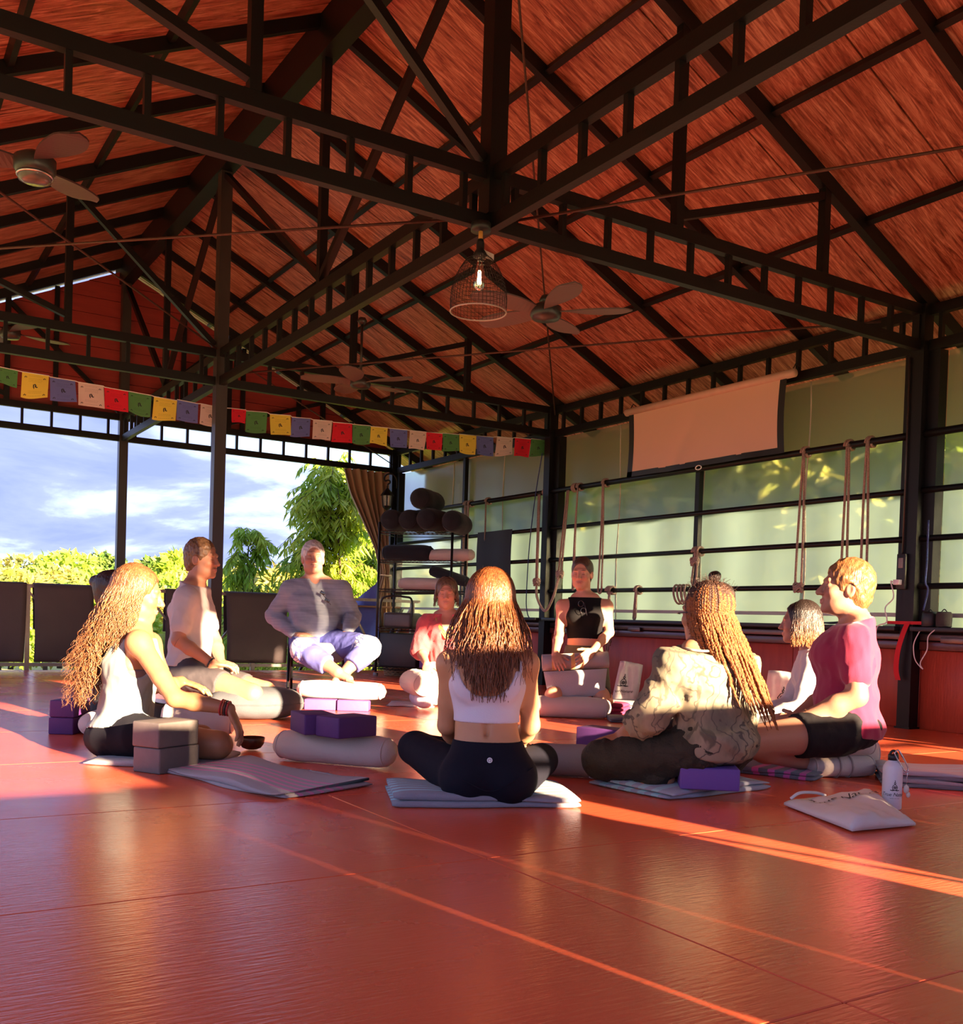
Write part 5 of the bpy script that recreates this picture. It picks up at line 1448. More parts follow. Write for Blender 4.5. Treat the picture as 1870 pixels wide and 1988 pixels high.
for k in range(3):
    MB().tube(smooth_path([(XR - 0.10, 4.62 + 0.05 * k, 0.722), (XR - 0.08, 4.75 + 0.04 * k, 0.735 + 0.01 * k), (XR - 0.11, 4.95, 0.725), (XR - 0.07, 5.1 - 0.03 * k, 0.73), (XR - 0.10, 4.8, 0.738 + 0.006 * k)], 8), 0.005, 5).build('black_cable', M_BLACKP, None, True, label='tangled black cable on the sill behind the crimson shirt, ' + ('lowest coil', 'middle coil', 'top coil')[k], cat='cable', group='black cables on the sill')

# ================================================================== wire shelf in the far corner
SX0, SX1, SY0, SY1 = 5.30, 6.16, 9.85, 10.33
pA = on(735, 1000, 1, 10.6)
def shelf_unit():
    A = at(733, 1180, 11.15); A[2] = 0
    d = nrm((RGT[0], RGT[1], 0)); 
    ax = nrm(at(860, 1180, 10.9) * np.array([1, 1, 0]) - A)          # along the front
    ay = np.array([-ax[1], ax[0], 0])
    Lx, Ly = 0.86, 0.44
    t = thing('wire_shelf', A, 'tall black wire shelf stacked with cushions in the far corner', 'shelf')
    M_WIRE = mat('black_wire', (0.02, 0.02, 0.022), 0.35, metal=0.5, bump=(60, 0.02))
    P = lambda u, w, z: A + ax * u + ay * w + np.array([0, 0, z])
    for u in (0, Lx):
        for w in (0, Ly):
            MB().tube([P(u, w, 0.06), P(u, w, 1.72)], 0.014, 10).build('post', M_WIRE, t, True)
            v, f = lathe([(0.001, -0.022), (0.022, -0.022), (0.022, 0.022), (0.001, 0.022)], P(u, w, 0.03), axis=ax, n=14); put('caster', mesh_py('caster', v, f, True), t, mat('grey_caster', (0.25, 0.24, 0.24), 0.4, bump=(40, 0.02)))
    zs_ = [0.12, 0.55, 0.98, 1.30, 1.62]
    for z in zs_:
        mb = MB()
        for dz in (0, -0.028):
            loop = [P(0, 0, z + dz), P(Lx, 0, z + dz), P(Lx, Ly, z + dz), P(0, Ly, z + dz), P(0, 0, z + dz)]
            for a, b in zip(loop[:-1], loop[1:]): mb.tube([a, b], 0.005, 5)
        for k in range(17):
            mb.tube([P(Lx * k / 16, 0, z), P(Lx * k / 16, Ly, z)], 0.0028, 4)
        for k in range(20):
            u = Lx * k / 20
            mb.tube([P(u, 0, z), P(u + Lx / 40, 0, z - 0.028), P(u + Lx / 20, 0, z)], 0.0028, 4, False)
        mb.build('wire_deck', M_WIRE, t)
    return P, Lx, Ly, zs_, ax, ay
P, Lx, Ly, zs_, sx, sy = shelf_unit()
for k, (u, w, dz, L_, R_) in enumerate(((0.10, 0.2, 0.005, 0.50, 0.125), (0.34, 0.2, 0.005, 0.52, 0.125), (0.59, 0.18, 0.005, 0.56, 0.13), (0.86, 0.14, -0.02, 0.60, 0.125), (0.48, 0.2, 0.235, 0.58, 0.125))):
    b_ = P(u, w, zs_[4] + dz)
    bolster('navy_bolster', b_, sy * 0.95 + sx * (0.1 * (k % 3 - 1)), L_, R_, M_NAVY, 'navy bolster on the top shelf, ' + ('first from the left', 'second from the left', 'third from the left', 'jutting out at the right', 'piled on the others')[k], group='navy bolsters on the shelf', seed=40 + k, squash=0.95)
bolster('navy_bolster', P(0.26, 0.2, zs_[3] + 0.005), sx, 0.62, 0.10, M_NAVY, 'navy bolster on the second shelf from the top', group='navy bolsters on the shelf', seed=47)
bolster('bolster', P(0.78, 0.16, zs_[3] + 0.005), sx * 0.96 - sy * 0.2, 0.62, 0.075, M_BEIGE, 'beige bolster sticking out of the second shelf', group='beige bolsters', seed=48)
bolster('navy_bolster', P(0.74, 0.22, zs_[3] - 0.22), sx * 0.86 + np.array([0, 0, -0.25]), 0.5, 0.07, M_NAVY, 'navy bolster slanting below the second shelf', group='navy bolsters on the shelf', seed=49)
bolster('bolster', P(0.48, 0.2, zs_[2] + 0.005), sx, 0.66, 0.075, M_BEIGE, 'beige bolster lying on the middle shelf', group='beige bolsters', seed=50)
put('grey_case', rbox(P(0.22, 0.2, zs_[1] + 0.09), sx * 0.17, sy * 0.16, (0, 0, 0.085), 0.03, 3), None, mat('dark_grey_case', (0.06, 0.055, 0.06), 0.4, bump=(50, 0.04)), label='dark grey rounded case on the lower shelf', cat='case')
MB().tube(smooth_path([P(0.03, 0.03, zs_[1]), P(0.03, 0.03, zs_[1] + 0.28), P(0.10, 0.03, zs_[1] + 0.35), P(0.30, 0.03, zs_[1] + 0.35), P(0.40, 0.03, zs_[1] + 0.30), P(0.40, 0.03, zs_[1])], 5), 0.012, 7).build('arched_bar', M_STEEL, None, True, label='black arched metal bar standing on the lower shelf', cat='bar')
put('black_box', rbox(P(0.25, 0.2, zs_[0] + 0.19), sx * 0.22, sy * 0.19, (0, 0, 0.185), 0.01, 2), None, M_BLACKP, label='large black box on the bottom shelf', cat='box')
for k, (u, dz) in enumerate(((0.57, 0.005), (0.70, 0.005), (0.70, 0.095), (0.70, 0.185), (0.70, 0.275))):
    b_ = P(u, 0.12, 0)
    block(b_[:2], sy, 0.2, 0.12, 0.086, M_VIOLET if k else M_LILAC, 'violet foam block on the bottom shelf, ' + ('on its own', 'lowest of the pile', 'second of the pile', 'third of the pile', 'top of the pile')[k], group='violet blocks on the shelf', z=zs_[0] + dz)
# basket
bk = fl(770, 1313) + FWD * 0.12
M_WICK = mat('wicker', (0.42, 0.25, 0.12), 0.8, noise=(90, 0.7, (0.25, 0.14, 0.06)), bump=(120, 0.5))
bsk = thing('wicker_basket', bk, 'small wicker basket with dark cloths on the floor by the shelf', 'basket')
mb = MB()
for k in range(9):
    z = 0.012 + 0.021 * k; rr_ = 0.115 + 0.030 * k / 8
    mb.tube([bk + RGT * 1.25 * rr_ * math.cos(a) + FWD * rr_ * math.sin(a) + np.array([0, 0, z + 0.004 * math.sin(16 * a + math.pi * k)]) for a in np.linspace(0, 6.2832, 49)], 0.0105, 5, False)
mb.build('weave', M_WICK, bsk, True)
v, f = lathe([(0.001, 0.004), (0.11, 0.004), (0.112, 0.012), (0.001, 0.02)], bk, n=20); put('basket_bottom', mesh_py('basket_bottom', v, f), bsk, M_WICK)
for k in range(4):
    cushion('rolled_cloth', bk + RGT * (-0.07 + 0.048 * k) + np.array([0, 0, 0.06]), RGT * 0.05, FWD * 0.08, 0.135 + 0.015 * (k % 2), (M_NAVY, M_GREYC, M_NAVY, M_BEIGE)[k], 'cloth bundle in the basket, ' + ('left dark one', 'grey one', 'middle dark one', 'pale one on the right')[k], 'cloth', 'cloths in the basket', seed=k, pw=2)

# lantern on the corner column
lt = on(752, 962, 1, 11.9)
ln = thing('wall_lantern', lt, 'black wrought lantern with scroll hook on the corner column', 'lantern')
v, f = lathe([(0.001, 0.13), (0.012, 0.12), (0.010, 0.10), (0.022, 0.085), (0.045, 0.06), (0.085, 0.01), (0.095, 0.0), (0.08, -0.005), (0.001, -0.005)], lt, n=6); put('roof', mesh_py('roof', v, f), ln, M_STEEL)
for k in range(6):
    a = 6.283 * k / 6
    MB().tube([lt + np.array([0.075 * math.cos(a), 0.075 * math.sin(a), 0]), lt + np.array([0.06 * math.cos(a), 0.06 * math.sin(a), -0.14])], 0.008, 5).build('frame_bar', M_STEEL, ln)
v, f = lathe([(0.070, -0.002), (0.056, -0.138)], lt, n=6); put('glass', mesh_py('glass', v, f), ln, mat('lantern_glass', (0.75, 0.66, 0.55), 0.2, trans=0.7, bump=(30, 0.05)))
v, f = lathe([(0.001, -0.138), (0.065, -0.138), (0.05, -0.165), (0.012, -0.19), (0.001, -0.2)], lt, n=6); put('base', mesh_py('base', v, f), ln, M_STEEL)
sc_ = [lt + RGT * x + np.array([0, 0, z]) for x, z in ((0.0, 0.13), (0.012, 0.155), (0.03, 0.165), (0.028, 0.19), (0.0, 0.20), (-0.03, 0.19), (-0.045, 0.22), (-0.03, 0.26), (0.02, 0.285), (0.08, 0.27), (0.12, 0.20), (0.12, 0.10))]
MB().tube(smooth_path(sc_, 5), 0.011, 6).build('scroll_hook', M_STEEL, ln, True)
# curtain gathered to the corner
M_CURT = mat('tan_curtain', (0.36, 0.23, 0.15), 0.85, noise=(4, 0.4, (0.28, 0.17, 0.11)), bump=(90, 0.15))
def curtain():
    rows = [(2.62, 5.52, 6.22), (2.3, 5.62, 6.22), (1.95, 5.82, 6.22), (1.6, 6.02, 6.22), (1.30, 6.10, 6.24), (1.22, 6.11, 6.23), (1.1, 6.05, 6.26), (0.8, 5.92, 6.30), (0.4, 5.80, 6.34), (0.06, 5.72, 6.36)]
    n = 54; v = []
    zz = [r[0] for r in rows]
    for z in np.linspace(2.62, 0.06, 30):
        x0 = np.interp(-z, [-q for q in zz], [r[1] for r in rows]); x1 = np.interp(-z, [-q for q in zz], [r[2] for r in rows])
        for j in range(n + 1):
            u = j / n
            v.append((x0 + (x1 - x0) * u, 12.24 + 0.05 * math.sin(u * 40 + 0.8 * math.sin(z * 2)) * (0.4 + 0.6 * min(1, (x1 - x0) / 0.5)) + 0.02 * math.sin(u * 13), z))
    q = [[i * (n + 1) + j, i * (n + 1) + j + 1, (i + 1) * (n + 1) + j + 1, (i + 1) * (n + 1) + j] for i in range(29) for j in range(n)]
    t = thing('curtain', (6.1, 12.24, 0.06), 'tan curtain tied back at the far corner', 'curtain')
    put('cloth', mesh_np('cloth', v, q), t, M_CURT)
    MB().tube([(6.17 + 0.09 * math.cos(a), 12.24 + 0.075 * math.sin(a), 1.24 + 0.01 * math.sin(a)) for a in np.linspace(0, 6.283, 20)], 0.012, 6, False).build('tie', M_ROPE, t, True)
curtain()
# bar table beyond the railing and blue tarp
tb = thing('side_table', (5.5, 11.85, 0), 'brown slatted table top on crossed black legs behind the railing', 'table')
for k in range(4): put('slat', rbox((5.5, 11.70 + 0.09 * k, 0.80), (0.62, 0, 0), (0, 0.041, 0), (0, 0, 0.012), 0.003, 1), tb, mat('brown_table_wood', (0.24, 0.10, 0.05), 0.5, noise=(6, 0.6, (0.16, 0.06, 0.03)), stretch=(0.3, 6, 6), bump=(30, 0.1)))
for x in (5.0, 6.0):
    bar('leg', (x - 0.25, 11.74, -0.10), (x + 0.2, 11.74, 0.79), 0.03, 0.03, M_STEEL, tb); bar('leg', (x + 0.25, 11.96, -0.10), (x - 0.2, 11.96, 0.79), 0.03, 0.03, M_STEEL, tb)
v, q = [], []
ta = [at(640, 1205, 13.3), at(735, 1130, 13.0), at(735, 1250, 13.0), at(640, 1250, 13.3)]
for i in range(13):
    for j in range(9):
        u, w = i / 12, j / 8
        p = lerp(lerp(ta[0], ta[1], u), lerp(ta[3], ta[2], u), w)
        v.append(p + FWD * 0.06 * math.sin(6 * u + 4 * w))
q = [[i * 9 + j, (i + 1) * 9 + j, (i + 1) * 9 + j + 1, i * 9 + j + 1] for i in range(12) for j in range(8)]
put('blue_tarp', mesh_np('blue_tarp', v, q), None, mat('blue_tarp', (0.09, 0.11, 0.42), 0.45, bump=(30, 0.15)), label='blue tarpaulin outside behind the curtain', cat='tarp')

# ================================================================== folding chair
def chair():
    c = at(617, 1262, 7.72); c[2] = 0
    fw = -nrm((CF[0], CF[1], 0)) * 0.985 + RGT * 0.17   # faces the camera
    fw = nrm(fw); sd = np.array([fw[1], -fw[0], 0])
    if np.dot(sd, RGT) < 0: sd = -sd
    t = thing('folding_chair', c, 'folding chair with red padded back and black steel legs', 'chair')
    P = lambda s, f, z: c + sd * s + fw * f + np.array([0, 0, z])
    M_RSEAT = mat('red_vinyl', (0.30, 0.012, 0.022), 0.45, bump=(120, 0.05))
    put('seat', rbox(P(0, 0.02, 0.425), sd * 0.20, fw * 0.20, (0, 0, 0.02), 0.015, 3), t, M_RSEAT)
    up = nrm(np.array([0, 0, 1.0]) - fw * 0.2)
    put('backrest', rbox(P(0, -0.27, 0.70), sd * 0.205, up * 0.17, np.cross(sd, up) * 0.018, 0.015, 3), t, M_RSEAT)
    for s in (-1, 1):
        MB().tube(smooth_path([P(s * 0.215, 0.26, 0.0), P(s * 0.215, 0.06, 0.35), P(s * 0.215, -0.25, 0.80), P(s * 0.20, -0.29, 0.88)], 5), 0.011, 8).build('front_leg', M_STEEL, t, True)
        MB().tube([P(s * 0.195, -0.25, 0.0), P(s * 0.195, 0.16, 0.41)], 0.011, 8).build('rear_leg', M_STEEL, t, True)
    MB().tube([P(-0.195, -0.18, 0.07), P(0.195, -0.18, 0.07)], 0.009, 7).build('stretcher', M_STEEL, t, True)
    MB().tube([P(-0.215, 0.20, 0.10), P(0.215, 0.20, 0.10)], 0.009, 7).build('stretcher', M_STEEL, t, True)
    return P, c, fw, sd
CHP, CHC, CHF, CHS = chair()
# ================================================================== smooth bodies
UP = np.array([0, 0, 1.0])
class Sdf:
    def __init__(s):
        s.p = []; s.fine = []
    def cone(s, a, b, ra, rb, k=0.02, tag='x', sub=False):
        s.p.append(('c', np.asarray(a, float), np.asarray(b, float), ra, rb, k, tag, sub))
    def ell(s, c, r, ax=None, k=0.02, tag='x', sub=False):
        s.p.append(('e', np.asarray(c, float), np.asarray(r, float), np.eye(3) if ax is None else np.asarray(ax, float), None, k, tag, sub))
    def tor(s, a, b, wa, wb, side, k=0.03, tag='torso'):
        s.p.append(('t', np.asarray(a, float), np.asarray(b, float), (wa, wb), nrm(side), k, tag, False))

def prim_box(p, g):
    if p[0] == 'c':
        m = max(p[3], p[4]); return np.minimum(p[1], p[2]) - m - g, np.maximum(p[1], p[2]) + m + g
    if p[0] == 'e':
        m = max(p[2]); return p[1] - m - g, p[1] + m + g
    m = max(max(p[3][0]), max(p[3][1])); return np.minimum(p[1], p[2]) - m - g, np.maximum(p[1], p[2]) + m + g

def prim_d(p, X, Y, Z):
    if p[0] == 'c':
        a, b = p[1], p[2]; ba = b - a; L2 = max(1e-9, float(ba @ ba))
        px, py, pz = X - a[0], Y - a[1], Z - a[2]
        h = np.clip((px * ba[0] + py * ba[1] + pz * ba[2]) / L2, 0, 1)
        return np.sqrt((px - h * ba[0]) ** 2 + (py - h * ba[1]) ** 2 + (pz - h * ba[2]) ** 2) - (p[3] + (p[4] - p[3]) * h)
    if p[0] == 'e':
        c, r, A = p[1], p[2], p[3]
        px, py, pz = X - c[0], Y - c[1], Z - c[2]
        u = px * A[0][0] + py * A[0][1] + pz * A[0][2]
        v = px * A[1][0] + py * A[1][1] + pz * A[1][2]
        w = px * A[2][0] + py * A[2][1] + pz * A[2][2]
        k0 = np.sqrt((u / r[0]) ** 2 + (v / r[1]) ** 2 + (w / r[2]) ** 2)
        k1 = np.sqrt((u / r[0] ** 2) ** 2 + (v / r[1] ** 2) ** 2 + (w / r[2] ** 2) ** 2) + 1e-6
        return k0 * (k0 - 1) / k1
    a, b = p[1], p[2]; (wa, wb) = p[3]; sd = p[4]
    ba = b - a; L = np.linalg.norm(ba); axv = ba / L
    sd = nrm(sd - axv * (sd @ axv)); dv = np.cross(axv, sd)
    px, py, pz = X - a[0], Y - a[1], Z - a[2]
    t = px * axv[0] + py * axv[1] + pz * axv[2]
    h = np.clip(t / L, 0, 1)
    w = t - h * L
    u = px * sd[0] + py * sd[1] + pz * sd[2]
    v = px * dv[0] + py * dv[1] + pz * dv[2]
    W = wa[0] + (wb[0] - wa[0]) * h; D = wa[1] + (wb[1] - wa[1]) * h; Mm = np.minimum(W, D) * 0.7
    k0 = np.sqrt((u / W) ** 2 + (v / D) ** 2 + (w / Mm) ** 2)
    k1 = np.sqrt((u / W ** 2) ** 2 + (v / D ** 2) ** 2 + (w / Mm ** 2) ** 2) + 1e-6
    return k0 * (k0 - 1) / k1

def sdf_field(prims, xs, ys, zs, grow=0.0, grow_by=None):
    F = np.full((len(xs), len(ys), len(zs)), 0.12, np.float32)
    for p in prims:
        k = p[5]; g = grow if grow_by is None else grow_by.get(p[6], grow)
        lo, hi = prim_box(p, g + k + 0.035)
        i0, i1 = np.searchsorted(xs, (lo[0], hi[0])); j0, j1 = np.searchsorted(ys, (lo[1], hi[1])); k0, k1 = np.searchsorted(zs, (lo[2], hi[2]))
        if i1 <= i0 or j1 <= j0 or k1 <= k0: continue
        X = xs[i0:i1, None, None]; Y = ys[None, j0:j1, None]; Z = zs[None, None, k0:k1]
        d = prim_d(p, X, Y, Z)
        sub = F[i0:i1, j0:j1, k0:k1]
        if p[7]:
            d = -d; h = np.maximum(k - np.abs(sub - d), 0) / k
            F[i0:i1, j0:j1, k0:k1] = np.maximum(sub, d) + h * h * k * 0.25
        else:
            d = d - g
            h = np.maximum(k - np.abs(sub - d), 0) / k
            F[i0:i1, j0:j1, k0:k1] = np.minimum(sub, d) - h * h * k * 0.25
    return F

_CO = np.array([(0, 0, 0), (1, 0, 0), (0, 1, 0), (1, 1, 0), (0, 0, 1), (1, 0, 1), (0, 1, 1), (1, 1, 1)])
_ED = [(0, 1), (2, 3), (4, 5), (6, 7), (0, 2), (1, 3), (4, 6), (5, 7), (0, 4), (1, 5), (2, 6), (3, 7)]
def surface_nets(F, xs, ys, zs):
    ins = F < 0
    c = np.zeros(tuple(n - 1 for n in F.shape), np.int8)
    for dx, dy, dz in _CO:
        c += ins[dx:dx + c.shape[0], dy:dy + c.shape[1], dz:dz + c.shape[2]]
    act = np.argwhere((c > 0) & (c < 8))
    if len(act) == 0: return np.zeros((0, 3)), np.zeros((0, 4), int)
    idx = np.full(c.shape, -1, np.int32); idx[tuple(act.T)] = np.arange(len(act))
    vals = np.stack([F[act[:, 0] + o[0], act[:, 1] + o[1], act[:, 2] + o[2]] for o in _CO], 1)
    pos = np.stack([np.stack([xs[act[:, 0] + o[0]], ys[act[:, 1] + o[1]], zs[act[:, 2] + o[2]]], 1) for o in _CO], 1)
    acc = np.zeros((len(act), 3)); n = np.zeros(len(act))
    for a, b in _ED:
        va, vb = vals[:, a], vals[:, b]
        m = (va < 0) != (vb < 0)
        t = np.where(m, va / np.where(m, va - vb, 1), 0)
        acc += np.where(m[:, None], pos[:, a] + (pos[:, b] - pos[:, a]) * t[:, None], 0); n += m
    v = acc / n[:, None]
    quads = []
    for ax in range(3):
        s0 = [slice(None)] * 3; s1 = [slice(None)] * 3
        s0[ax] = slice(0, -1); s1[ax] = slice(1, None)
        A, B = ins[tuple(s0)], ins[tuple(s1)]
        e = np.argwhere(A != B)
        o1, o2 = [(1, 2), (2, 0), (0, 1)][ax]
        ok = (e[:, o1] > 0) & (e[:, o2] > 0) & (e[:, o1] < F.shape[o1] - 1) & (e[:, o2] < F.shape[o2] - 1)
        e = e[ok]
        flip = A[tuple(e.T)]
        def g(d1, d2):
            q = e.copy(); q[:, o1] -= d1; q[:, o2] -= d2
            return idx[tuple(q.T)]
        q = np.stack([g(1, 1), g(0, 1), g(0, 0), g(1, 0)], 1)
        q = np.where(flip[:, None], q, q[:, ::-1])
        quads.append(q)
    q = np.concatenate(quads)
    return v, q[(q >= 0).all(1)]

def grid_of(prims, h, g=0.0, box=None):
    if box is None:
        lo = np.min([prim_box(p, g + 0.01)[0] for p in prims if not p[7]], 0); hi = np.max([prim_box(p, g + 0.01)[1] for p in prims if not p[7]], 0)
    else: lo, hi = box
    return [np.arange(lo[i] - 2 * h, hi[i] + 3 * h, h) for i in range(3)]

def mesh_body(prims, fine, h=0.011):
    """coarse body plus finer boxes (head, hands) stitched by overlap"""
    xs, ys, zs = grid_of(prims, h)
    v, q = surface_nets(sdf_field(prims, xs, ys, zs), xs, ys, zs)
    V_, Q_ = [v], []
    cen = v[q].mean(1)
    keep = np.ones(len(q), bool)
    for (c, r, hf) in fine:
        r = np.asarray(r, float)
        keep &= ~(np.abs(cen - c) < (r - 1.6 * h)).all(1)
    Q_.append(q[keep]); o = len(v)
    for (c, r, hf) in fine:
        r = np.asarray(r, float)
        xs, ys, zs = grid_of(prims, hf, box=(c - r, c + r))
        v2, q2 = surface_nets(sdf_field(prims, xs, ys, zs), xs, ys, zs)
        if len(v2) == 0: continue
        V_.append(v2); Q_.append(q2 + o); o += len(v2)
    return np.concatenate(V_), np.concatenate(Q_)

def wobble(X, Y, Z, seed, freq, n=5):
    rng = np.random.default_rng(seed)
    out = 0
    for i in range(n):
        d = rng.normal(size=3); d /= np.linalg.norm(d)
        fr = freq * (0.6 + 0.9 * rng.random())
        out = out + np.sin(fr * (X * d[0] + Y * d[1] + Z * d[2]) + rng.random() * 6.28)
    return out / n

def garment(name, S, tags, grow, m, parent, cuts=(), fold=0.0, freq=40, h=0.009, seed=1, subs=(), grow_by=None, extra=(), box=None):
    """cloth shell over chosen body parts; cuts = [(point, outward normal)] planes; subs = Sdf prims taken away"""
    prims = [p for p in S.p if p[6] in tags and not p[7]] + list(extra)
    gmax = max([grow] + list((grow_by or {}).values()))
    xs, ys, zs = grid_of(prims, h, gmax, box)
    F = sdf_field(prims, xs, ys, zs, grow, grow_by)
    X, Y, Z = xs[:, None, None], ys[None, :, None], zs[None, None, :]
    if fold:
        w_ = wobble(X, Y, Z, seed, freq); F = F + (fold * (1.7 * np.abs(w_) ** 0.8 - 0.6 + 0.5 * wobble(X, Y, Z, seed + 50, freq * 0.6, 3)) + 0.35 * fold * (1.6 * np.abs(wobble(X, Y, Z, seed + 9, freq * 2.2, 4)) - 0.5)).astype(np.float32)
    for c, n in cuts:
        n = nrm(n)
        F = np.maximum(F, ((X - c[0]) * n[0] + (Y - c[1]) * n[1] + (Z - c[2]) * n[2]).astype(np.float32))
    for p in subs:
        F = np.maximum(F, -prim_d(p, X, Y, Z).astype(np.float32))
    v, q = surface_nets(F, xs, ys, zs)
    return put(name, mesh_np(name, v, q), parent, m)

def add_head(S, c, f, u, hs=1.0, female=True, neck_base=None, rn=0.05, jaw=1.0, nose=1.0):
    f = nrm(f); u = nrm(np.asarray(u, float) - f * np.dot(u, f)); s = np.cross(f, u)
    L = lambda x, y, z: c + hs * (s * x + f * y + u * z)
    A = np.stack([s, f, u]); R = lambda *r: np.array(r) * hs
    S.ell(L(0, -0.018, 0.030), R(0.074, 0.094, 0.086), A, 0.01, 'cranium')
    S.ell(L(0, 0.028, -0.030), R(0.062, 0.062, 0.088), A, 0.03, 'head')
    S.ell(L(0, 0.036, -0.083), R(0.050 * jaw, 0.046, 0.036), A, 0.03, 'head')
    S.ell(L(0, 0.074, -0.104), R(0.020, 0.014, 0.016), A, 0.02, 'head')
    for q in (-1, 1):
        S.ell(L(q * 0.036, 0.060, -0.030), R(0.026, 0.026, 0.024), A, 0.02, 'head')
        S.ell(L(q * 0.050, 0.012, -0.070), R(0.014, 0.03, 0.026), A, 0.02, 'head')
    S.cone(L(-0.036, 0.078, 0.022), L(0.036, 0.078, 0.022), 0.011 * hs, 0.011 * hs, 0.016, 'head')
    for q in (-1, 1):
        S.ell(L(q * 0.031, 0.098, -0.002), R(0.019, 0.014, 0.014), A, 0.012, 'head', True)
        S.ell(L(q * 0.031, 0.073, -0.003), R(0.0165, 0.0155, 0.0125), A, 0.006, 'head')
    S.cone(L(0, 0.086, 0.008), L(0, 0.108 + 0.006 * (nose - 1), -0.034), 0.0075 * hs, 0.0115 * hs * nose, 0.012, 'head')
    for q in (-1, 1):
        S.ell(L(q * 0.013, 0.096, -0.038), R(0.0085, 0.010, 0.0075), A, 0.006, 'head')
    S.cone(L(-0.017, 0.086, -0.0665), L(0.017, 0.086, -0.0665), 0.0065 * hs, 0.0065 * hs, 0.006, 'head')
    S.ell(L(0, 0.0915, -0.066), R(0.014, 0.007, 0.005), A, 0.006, 'head')
    S.ell(L(0, 0.0885, -0.077), R(0.018, 0.0085, 0.0065), A, 0.005, 'head')
    for q in (-1, 1):
        e = nrm(f * 0.25 + s * q * 1.0)
        Ae = np.stack([np.cross(u, nrm(f - s * q * 0.3)), nrm(f - s * q * 0.3), u])
        S.ell(L(q * 0.075, -0.008, -0.012), R(0.009, 0.020, 0.032), Ae, 0.008, 'ear')
        S.ell(L(q * 0.083, -0.002, -0.010), R(0.006, 0.011, 0.020), Ae, 0.005, 'ear', True)
    if neck_base is not None:
        S.cone(neck_base, L(0, -0.022, -0.055), rn * 1.12, rn, 0.03, 'neck')
    return dict(c=np.asarray(c, float), f=f, u=u, s=s, hs=hs, L=L, A=A)

def add_hand(S, wr, d, n, t, size=1.0, curl=(0.25, 0.35, 0.35), spread=0.10, r=1.0, thumb=0.7, k=0.006):
    """wrist, finger direction, palm-facing normal, thumb-side vector"""
    d = nrm(d); n = nrm(np.asarray(n) - d * np.dot(n, d)); t = nrm(np.asarray(t) - d * np.dot(t, d) - n * np.dot(t, n))
    wr = np.asarray(wr, float); z = size
    A = np.stack([t, d, n])
    S.ell(wr + d * 0.045 * z, np.array([0.039, 0.052, 0.0145]) * z, A, 0.014, 'hand')
    for b, L_, a in ((0.029, 0.070, 1.0), (0.0095, 0.078, 0.3), (-0.0105, 0.072, -0.35), (-0.029, 0.056, -1.0)):
        p = wr + (d * (0.085 - 0.004 * abs(a) * 2) + t * b) * z
        fd = nrm(d + t * spread * a)
        ang = 0.0
        rr_ = 0.0088 * z * r
        for sgi, (fr, cu) in enumerate(zip((0.44, 0.31, 0.25), curl)):
            ang += cu
            dd = fd * math.cos(ang) + n * math.sin(ang)
            q = p + dd * L_ * fr * z
            S.cone(p, q, rr_, rr_ * 0.9, k if sgi else 0.010, 'hand')
            p = q; rr_ *= 0.9
    p = wr + (d * 0.022 + t * 0.026 + n * 0.006) * z
    dd = nrm(d * (1 - thumb * 0.5) + t * thumb + n * 0.25)
    q = p + dd * 0.042 * z
    S.cone(p, q, 0.0135 * z, 0.0105 * z, 0.012, 'hand')
    d2 = nrm(dd * 0.8 + d * 0.5)
    S.cone(q, q + d2 * 0.032 * z, 0.0100 * z, 0.0085 * z, 0.006, 'hand')
    S.fine.append((wr + d * 0.075 * z, np.array([0.115, 0.115, 0.115]) * z, 0.0046))

def skin_mesh(name, S, head, tone, parent, h=0.011, brow=(0.10, 0.05, 0.03), lip=(0.55, 0.20, 0.17), extra=None, hh=0.0036, face=True):
    fine = list(S.fine)
    if head is not None and face:
        fine.insert(0, (head['c'] + head['u'] * -0.005 * head['hs'], np.array([0.135, 0.135, 0.150]) * head['hs'], hh))
    v, q = mesh_body(S.p, fine, h)
    me = mesh_np(name, v, q)
    col = np.tile(np.array([*tone, 1.0], np.float32), (len(v), 1))
    if head is not None:
        d = (v - head['c']) / head['hs']
        x, y, z = d @ head['s'], d @ head['f'], d @ head['u']
        ax = np.abs(x)
        def blend(mask, c_):
            mask = np.clip(mask, 0, 1)[:, None]
            col[:, :3] = col[:, :3] * (1 - mask) + np.array(c_) * mask
        near = (y > 0.03) & (np.abs(z) < 0.13) & (ax < 0.09)
        sm = lambda e: np.clip(1.6 * (1 - e), 0, 1) * near
        blend(0.45 * sm(((ax - 0.038) / 0.026) ** 2 + ((z + 0.034) / 0.024) ** 2), np.array(tone) * np.array([1.05, 0.72, 0.70]))
        blend(0.9 * sm((x / 0.023) ** 2 + ((z + 0.0705) / 0.0105) ** 2), lip)
        blend(0.95 * sm((x / 0.021) ** 2 + ((z + 0.0712) / 0.0022) ** 2), np.array(lip) * 0.4)
        blend(0.85 * sm(((ax - 0.030) / 0.021) ** 2 + ((z - 0.0225 + 5 * (ax - 0.03) ** 2) / 0.0055) ** 2), brow)
        blend(0.9 * sm(((ax - 0.031) / 0.017) ** 2 + ((z + 0.0085 - 9 * (ax - 0.031) ** 2) / 0.0030) ** 2), np.array(brow) * 0.6)
        if extra: extra(blend, sm, x, y, z, ax)
    at_ = me.attributes.new('skin', 'FLOAT_COLOR', 'POINT')
    at_.data.foreach_set('color', col.ravel())
    m = mat('skin_' + name + '_%d' % len(MATS), tone, 0.5, spec=0.4, attr='skin', noise=(35, 0.14, tuple(np.array(tone) * np.array([0.95, 0.72, 0.68]))), bump=(240, 0.06), sss=0.12)
    return put('body', me, parent, m)

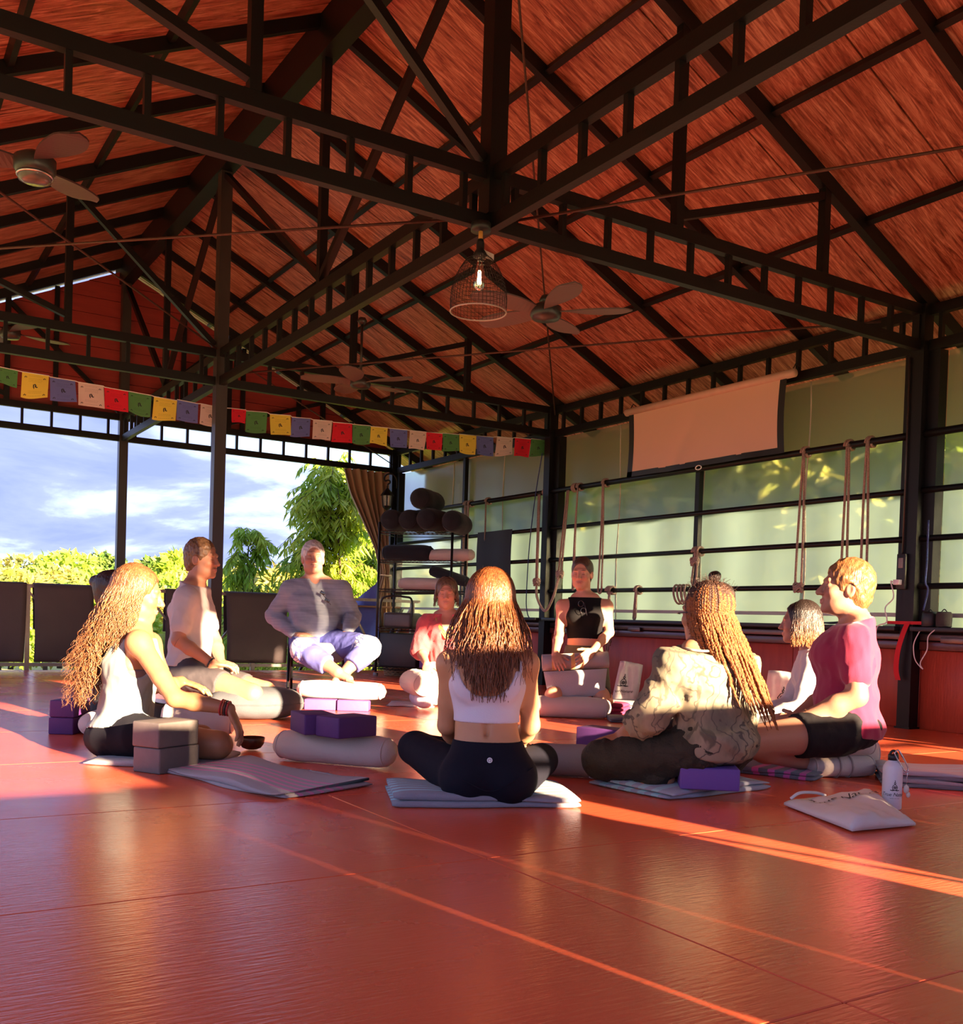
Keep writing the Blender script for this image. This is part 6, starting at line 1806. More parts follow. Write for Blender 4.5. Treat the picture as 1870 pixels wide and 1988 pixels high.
def hair_mat(name, c1, c2, scale=1.0, rough=0.42):
    return mat(name, c1, rough, spec=0.5, noise=(90 * scale, 0.9, c2), stretch=(1, 1, 0.25), bump=(160 * scale, 0.5))

def hair_cap(name, H, m, parent, grow=0.010, face=(0.0, 0.110, -0.045, 0.084, 0.088, 0.140), nape=-0.075, noise=0.003, freq=170, h=0.0045, seed=2, ears=True, extra=(), top=0.0):
    """short hair: swollen cranium minus the face, cut at the nape"""
    hs, L, A = H['hs'], H['L'], H['A']
    S = Sdf()
    S.ell(L(0, -0.020, 0.032), np.array([0.076 + grow, 0.096 + grow, 0.088 + grow + top]) * hs, A, 0.01, 'h')
    S.ell(L(0, -0.050, -0.035), np.array([0.058 + grow, 0.055 + grow, 0.07]) * hs, A, 0.03, 'h')
    for e in extra: S.p.append(e)
    xs, ys, zs = grid_of(S.p, h)
    F = sdf_field(S.p, xs, ys, zs)
    X, Y, Z = xs[:, None, None], ys[None, :, None], zs[None, None, :]
    F = F + (noise * wobble(X, Y, Z, seed, freq, 8)).astype(np.float32)
    T = Sdf()
    T.ell(L(*face[:3]), np.array(face[3:]) * hs, A, 0.01)
    F = np.maximum(F, -prim_d(T.p[0], X, Y, Z).astype(np.float32))
    cpt = L(0, 0, nape); n = -H['u']
    F = np.maximum(F, ((X - cpt[0]) * n[0] + (Y - cpt[1]) * n[1] + (Z - cpt[2]) * n[2]).astype(np.float32))
    if ears:
        for q in (-1, 1):
            T = Sdf(); T.ell(L(q * 0.085, 0.0, -0.025), np.array([0.022, 0.028, 0.042]) * hs, A)
            F = np.maximum(F, -prim_d(T.p[0], X, Y, Z).astype(np.float32))
    v, q = surface_nets(F, xs, ys, zs)
    return put(name, mesh_np(name, v, q), parent, m)

class Strands:
    def __init__(s): s.v = []; s.q = []; s.o = 0
    def add(s, pts, r0, r1, n=5, prof=None):
        pts = np.asarray(pts, float); m_ = len(pts)
        t_ = np.linspace(0, 1, m_)
        r = r0 + (r1 - r0) * t_ if prof is None else r0 * prof(t_)
        t, N, B = frames(pts)
        a = np.linspace(0, 2 * math.pi, n, endpoint=False)
        v = (pts[:, None] + r[:, None, None] * (np.cos(a)[None, :, None] * N[:, None] + np.sin(a)[None, :, None] * B[:, None])).reshape(-1, 3)
        i = np.arange(m_ - 1)[:, None] * n; j = np.arange(n)[None, :]; k = (j + 1) % n
        q = np.stack([i + j, i + k, i + n + k, i + n + j], 2).reshape(-1, 4)
        s.v.append(v); s.q.append(q + s.o); s.o += len(v)
    def build(s, name, m, parent, **k):
        return put(name, mesh_np(name, np.concatenate(s.v), np.concatenate(s.q)), parent, m, **k)

def fall_hair(H, rng, n, length, spread=0.02, wave=0.01, wfreq=40, back=1.0, az=(0.6, 5.68), r0=0.005, grow=0.012, root_z=(0.3, 1.3), bulge=0.0, drift=(0, 0, 0), pts_n=18, keep=None, end_var=0.2, out=None, hug=0.0, jit=0.0012):
    """long hair: strands start on the crown, follow the skull, then hang straight down in world space"""
    S = out or Strands()
    hs = H['hs']
    E = np.array([0.076 + grow, 0.098 + grow, 0.092 + grow]) * hs
    for i in range(n):
        a = az[0] + (az[1] - az[0]) * rng.random()
        el0 = root_z[0] + (root_z[1] - root_z[0]) * rng.random() ** 0.7
        dirv = lambda el: H['s'] * math.sin(a) * math.cos(el) * E[0] + H['f'] * (math.cos(a) * math.cos(el) * E[1]) + H['u'] * math.sin(el) * E[2]
        c = H['c'] + hs * (H['f'] * -0.02 + H['u'] * 0.03)
        pts = []
        for el in np.linspace(el0, -0.03, 8): pts.append(c + dirv(el))
        last = pts[-1]
        o = nrm(np.array([*(last - c)[:2], 0]))
        Ln = length * (1 - end_var * rng.random())
        ph = rng.random() * 6.28; ph2 = rng.random() * 6.28
        sd = np.cross(o, UP)
        m_ = pts_n
        for k in range(1, m_ + 1):
            t = k / m_
            p = last + np.array([0, 0, -Ln * t]) + o * (spread * t + bulge * math.sin(t * math.pi) - hug * t) + np.asarray(drift) * t
            p = p + sd * wave * math.sin(wfreq * Ln * t + ph) * min(1, 2 * t) + o * wave * 0.7 * math.cos(wfreq * Ln * t * 0.9 + ph2) * min(1, 2 * t)
            pts.append(p)
        pts = [p + jit * rng.normal(size=3) * (0.2 + 0.8 * (k / len(pts))) for k, p in enumerate(pts)]
        S.add(pts, r0 * (0.8 + 0.5 * rng.random()), r0 * 0.25, 5)
    return S
# ================================================================== people
M_SUNG = mat('dark_lens', (0.02, 0.02, 0.025), 0.12, spec=0.8, bump=(20, 0.01))
def person(pt, label):
    p = np.asarray(pt, float)
    return thing('person', (p[0], p[1], 0), label, 'person', 'people sitting in a circle')

def torso(S, pel, waist, chest, neck, side, pw, ww, cw, nw=(0.115, 0.062)):
    S.tor(pel, waist, pw, ww, side, 0.04, 'hips')
    S.tor(waist, chest, ww, cw, side, 0.04, 'torso')
    S.tor(chest, neck, cw, nw, side, 0.05, 'torso')
def arm(S, sh, el, wr, r=(0.045, 0.037, 0.036, 0.024), t='a', chest=None):
    mu = lerp(sh, el, 0.62); rm_ = r[0] + (r[1] - r[0]) * 0.62
    S.cone(sh, mu, r[0], rm_, 0.035, 'ua' + t)
    S.cone(mu, el, rm_, r[1], 0.01, 'la' + t)
    S.cone(el, lerp(el, wr, 0.35), r[2], r[2] * 1.04, 0.015, 'fa' + t)
    S.cone(lerp(el, wr, 0.35), wr, r[2] * 1.04, r[3], 0.015, 'fa' + t)
    if chest is not None: S.cone(lerp(chest, sh, 0.45), sh, r[0] * 1.15, r[0] * 1.08, 0.04, 'sh')
def leg(S, hip, kn, an, r=(0.085, 0.056, 0.055, 0.034), t='a'):
    S.cone(hip, kn, r[0], r[1], 0.04, 'th' + t)
    S.cone(kn, lerp(kn, an, 0.35), r[2], r[2] * 1.02, 0.02, 'cf' + t)
    S.cone(lerp(kn, an, 0.35), an, r[2] * 1.02, r[3], 0.02, 'cf' + t)
def foot(S, an, toe, upn, size=1.0, heel=True):
    d = nrm(np.asarray(toe) - an); n = nrm(np.asarray(upn, float) - d * np.dot(upn, d)); s = np.cross(d, n); an = np.asarray(an, float)
    if heel: S.ell(an - d * 0.02 - n * 0.015, np.array([0.030, 0.036, 0.030]) * size, np.stack([s, d, n]), 0.02, 'foot')
    S.cone(an + d * 0.01 - n * 0.01, an + d * 0.11 * size - n * 0.03, 0.034 * size, 0.026 * size, 0.02, 'foot')
    for k in range(5):
        b = an + d * (0.12 - 0.008 * k) * size + s * (0.026 - 0.013 * k) * size - n * 0.034
        S.cone(b - d * 0.02, b + d * (0.038 - 0.004 * k) * size, (0.011 if k == 0 else 0.0085) * size, (0.011 if k == 0 else 0.0075) * size, 0.006, 'foot')
    S.fine.append((an + d * 0.07, np.array([0.12, 0.12, 0.12]) * size, 0.0055))
ZV = lambda z: np.array([0, 0, z])

# ------------------------------------------------------------------ 1 woman with her back to us
def near_woman():
    D = 3.65; A = lambda x, y, d=0.0: at(x, y, D + d)
    t = person(A(948, 1490), 'woman seen from behind with long auburn hair, white crop top and navy leggings')
    S = Sdf(); side = RGT
    pel, waist, chest, neck = A(948, 1492), A(944, 1412, 0.03), A(946, 1325, 0.04), A(949, 1258, 0.05)
    torso(S, pel, waist, chest, neck, side, (0.155, 0.105), (0.105, 0.080), (0.132, 0.095), (0.10, 0.055))
    for q in (-1, 1): S.ell(pel + RGT * q * 0.075 - FWD * 0.03 - ZV(0.035), (0.095, 0.09, 0.085), np.stack([RGT, FWD, UP]), 0.04, 'hips')
    ha, hb = A(905, 1512, 0.06), A(992, 1512, 0.06)
    ka, kb = A(806, 1452, 0.42), A(1050, 1476, 0.40)
    leg(S, ha, ka, A(985, 1482, 0.52), (0.092, 0.062, 0.056, 0.036), 'a')
    leg(S, hb, kb, A(905, 1492, 0.56), (0.092, 0.062, 0.056, 0.036), 'b')
    sa, sb = A(873, 1288, 0.03), A(1021, 1288, 0.03)
    ea, eb = A(868, 1408, 0.10), A(1030, 1408, 0.10)
    wa, wb = A(892, 1450, 0.36), A(1002, 1450, 0.36)
    arm(S, sa, ea, wa, (0.040, 0.035, 0.034, 0.023), 'a', chest=A(946, 1285, 0.04)); arm(S, sb, eb, wb, (0.040, 0.035, 0.034, 0.023), 'b', chest=A(946, 1285, 0.04))
    add_hand(S, wa, FWD - RGT * 0.3, -UP, RGT); add_hand(S, wb, FWD + RGT * 0.3, -UP, -RGT)
    # shoulder blades
    for q in (-1, 1): S.ell(A(946 + q * 38, 1322, -0.045), (0.045, 0.022, 0.06), np.stack([RGT, FWD, UP]), 0.04, 'torso')
    S.cone(A(946, 1300, -0.062), A(945, 1430, -0.052), 0.006, 0.006, 0.02, 'x', True)
    H = add_head(S, A(952, 1172, 0.09), FWD + UP * 0.05, UP, 0.97, True, neck, 0.046)
    skin_mesh('near_woman', S, H, (0.52, 0.26, 0.13), t, 0.009, face=False)
    M_LEG = mat('navy_leggings', (0.004, 0.004, 0.011), 0.85, spec=0.25, bump=(500, 0.08))
    garment('leggings', S, ('hips', 'tha', 'thb', 'cfa', 'cfb'), 0.006, M_LEG, t, cuts=[(A(945, 1437), UP)], h=0.008, fold=0.0006, freq=60)
    # waist seam of the leggings and round badge
    zsm = A(945, 1437)[2]
    M_TOP = mat('white_rib_top', (0.66, 0.60, 0.68), 0.75, bump=(300, 0.12))
    S2 = Sdf(); S2.ell(A(947, 1278, -0.10), (0.112, 0.14, 0.145), np.stack([RGT, FWD, UP]))
    garment('crop_top', S, ('torso', 'hips'), 0.006, M_TOP, t, cuts=[(A(946, 1402), -UP), (A(946, 1300), UP)], subs=S2.p, h=0.006)
    for a_, b_, c_ in ((A(892, 1345, -0.040), A(886, 1295, -0.030), A(892, 1266, 0.02)), (A(1004, 1345, -0.040), A(1012, 1295, -0.030), A(1006, 1266, 0.02))):
        MB().tube(smooth_path([a_, b_, c_], 6), 0.006, 6).build('strap', M_TOP, t, True)
    for z_, gr in ((1402, 0.0085), (1372, 0.0078)):
        pts = []
        c_ = A(945, z_, 0.035)
        for a in np.linspace(0, 6.283, 49):
            w_ = (0.112, 0.0855) if z_ > 1390 else (0.119, 0.090)
            pts.append(c_ + RGT * (w_[0] + gr) * math.cos(a) + FWD * (w_[1] + gr) * math.sin(a))
    bc_ = A(951, 1476, -0.125)
    def badge(c, r, m, nm):
        v, f = lathe([(0.0001, -0.0015), (r, -0.0015), (r, 0.001), (0.0001, 0.001)], c, axis=FWD, n=24)
        put(nm, mesh_py(nm, v, f), t, m)
    badge(bc_, 0.0095, mat('white_badge', (0.8, 0.8, 0.82), 0.4, bump=(20, 0.01)), 'round_badge')
    om = [(-0.005, -0.004), (-0.002, -0.004), (-0.005, 0.000), (-0.003, 0.005), (0, 0.0035), (0.003, 0.005), (0.005, 0.0), (0.002, -0.004), (0.005, -0.004)]
    MB().tube(smooth_path([bc_ - FWD * 0.002 + RGT * a + UP * b for a, b in om], 4), 0.0009, 5).build('badge_mark', M_INK, t, True)
    b2 = A(948, 1388, -0.052)
    MB().tube([b2 + RGT * 0.008 * math.cos(a) + UP * 0.008 * math.sin(a) for a in np.linspace(0, 6.283, 21)], 0.0011, 5, False).build('top_mark', mat('grey_mark', (0.35, 0.32, 0.36), 0.5, bump=(20, 0.01)), t, True)
    # seams of the leggings
    sm = [A(862, 1492, -0.075), A(900, 1515, -0.125), A(935, 1533, -0.142), A(950, 1536, -0.138), A(968, 1533, -0.142), A(1000, 1515, -0.125), A(1035, 1490, -0.075)]
    MB().tube(smooth_path(sm, 6), 0.0022, 5).build('yoke_seam', M_LEG, t, True)
    # hair
    M_H = hair_mat('auburn_hair', (0.22, 0.068, 0.019), (0.10, 0.027, 0.008))
    rng = np.random.default_rng(5)
    hair_cap('hair_cap', H, M_H, t, 0.006, nape=-0.11, seed=4, ears=False)
    St = fall_hair(H, rng, 800, 0.335, spread=0.030, wave=0.005, wfreq=34, az=(0.6, 5.68), r0=0.0048, grow=0.016, root_z=(0.15, 1.45), bulge=0.012, end_var=0.42, drift=tuple(-FWD * 0.045))
    St = fall_hair(H, rng, 260, 0.375, spread=0.008, wave=0.007, wfreq=32, az=(2.2, 4.08), r0=0.0045, grow=0.018, root_z=(0.1, 1.2), bulge=0.01, end_var=0.35, drift=tuple(-FWD * 0.05), out=St)
    St = fall_hair(H, rng, 120, 0.31, spread=0.075, wave=0.010, wfreq=36, az=(1.0, 5.3), r0=0.003, grow=0.014, root_z=(0.1, 1.2), bulge=0.02, end_var=0.25, drift=tuple(-FWD * 0.04), out=St)
    St.build('long_hair', M_H, t)
near_woman()

# ------------------------------------------------------------------ 2 woman with braids
def braids_woman():
    D = 3.98; A = lambda x, y, d=0.0: at(x, y, D + d)
    t = person(A(1385, 1446), 'woman with long copper braids in a camouflage shirt and dark cargo trousers')
    S = Sdf(); fw = nrm(FWD * 0.78 - RGT * 0.62); side = nrm(np.cross(fw, UP))
    pel, waist, chest, neck = A(1385, 1436), A(1380, 1392), A(1372, 1322), A(1366, 1256, 0.02)
    torso(S, pel, waist, chest, neck, side, (0.155, 0.12), (0.12, 0.095), (0.145, 0.105), (0.11, 0.06))
    S.ell(pel - ZV(0.0) - fw * 0.03, (0.15, 0.12, 0.06), np.stack([side, fw, UP]), 0.04, 'hips')
    sa, sb = A(1308, 1292, -0.10), A(1436, 1292, 0.11)
    ea, wa = A(1262, 1392, -0.06), A(1205, 1428, 0.10)
    eb, wb = A(1440, 1400, 0.18), A(1350, 1430, 0.36)
    arm(S, sa, ea, wa, t='a', chest=A(1370, 1290)); arm(S, sb, eb, wb, t='b', chest=A(1370, 1290))
    add_hand(S, wa, nrm(A(1150, 1442, 0.16) - wa), -UP, FWD, curl=(0.15, 0.3, 0.3)); add_hand(S, wb, -RGT, -UP, FWD)
    leg(S, A(1345, 1458, -0.06), A(1172, 1474, 0.10), A(1310, 1500, 0.32), (0.080, 0.068, 0.066, 0.05), 'a')
    leg(S, A(1415, 1456, 0.10), A(1340, 1468, 0.48), A(1270, 1506, 0.02), (0.080, 0.068, 0.066, 0.05), 'b')
    foot(S, A(1285, 1508, 0.0), A(1232, 1520, 0.0), UP, 0.85)
    H = add_head(S, A(1370, 1190, 0.02), fw + UP * -0.02, UP, 0.97, True, neck, 0.048)
    skin_mesh('braids_woman', S, H, (0.36, 0.16, 0.085), t, 0.011, brow=(0.03, 0.015, 0.01))
    # shirt
    m = bpy.data.materials.new('branch_camouflage'); m.use_nodes = True
    nt = m.node_tree; b = nt.nodes['Principled BSDF']; b.inputs['Roughness'].default_value = 0.9
    g = nt.nodes.new('ShaderNodeNewGeometry')
    def nz(scale, lo, hi, st, det=4, dist=0.0):
        mp = nt.nodes.new('ShaderNodeMapping'); mp.inputs['Scale'].default_value = st; nt.links.new(g.outputs['Position'], mp.inputs[0])
        n = nt.nodes.new('ShaderNodeTexNoise'); n.inputs['Scale'].default_value = scale; n.inputs['Detail'].default_value = det; n.inputs['Distortion'].default_value = dist
        nt.links.new(mp.outputs[0], n.inputs['Vector'])
        r = nt.nodes.new('ShaderNodeMapRange'); r.inputs['From Min'].default_value = lo; r.inputs['From Max'].default_value = hi
        nt.links.new(n.outputs[0], r.inputs[0]); return r.outputs[0]
    def mixc(fac, a, c_):
        x = nt.nodes.new('ShaderNodeMix'); x.data_type = 'RGBA'; nt.links.new(fac, x.inputs[0])
        if isinstance(a, tuple): x.inputs[6].default_value = (*a, 1)
        else: nt.links.new(a, x.inputs[6])
        x.inputs[7].default_value = (*c_, 1); return x.outputs[2]
    c1 = mixc(nz(7, 0.44, 0.58, (1, 1, 0.5)), (0.27, 0.23, 0.15), (0.14, 0.125, 0.085))
    c1 = mixc(nz(13, 0.58, 0.62, (1, 1, 0.35), 3, 1.0), c1, (0.10, 0.09, 0.06))
    w = nt.nodes.new('ShaderNodeTexWave'); w.inputs['Scale'].default_value = 6; w.inputs['Distortion'].default_value = 18; w.inputs['Detail'].default_value = 3; w.inputs['Detail Scale'].default_value = 1.4
    nt.links.new(g.outputs['Position'], w.inputs['Vector'])
    rr_ = nt.nodes.new('ShaderNodeMapRange'); rr_.inputs['From Min'].default_value = 0.10; rr_.inputs['From Max'].default_value = 0.02
    nt.links.new(w.outputs['Fac'], rr_.inputs[0])
    c1 = mixc(rr_.outputs[0], c1, (0.09, 0.08, 0.06))
    nt.links.new(c1, b.inputs['Base Color'])
    MATS['branch_camouflage'] = m
    garment('shirt', S, ('torso', 'hips', 'uaa', 'uab', 'laa', 'lab', 'sh'), 0.030, m, t, cuts=[(A(1385, 1480), -UP), (A(1366, 1262), UP * 1.0 - fw * 0.2)], fold=0.011, freq=42, seed=6, grow_by={'uaa': 0.034, 'uab': 0.034, 'laa': 0.036, 'lab': 0.036, 'hips': 0.024, 'sh': 0.016}, h=0.0085)
    garment('sleeve_cuff', S, ('faa',), 0.028, m, t, cuts=[(lerp(ea, wa, 0.42), nrm(wa - ea))], fold=0.012, freq=70, seed=3, h=0.008)
    garment('trousers', S, ('hips', 'tha', 'thb', 'cfa', 'cfb'), 0.014, mat('dark_olive_cargo', (0.026, 0.023, 0.015), 0.8, spec=0.3, bump=(90, 0.5), noise=(10, 0.4, (0.04, 0.034, 0.023))), t, fold=0.010, freq=60, seed=9, h=0.0085)
    MB().tube(smooth_path([A(1330, 1258, -0.05), A(1345, 1262, -0.09), A(1368, 1264, -0.095), A(1392, 1262, -0.08), A(1405, 1256, -0.02)], 5), 0.005, 6).build('collar_edge', mat('cream_edge', (0.5, 0.42, 0.32), 0.9, bump=(100, 0.1)), t, True)
    # braids
    rng = np.random.default_rng(3)
    MD = hair_mat('dark_roots', (0.025, 0.013, 0.009), (0.05, 0.022, 0.012))
    hair_cap('hair_cap', H, MD, t, 0.006, nape=-0.10, noise=0.004, freq=240, seed=9, ears=False)
    MBR = mat('copper_braid', (0.32, 0.095, 0.018), 0.5, noise=(60, 0.75, (0.13, 0.035, 0.009)), bump=(260, 0.6))
    MDB = mat('dark_braid', (0.075, 0.030, 0.016), 0.5, noise=(60, 0.7, (0.03, 0.012, 0.008)), bump=(260, 0.6))
    Sb, Sd = Strands(), Strands()
    hs = H['hs']; E = np.array([0.086, 0.106, 0.100]) * hs
    c = H['c'] + hs * (H['f'] * -0.02 + H['u'] * 0.03)
    nb = 70
    for i in range(nb):
        a = 0.85 + (5.45 - 0.85) * (i + rng.random() * 0.8) / nb
        el0 = 0.75 + 0.75 * rng.random()
        pts = []
        for el in np.linspace(el0, -0.3, 8):
            pts.append(c + H['s'] * math.sin(a) * math.cos(el) * E[0] + H['f'] * math.cos(a) * math.cos(el) * E[1] + H['u'] * math.sin(el) * E[2])
        last = pts[-1]; o = nrm(np.array([*(last - c)[:2], 0]))
        rgt = max(0.0, float(np.dot(o, RGT)))
        Ln = (0.17 + 0.12 * rng.random()) + 0.15 * max(0.0, float(np.dot(o, RGT * 0.75 - FWD * 0.55)) + 0.15)
        dr = RGT * (0.085 + 0.03 * rng.random()) - FWD * 0.07
        for k in range(1, 17):
            tt = k / 16
            pts.append(last + ZV(-Ln * tt) + dr * tt ** 1.1 * (Ln / 0.28) + o * (0.012 + 0.02 * rng.random() * 0) * math.sin(tt * 3) + 0.0015 * rng.normal(size=3))
        P = smooth_path(pts, 6)
        n = len(P); s_ = np.arange(n) * (np.linalg.norm(P[-1] - P[0]) / n)
        prof = lambda q, n=n: (1 + 0.22 * np.sin(np.arange(n) * 1.55)) * np.clip((1 - q) * 9, 0.35, 1)
        cut = int(n * (0.10 + 0.22 * rng.random() ** 1.5))
        Sd.add(P[:cut + 1], 0.0052, 0.0052, 5, lambda q, c_=cut: 1 + 0.22 * np.sin(np.arange(c_ + 1) * 1.55))
        Sb.add(P[cut:], 0.0052, 0.0052, 5, lambda q, n=n, c_=cut: (1 + 0.22 * np.sin(np.arange(n - c_) * 1.55)) * np.clip((1 - q) * 9, 0.35, 1))
    Sb.build('copper_braids', MBR, t); Sd.build('dark_braid_roots', MDB, t)
    fz = Strands()
    for i in range(160):
        a = rng.random() * 6.28; el = 0.5 + 1.0 * rng.random()
        p = c + H['s'] * math.sin(a) * math.cos(el) * E[0] + H['f'] * math.cos(a) * math.cos(el) * E[1] + H['u'] * math.sin(el) * E[2]
        o = nrm(p - c)
        fz.add(smooth_path([p, p + o * 0.012 + 0.006 * rng.normal(size=3), p + o * 0.018 + 0.012 * rng.normal(size=3)], 4), 0.0009, 0.0004, 3)
    fz.build('frizz', MD, t)
    # glasses temple
    MB().tube(smooth_path([H['L'](-0.079, -0.005, 0.0), H['L'](-0.075, 0.06, 0.0), H['L'](-0.06, 0.098, -0.002), H['L'](-0.03, 0.108, -0.004)], 4), 0.0022, 5).build('glasses', M_SUNG, t, True)
braids_woman()

# ------------------------------------------------------------------ 3 man in crimson
def crimson_man():
    D = 4.62; A = lambda x, y, d=0.0: at(x, y, D + d)
    t = person(A(1640, 1400), 'blond man in a crimson T-shirt and black shorts sitting in profile on bolsters')
    S = Sdf(); fw = nrm(-RGT * 0.99 + FWD * 0.12); side = nrm(np.cross(fw, UP))
    pel, waist, chest, neck = A(1642, 1403), A(1642, 1360), A(1643, 1280), A(1663, 1208)
    torso(S, pel, waist, chest, neck, side, (0.16, 0.125), (0.145, 0.112), (0.165, 0.122), (0.12, 0.065))
    S.ell(pel - ZV(0.02) - fw * 0.02, (0.16, 0.125, 0.09), np.stack([side, fw, UP]), 0.04, 'hips')
    S.ell(A(1612, 1268), (0.12, 0.055, 0.07), np.stack([side, fw, UP]), 0.05, 'torso')
    sn, sf = A(1660, 1243, -0.165), A(1652, 1243, 0.175)
    en, wn_ = A(1664, 1352, -0.20), A(1552, 1400, -0.13)
    ef, wf = A(1610, 1350, 0.20), A(1540, 1398, 0.10)
    rm = (0.054, 0.046, 0.046, 0.029)
    arm(S, sn, en, wn_, rm, 'a', chest=A(1655, 1240)); arm(S, sf, ef, wf, rm, 'b', chest=A(1655, 1240))
    add_hand(S, wn_, -RGT + FWD * 0.5, FWD * 0.6 - UP * 0.5, UP, 1.05, (0.5, 0.6, 0.5)); add_hand(S, wf, -RGT - FWD * 0.4, -FWD * 0.5 - UP, UP, 1.05, (0.5, 0.6, 0.5))
    leg(S, A(1628, 1420, -0.10), A(1447, 1440, -0.26), A(1560, 1478, -0.02), (0.098, 0.068, 0.062, 0.04), 'a')
    leg(S, A(1628, 1420, 0.10), A(1500, 1432, 0.34), A(1560, 1470, 0.12), (0.098, 0.068, 0.062, 0.04), 'b')
    H = add_head(S, A(1641, 1141), fw + UP * 0.10, UP - fw * 0.10, 1.05, False, neck, 0.058, 1.12, 1.15)
    def ex(blend, sm, x, y, z, ax):
        blend(0.25 * sm((x / 0.05) ** 2 + ((z + 0.085) / 0.035) ** 2), (0.42, 0.20, 0.12))
    skin_mesh('crimson_man', S, H, (0.42, 0.205, 0.13), t, 0.011, brow=(0.30, 0.15, 0.07), extra=ex)
    M_CR = mat('crimson_cotton', (0.33, 0.012, 0.060), 0.85, bump=(300, 0.1), sheen=0.3)
    garment('t_shirt', S, ('torso', 'hips', 'uaa', 'uab', 'sh'), 0.013, M_CR, t, cuts=[(A(1642, 1424), -UP + fw * 0.12), (A(1655, 1205), UP + fw * 0.30)], subs=[('c', lerp(sn, en, 0.72), en + (en - sn) * 0.5, 0.10, 0.10, 0, '', False), ('c', lerp(sf, ef, 0.72), ef + (ef - sf) * 0.5, 0.10, 0.10, 0, '', False)] if False else [], fold=0.009, freq=36, seed=2,
            extra=[p for p in []], grow_by={'uaa': 0.019, 'uab': 0.019, 'hips': 0.022, 'sh': 0.010})
    garment('shorts', S, ('hips', 'tha', 'thb'), 0.014, mat('black_shorts', (0.007, 0.006, 0.008), 0.8, spec=0.3, bump=(200, 0.12)), t, cuts=[(A(1545, 1430, -0.17), nrm(A(1447, 1440, -0.26) - A(1628, 1420, -0.10)))], fold=0.005, freq=55, seed=5)
    # forearm skin shows below the sleeve: sleeve end
    M_H = hair_mat('ginger_blond_hair', (0.26, 0.115, 0.04), (0.17, 0.065, 0.022))
    hair_cap('short_hair', H, M_H, t, 0.011, face=(0.0, 0.115, -0.055, 0.090, 0.084, 0.142), nape=-0.085, noise=0.006, freq=200, seed=7, top=0.006)
    pts = []
    for a in np.linspace(0, 6.283, 40):
        pts.append(A(1660, 1200) + fw * (0.058 * math.cos(a) - 0.0) + side * 0.066 * math.sin(a) + ZV(-0.022 * math.cos(a) + 0.003))
    MB().tube(pts, 0.0042, 6, False).build('bead_necklace', mat('wooden_beads', (0.30, 0.17, 0.10), 0.6, noise=(300, 0.9, (0.65, 0.58, 0.45))), t, True)
    d = nrm(wn_ - en)
    for k, (o_, m_) in enumerate(((-0.012, mat('dark_beads', (0.07, 0.02, 0.02), 0.4, bump=(200, 0.5))), (-0.045, mat('brass_bangle', (0.55, 0.35, 0.15), 0.3, metal=0.9, bump=(60, 0.1))))):
        a_, b_ = nrm(np.cross(d, UP)), None
        b_ = np.cross(d, a_)
        MB().tube([wn_ + d * o_ + (a_ * math.cos(q) + b_ * math.sin(q)) * 0.034 for q in np.linspace(0, 6.283, 25)], 0.005, 6, False).build(('bead_bracelet', 'bangle')[k], m_, t, True)
crimson_man()

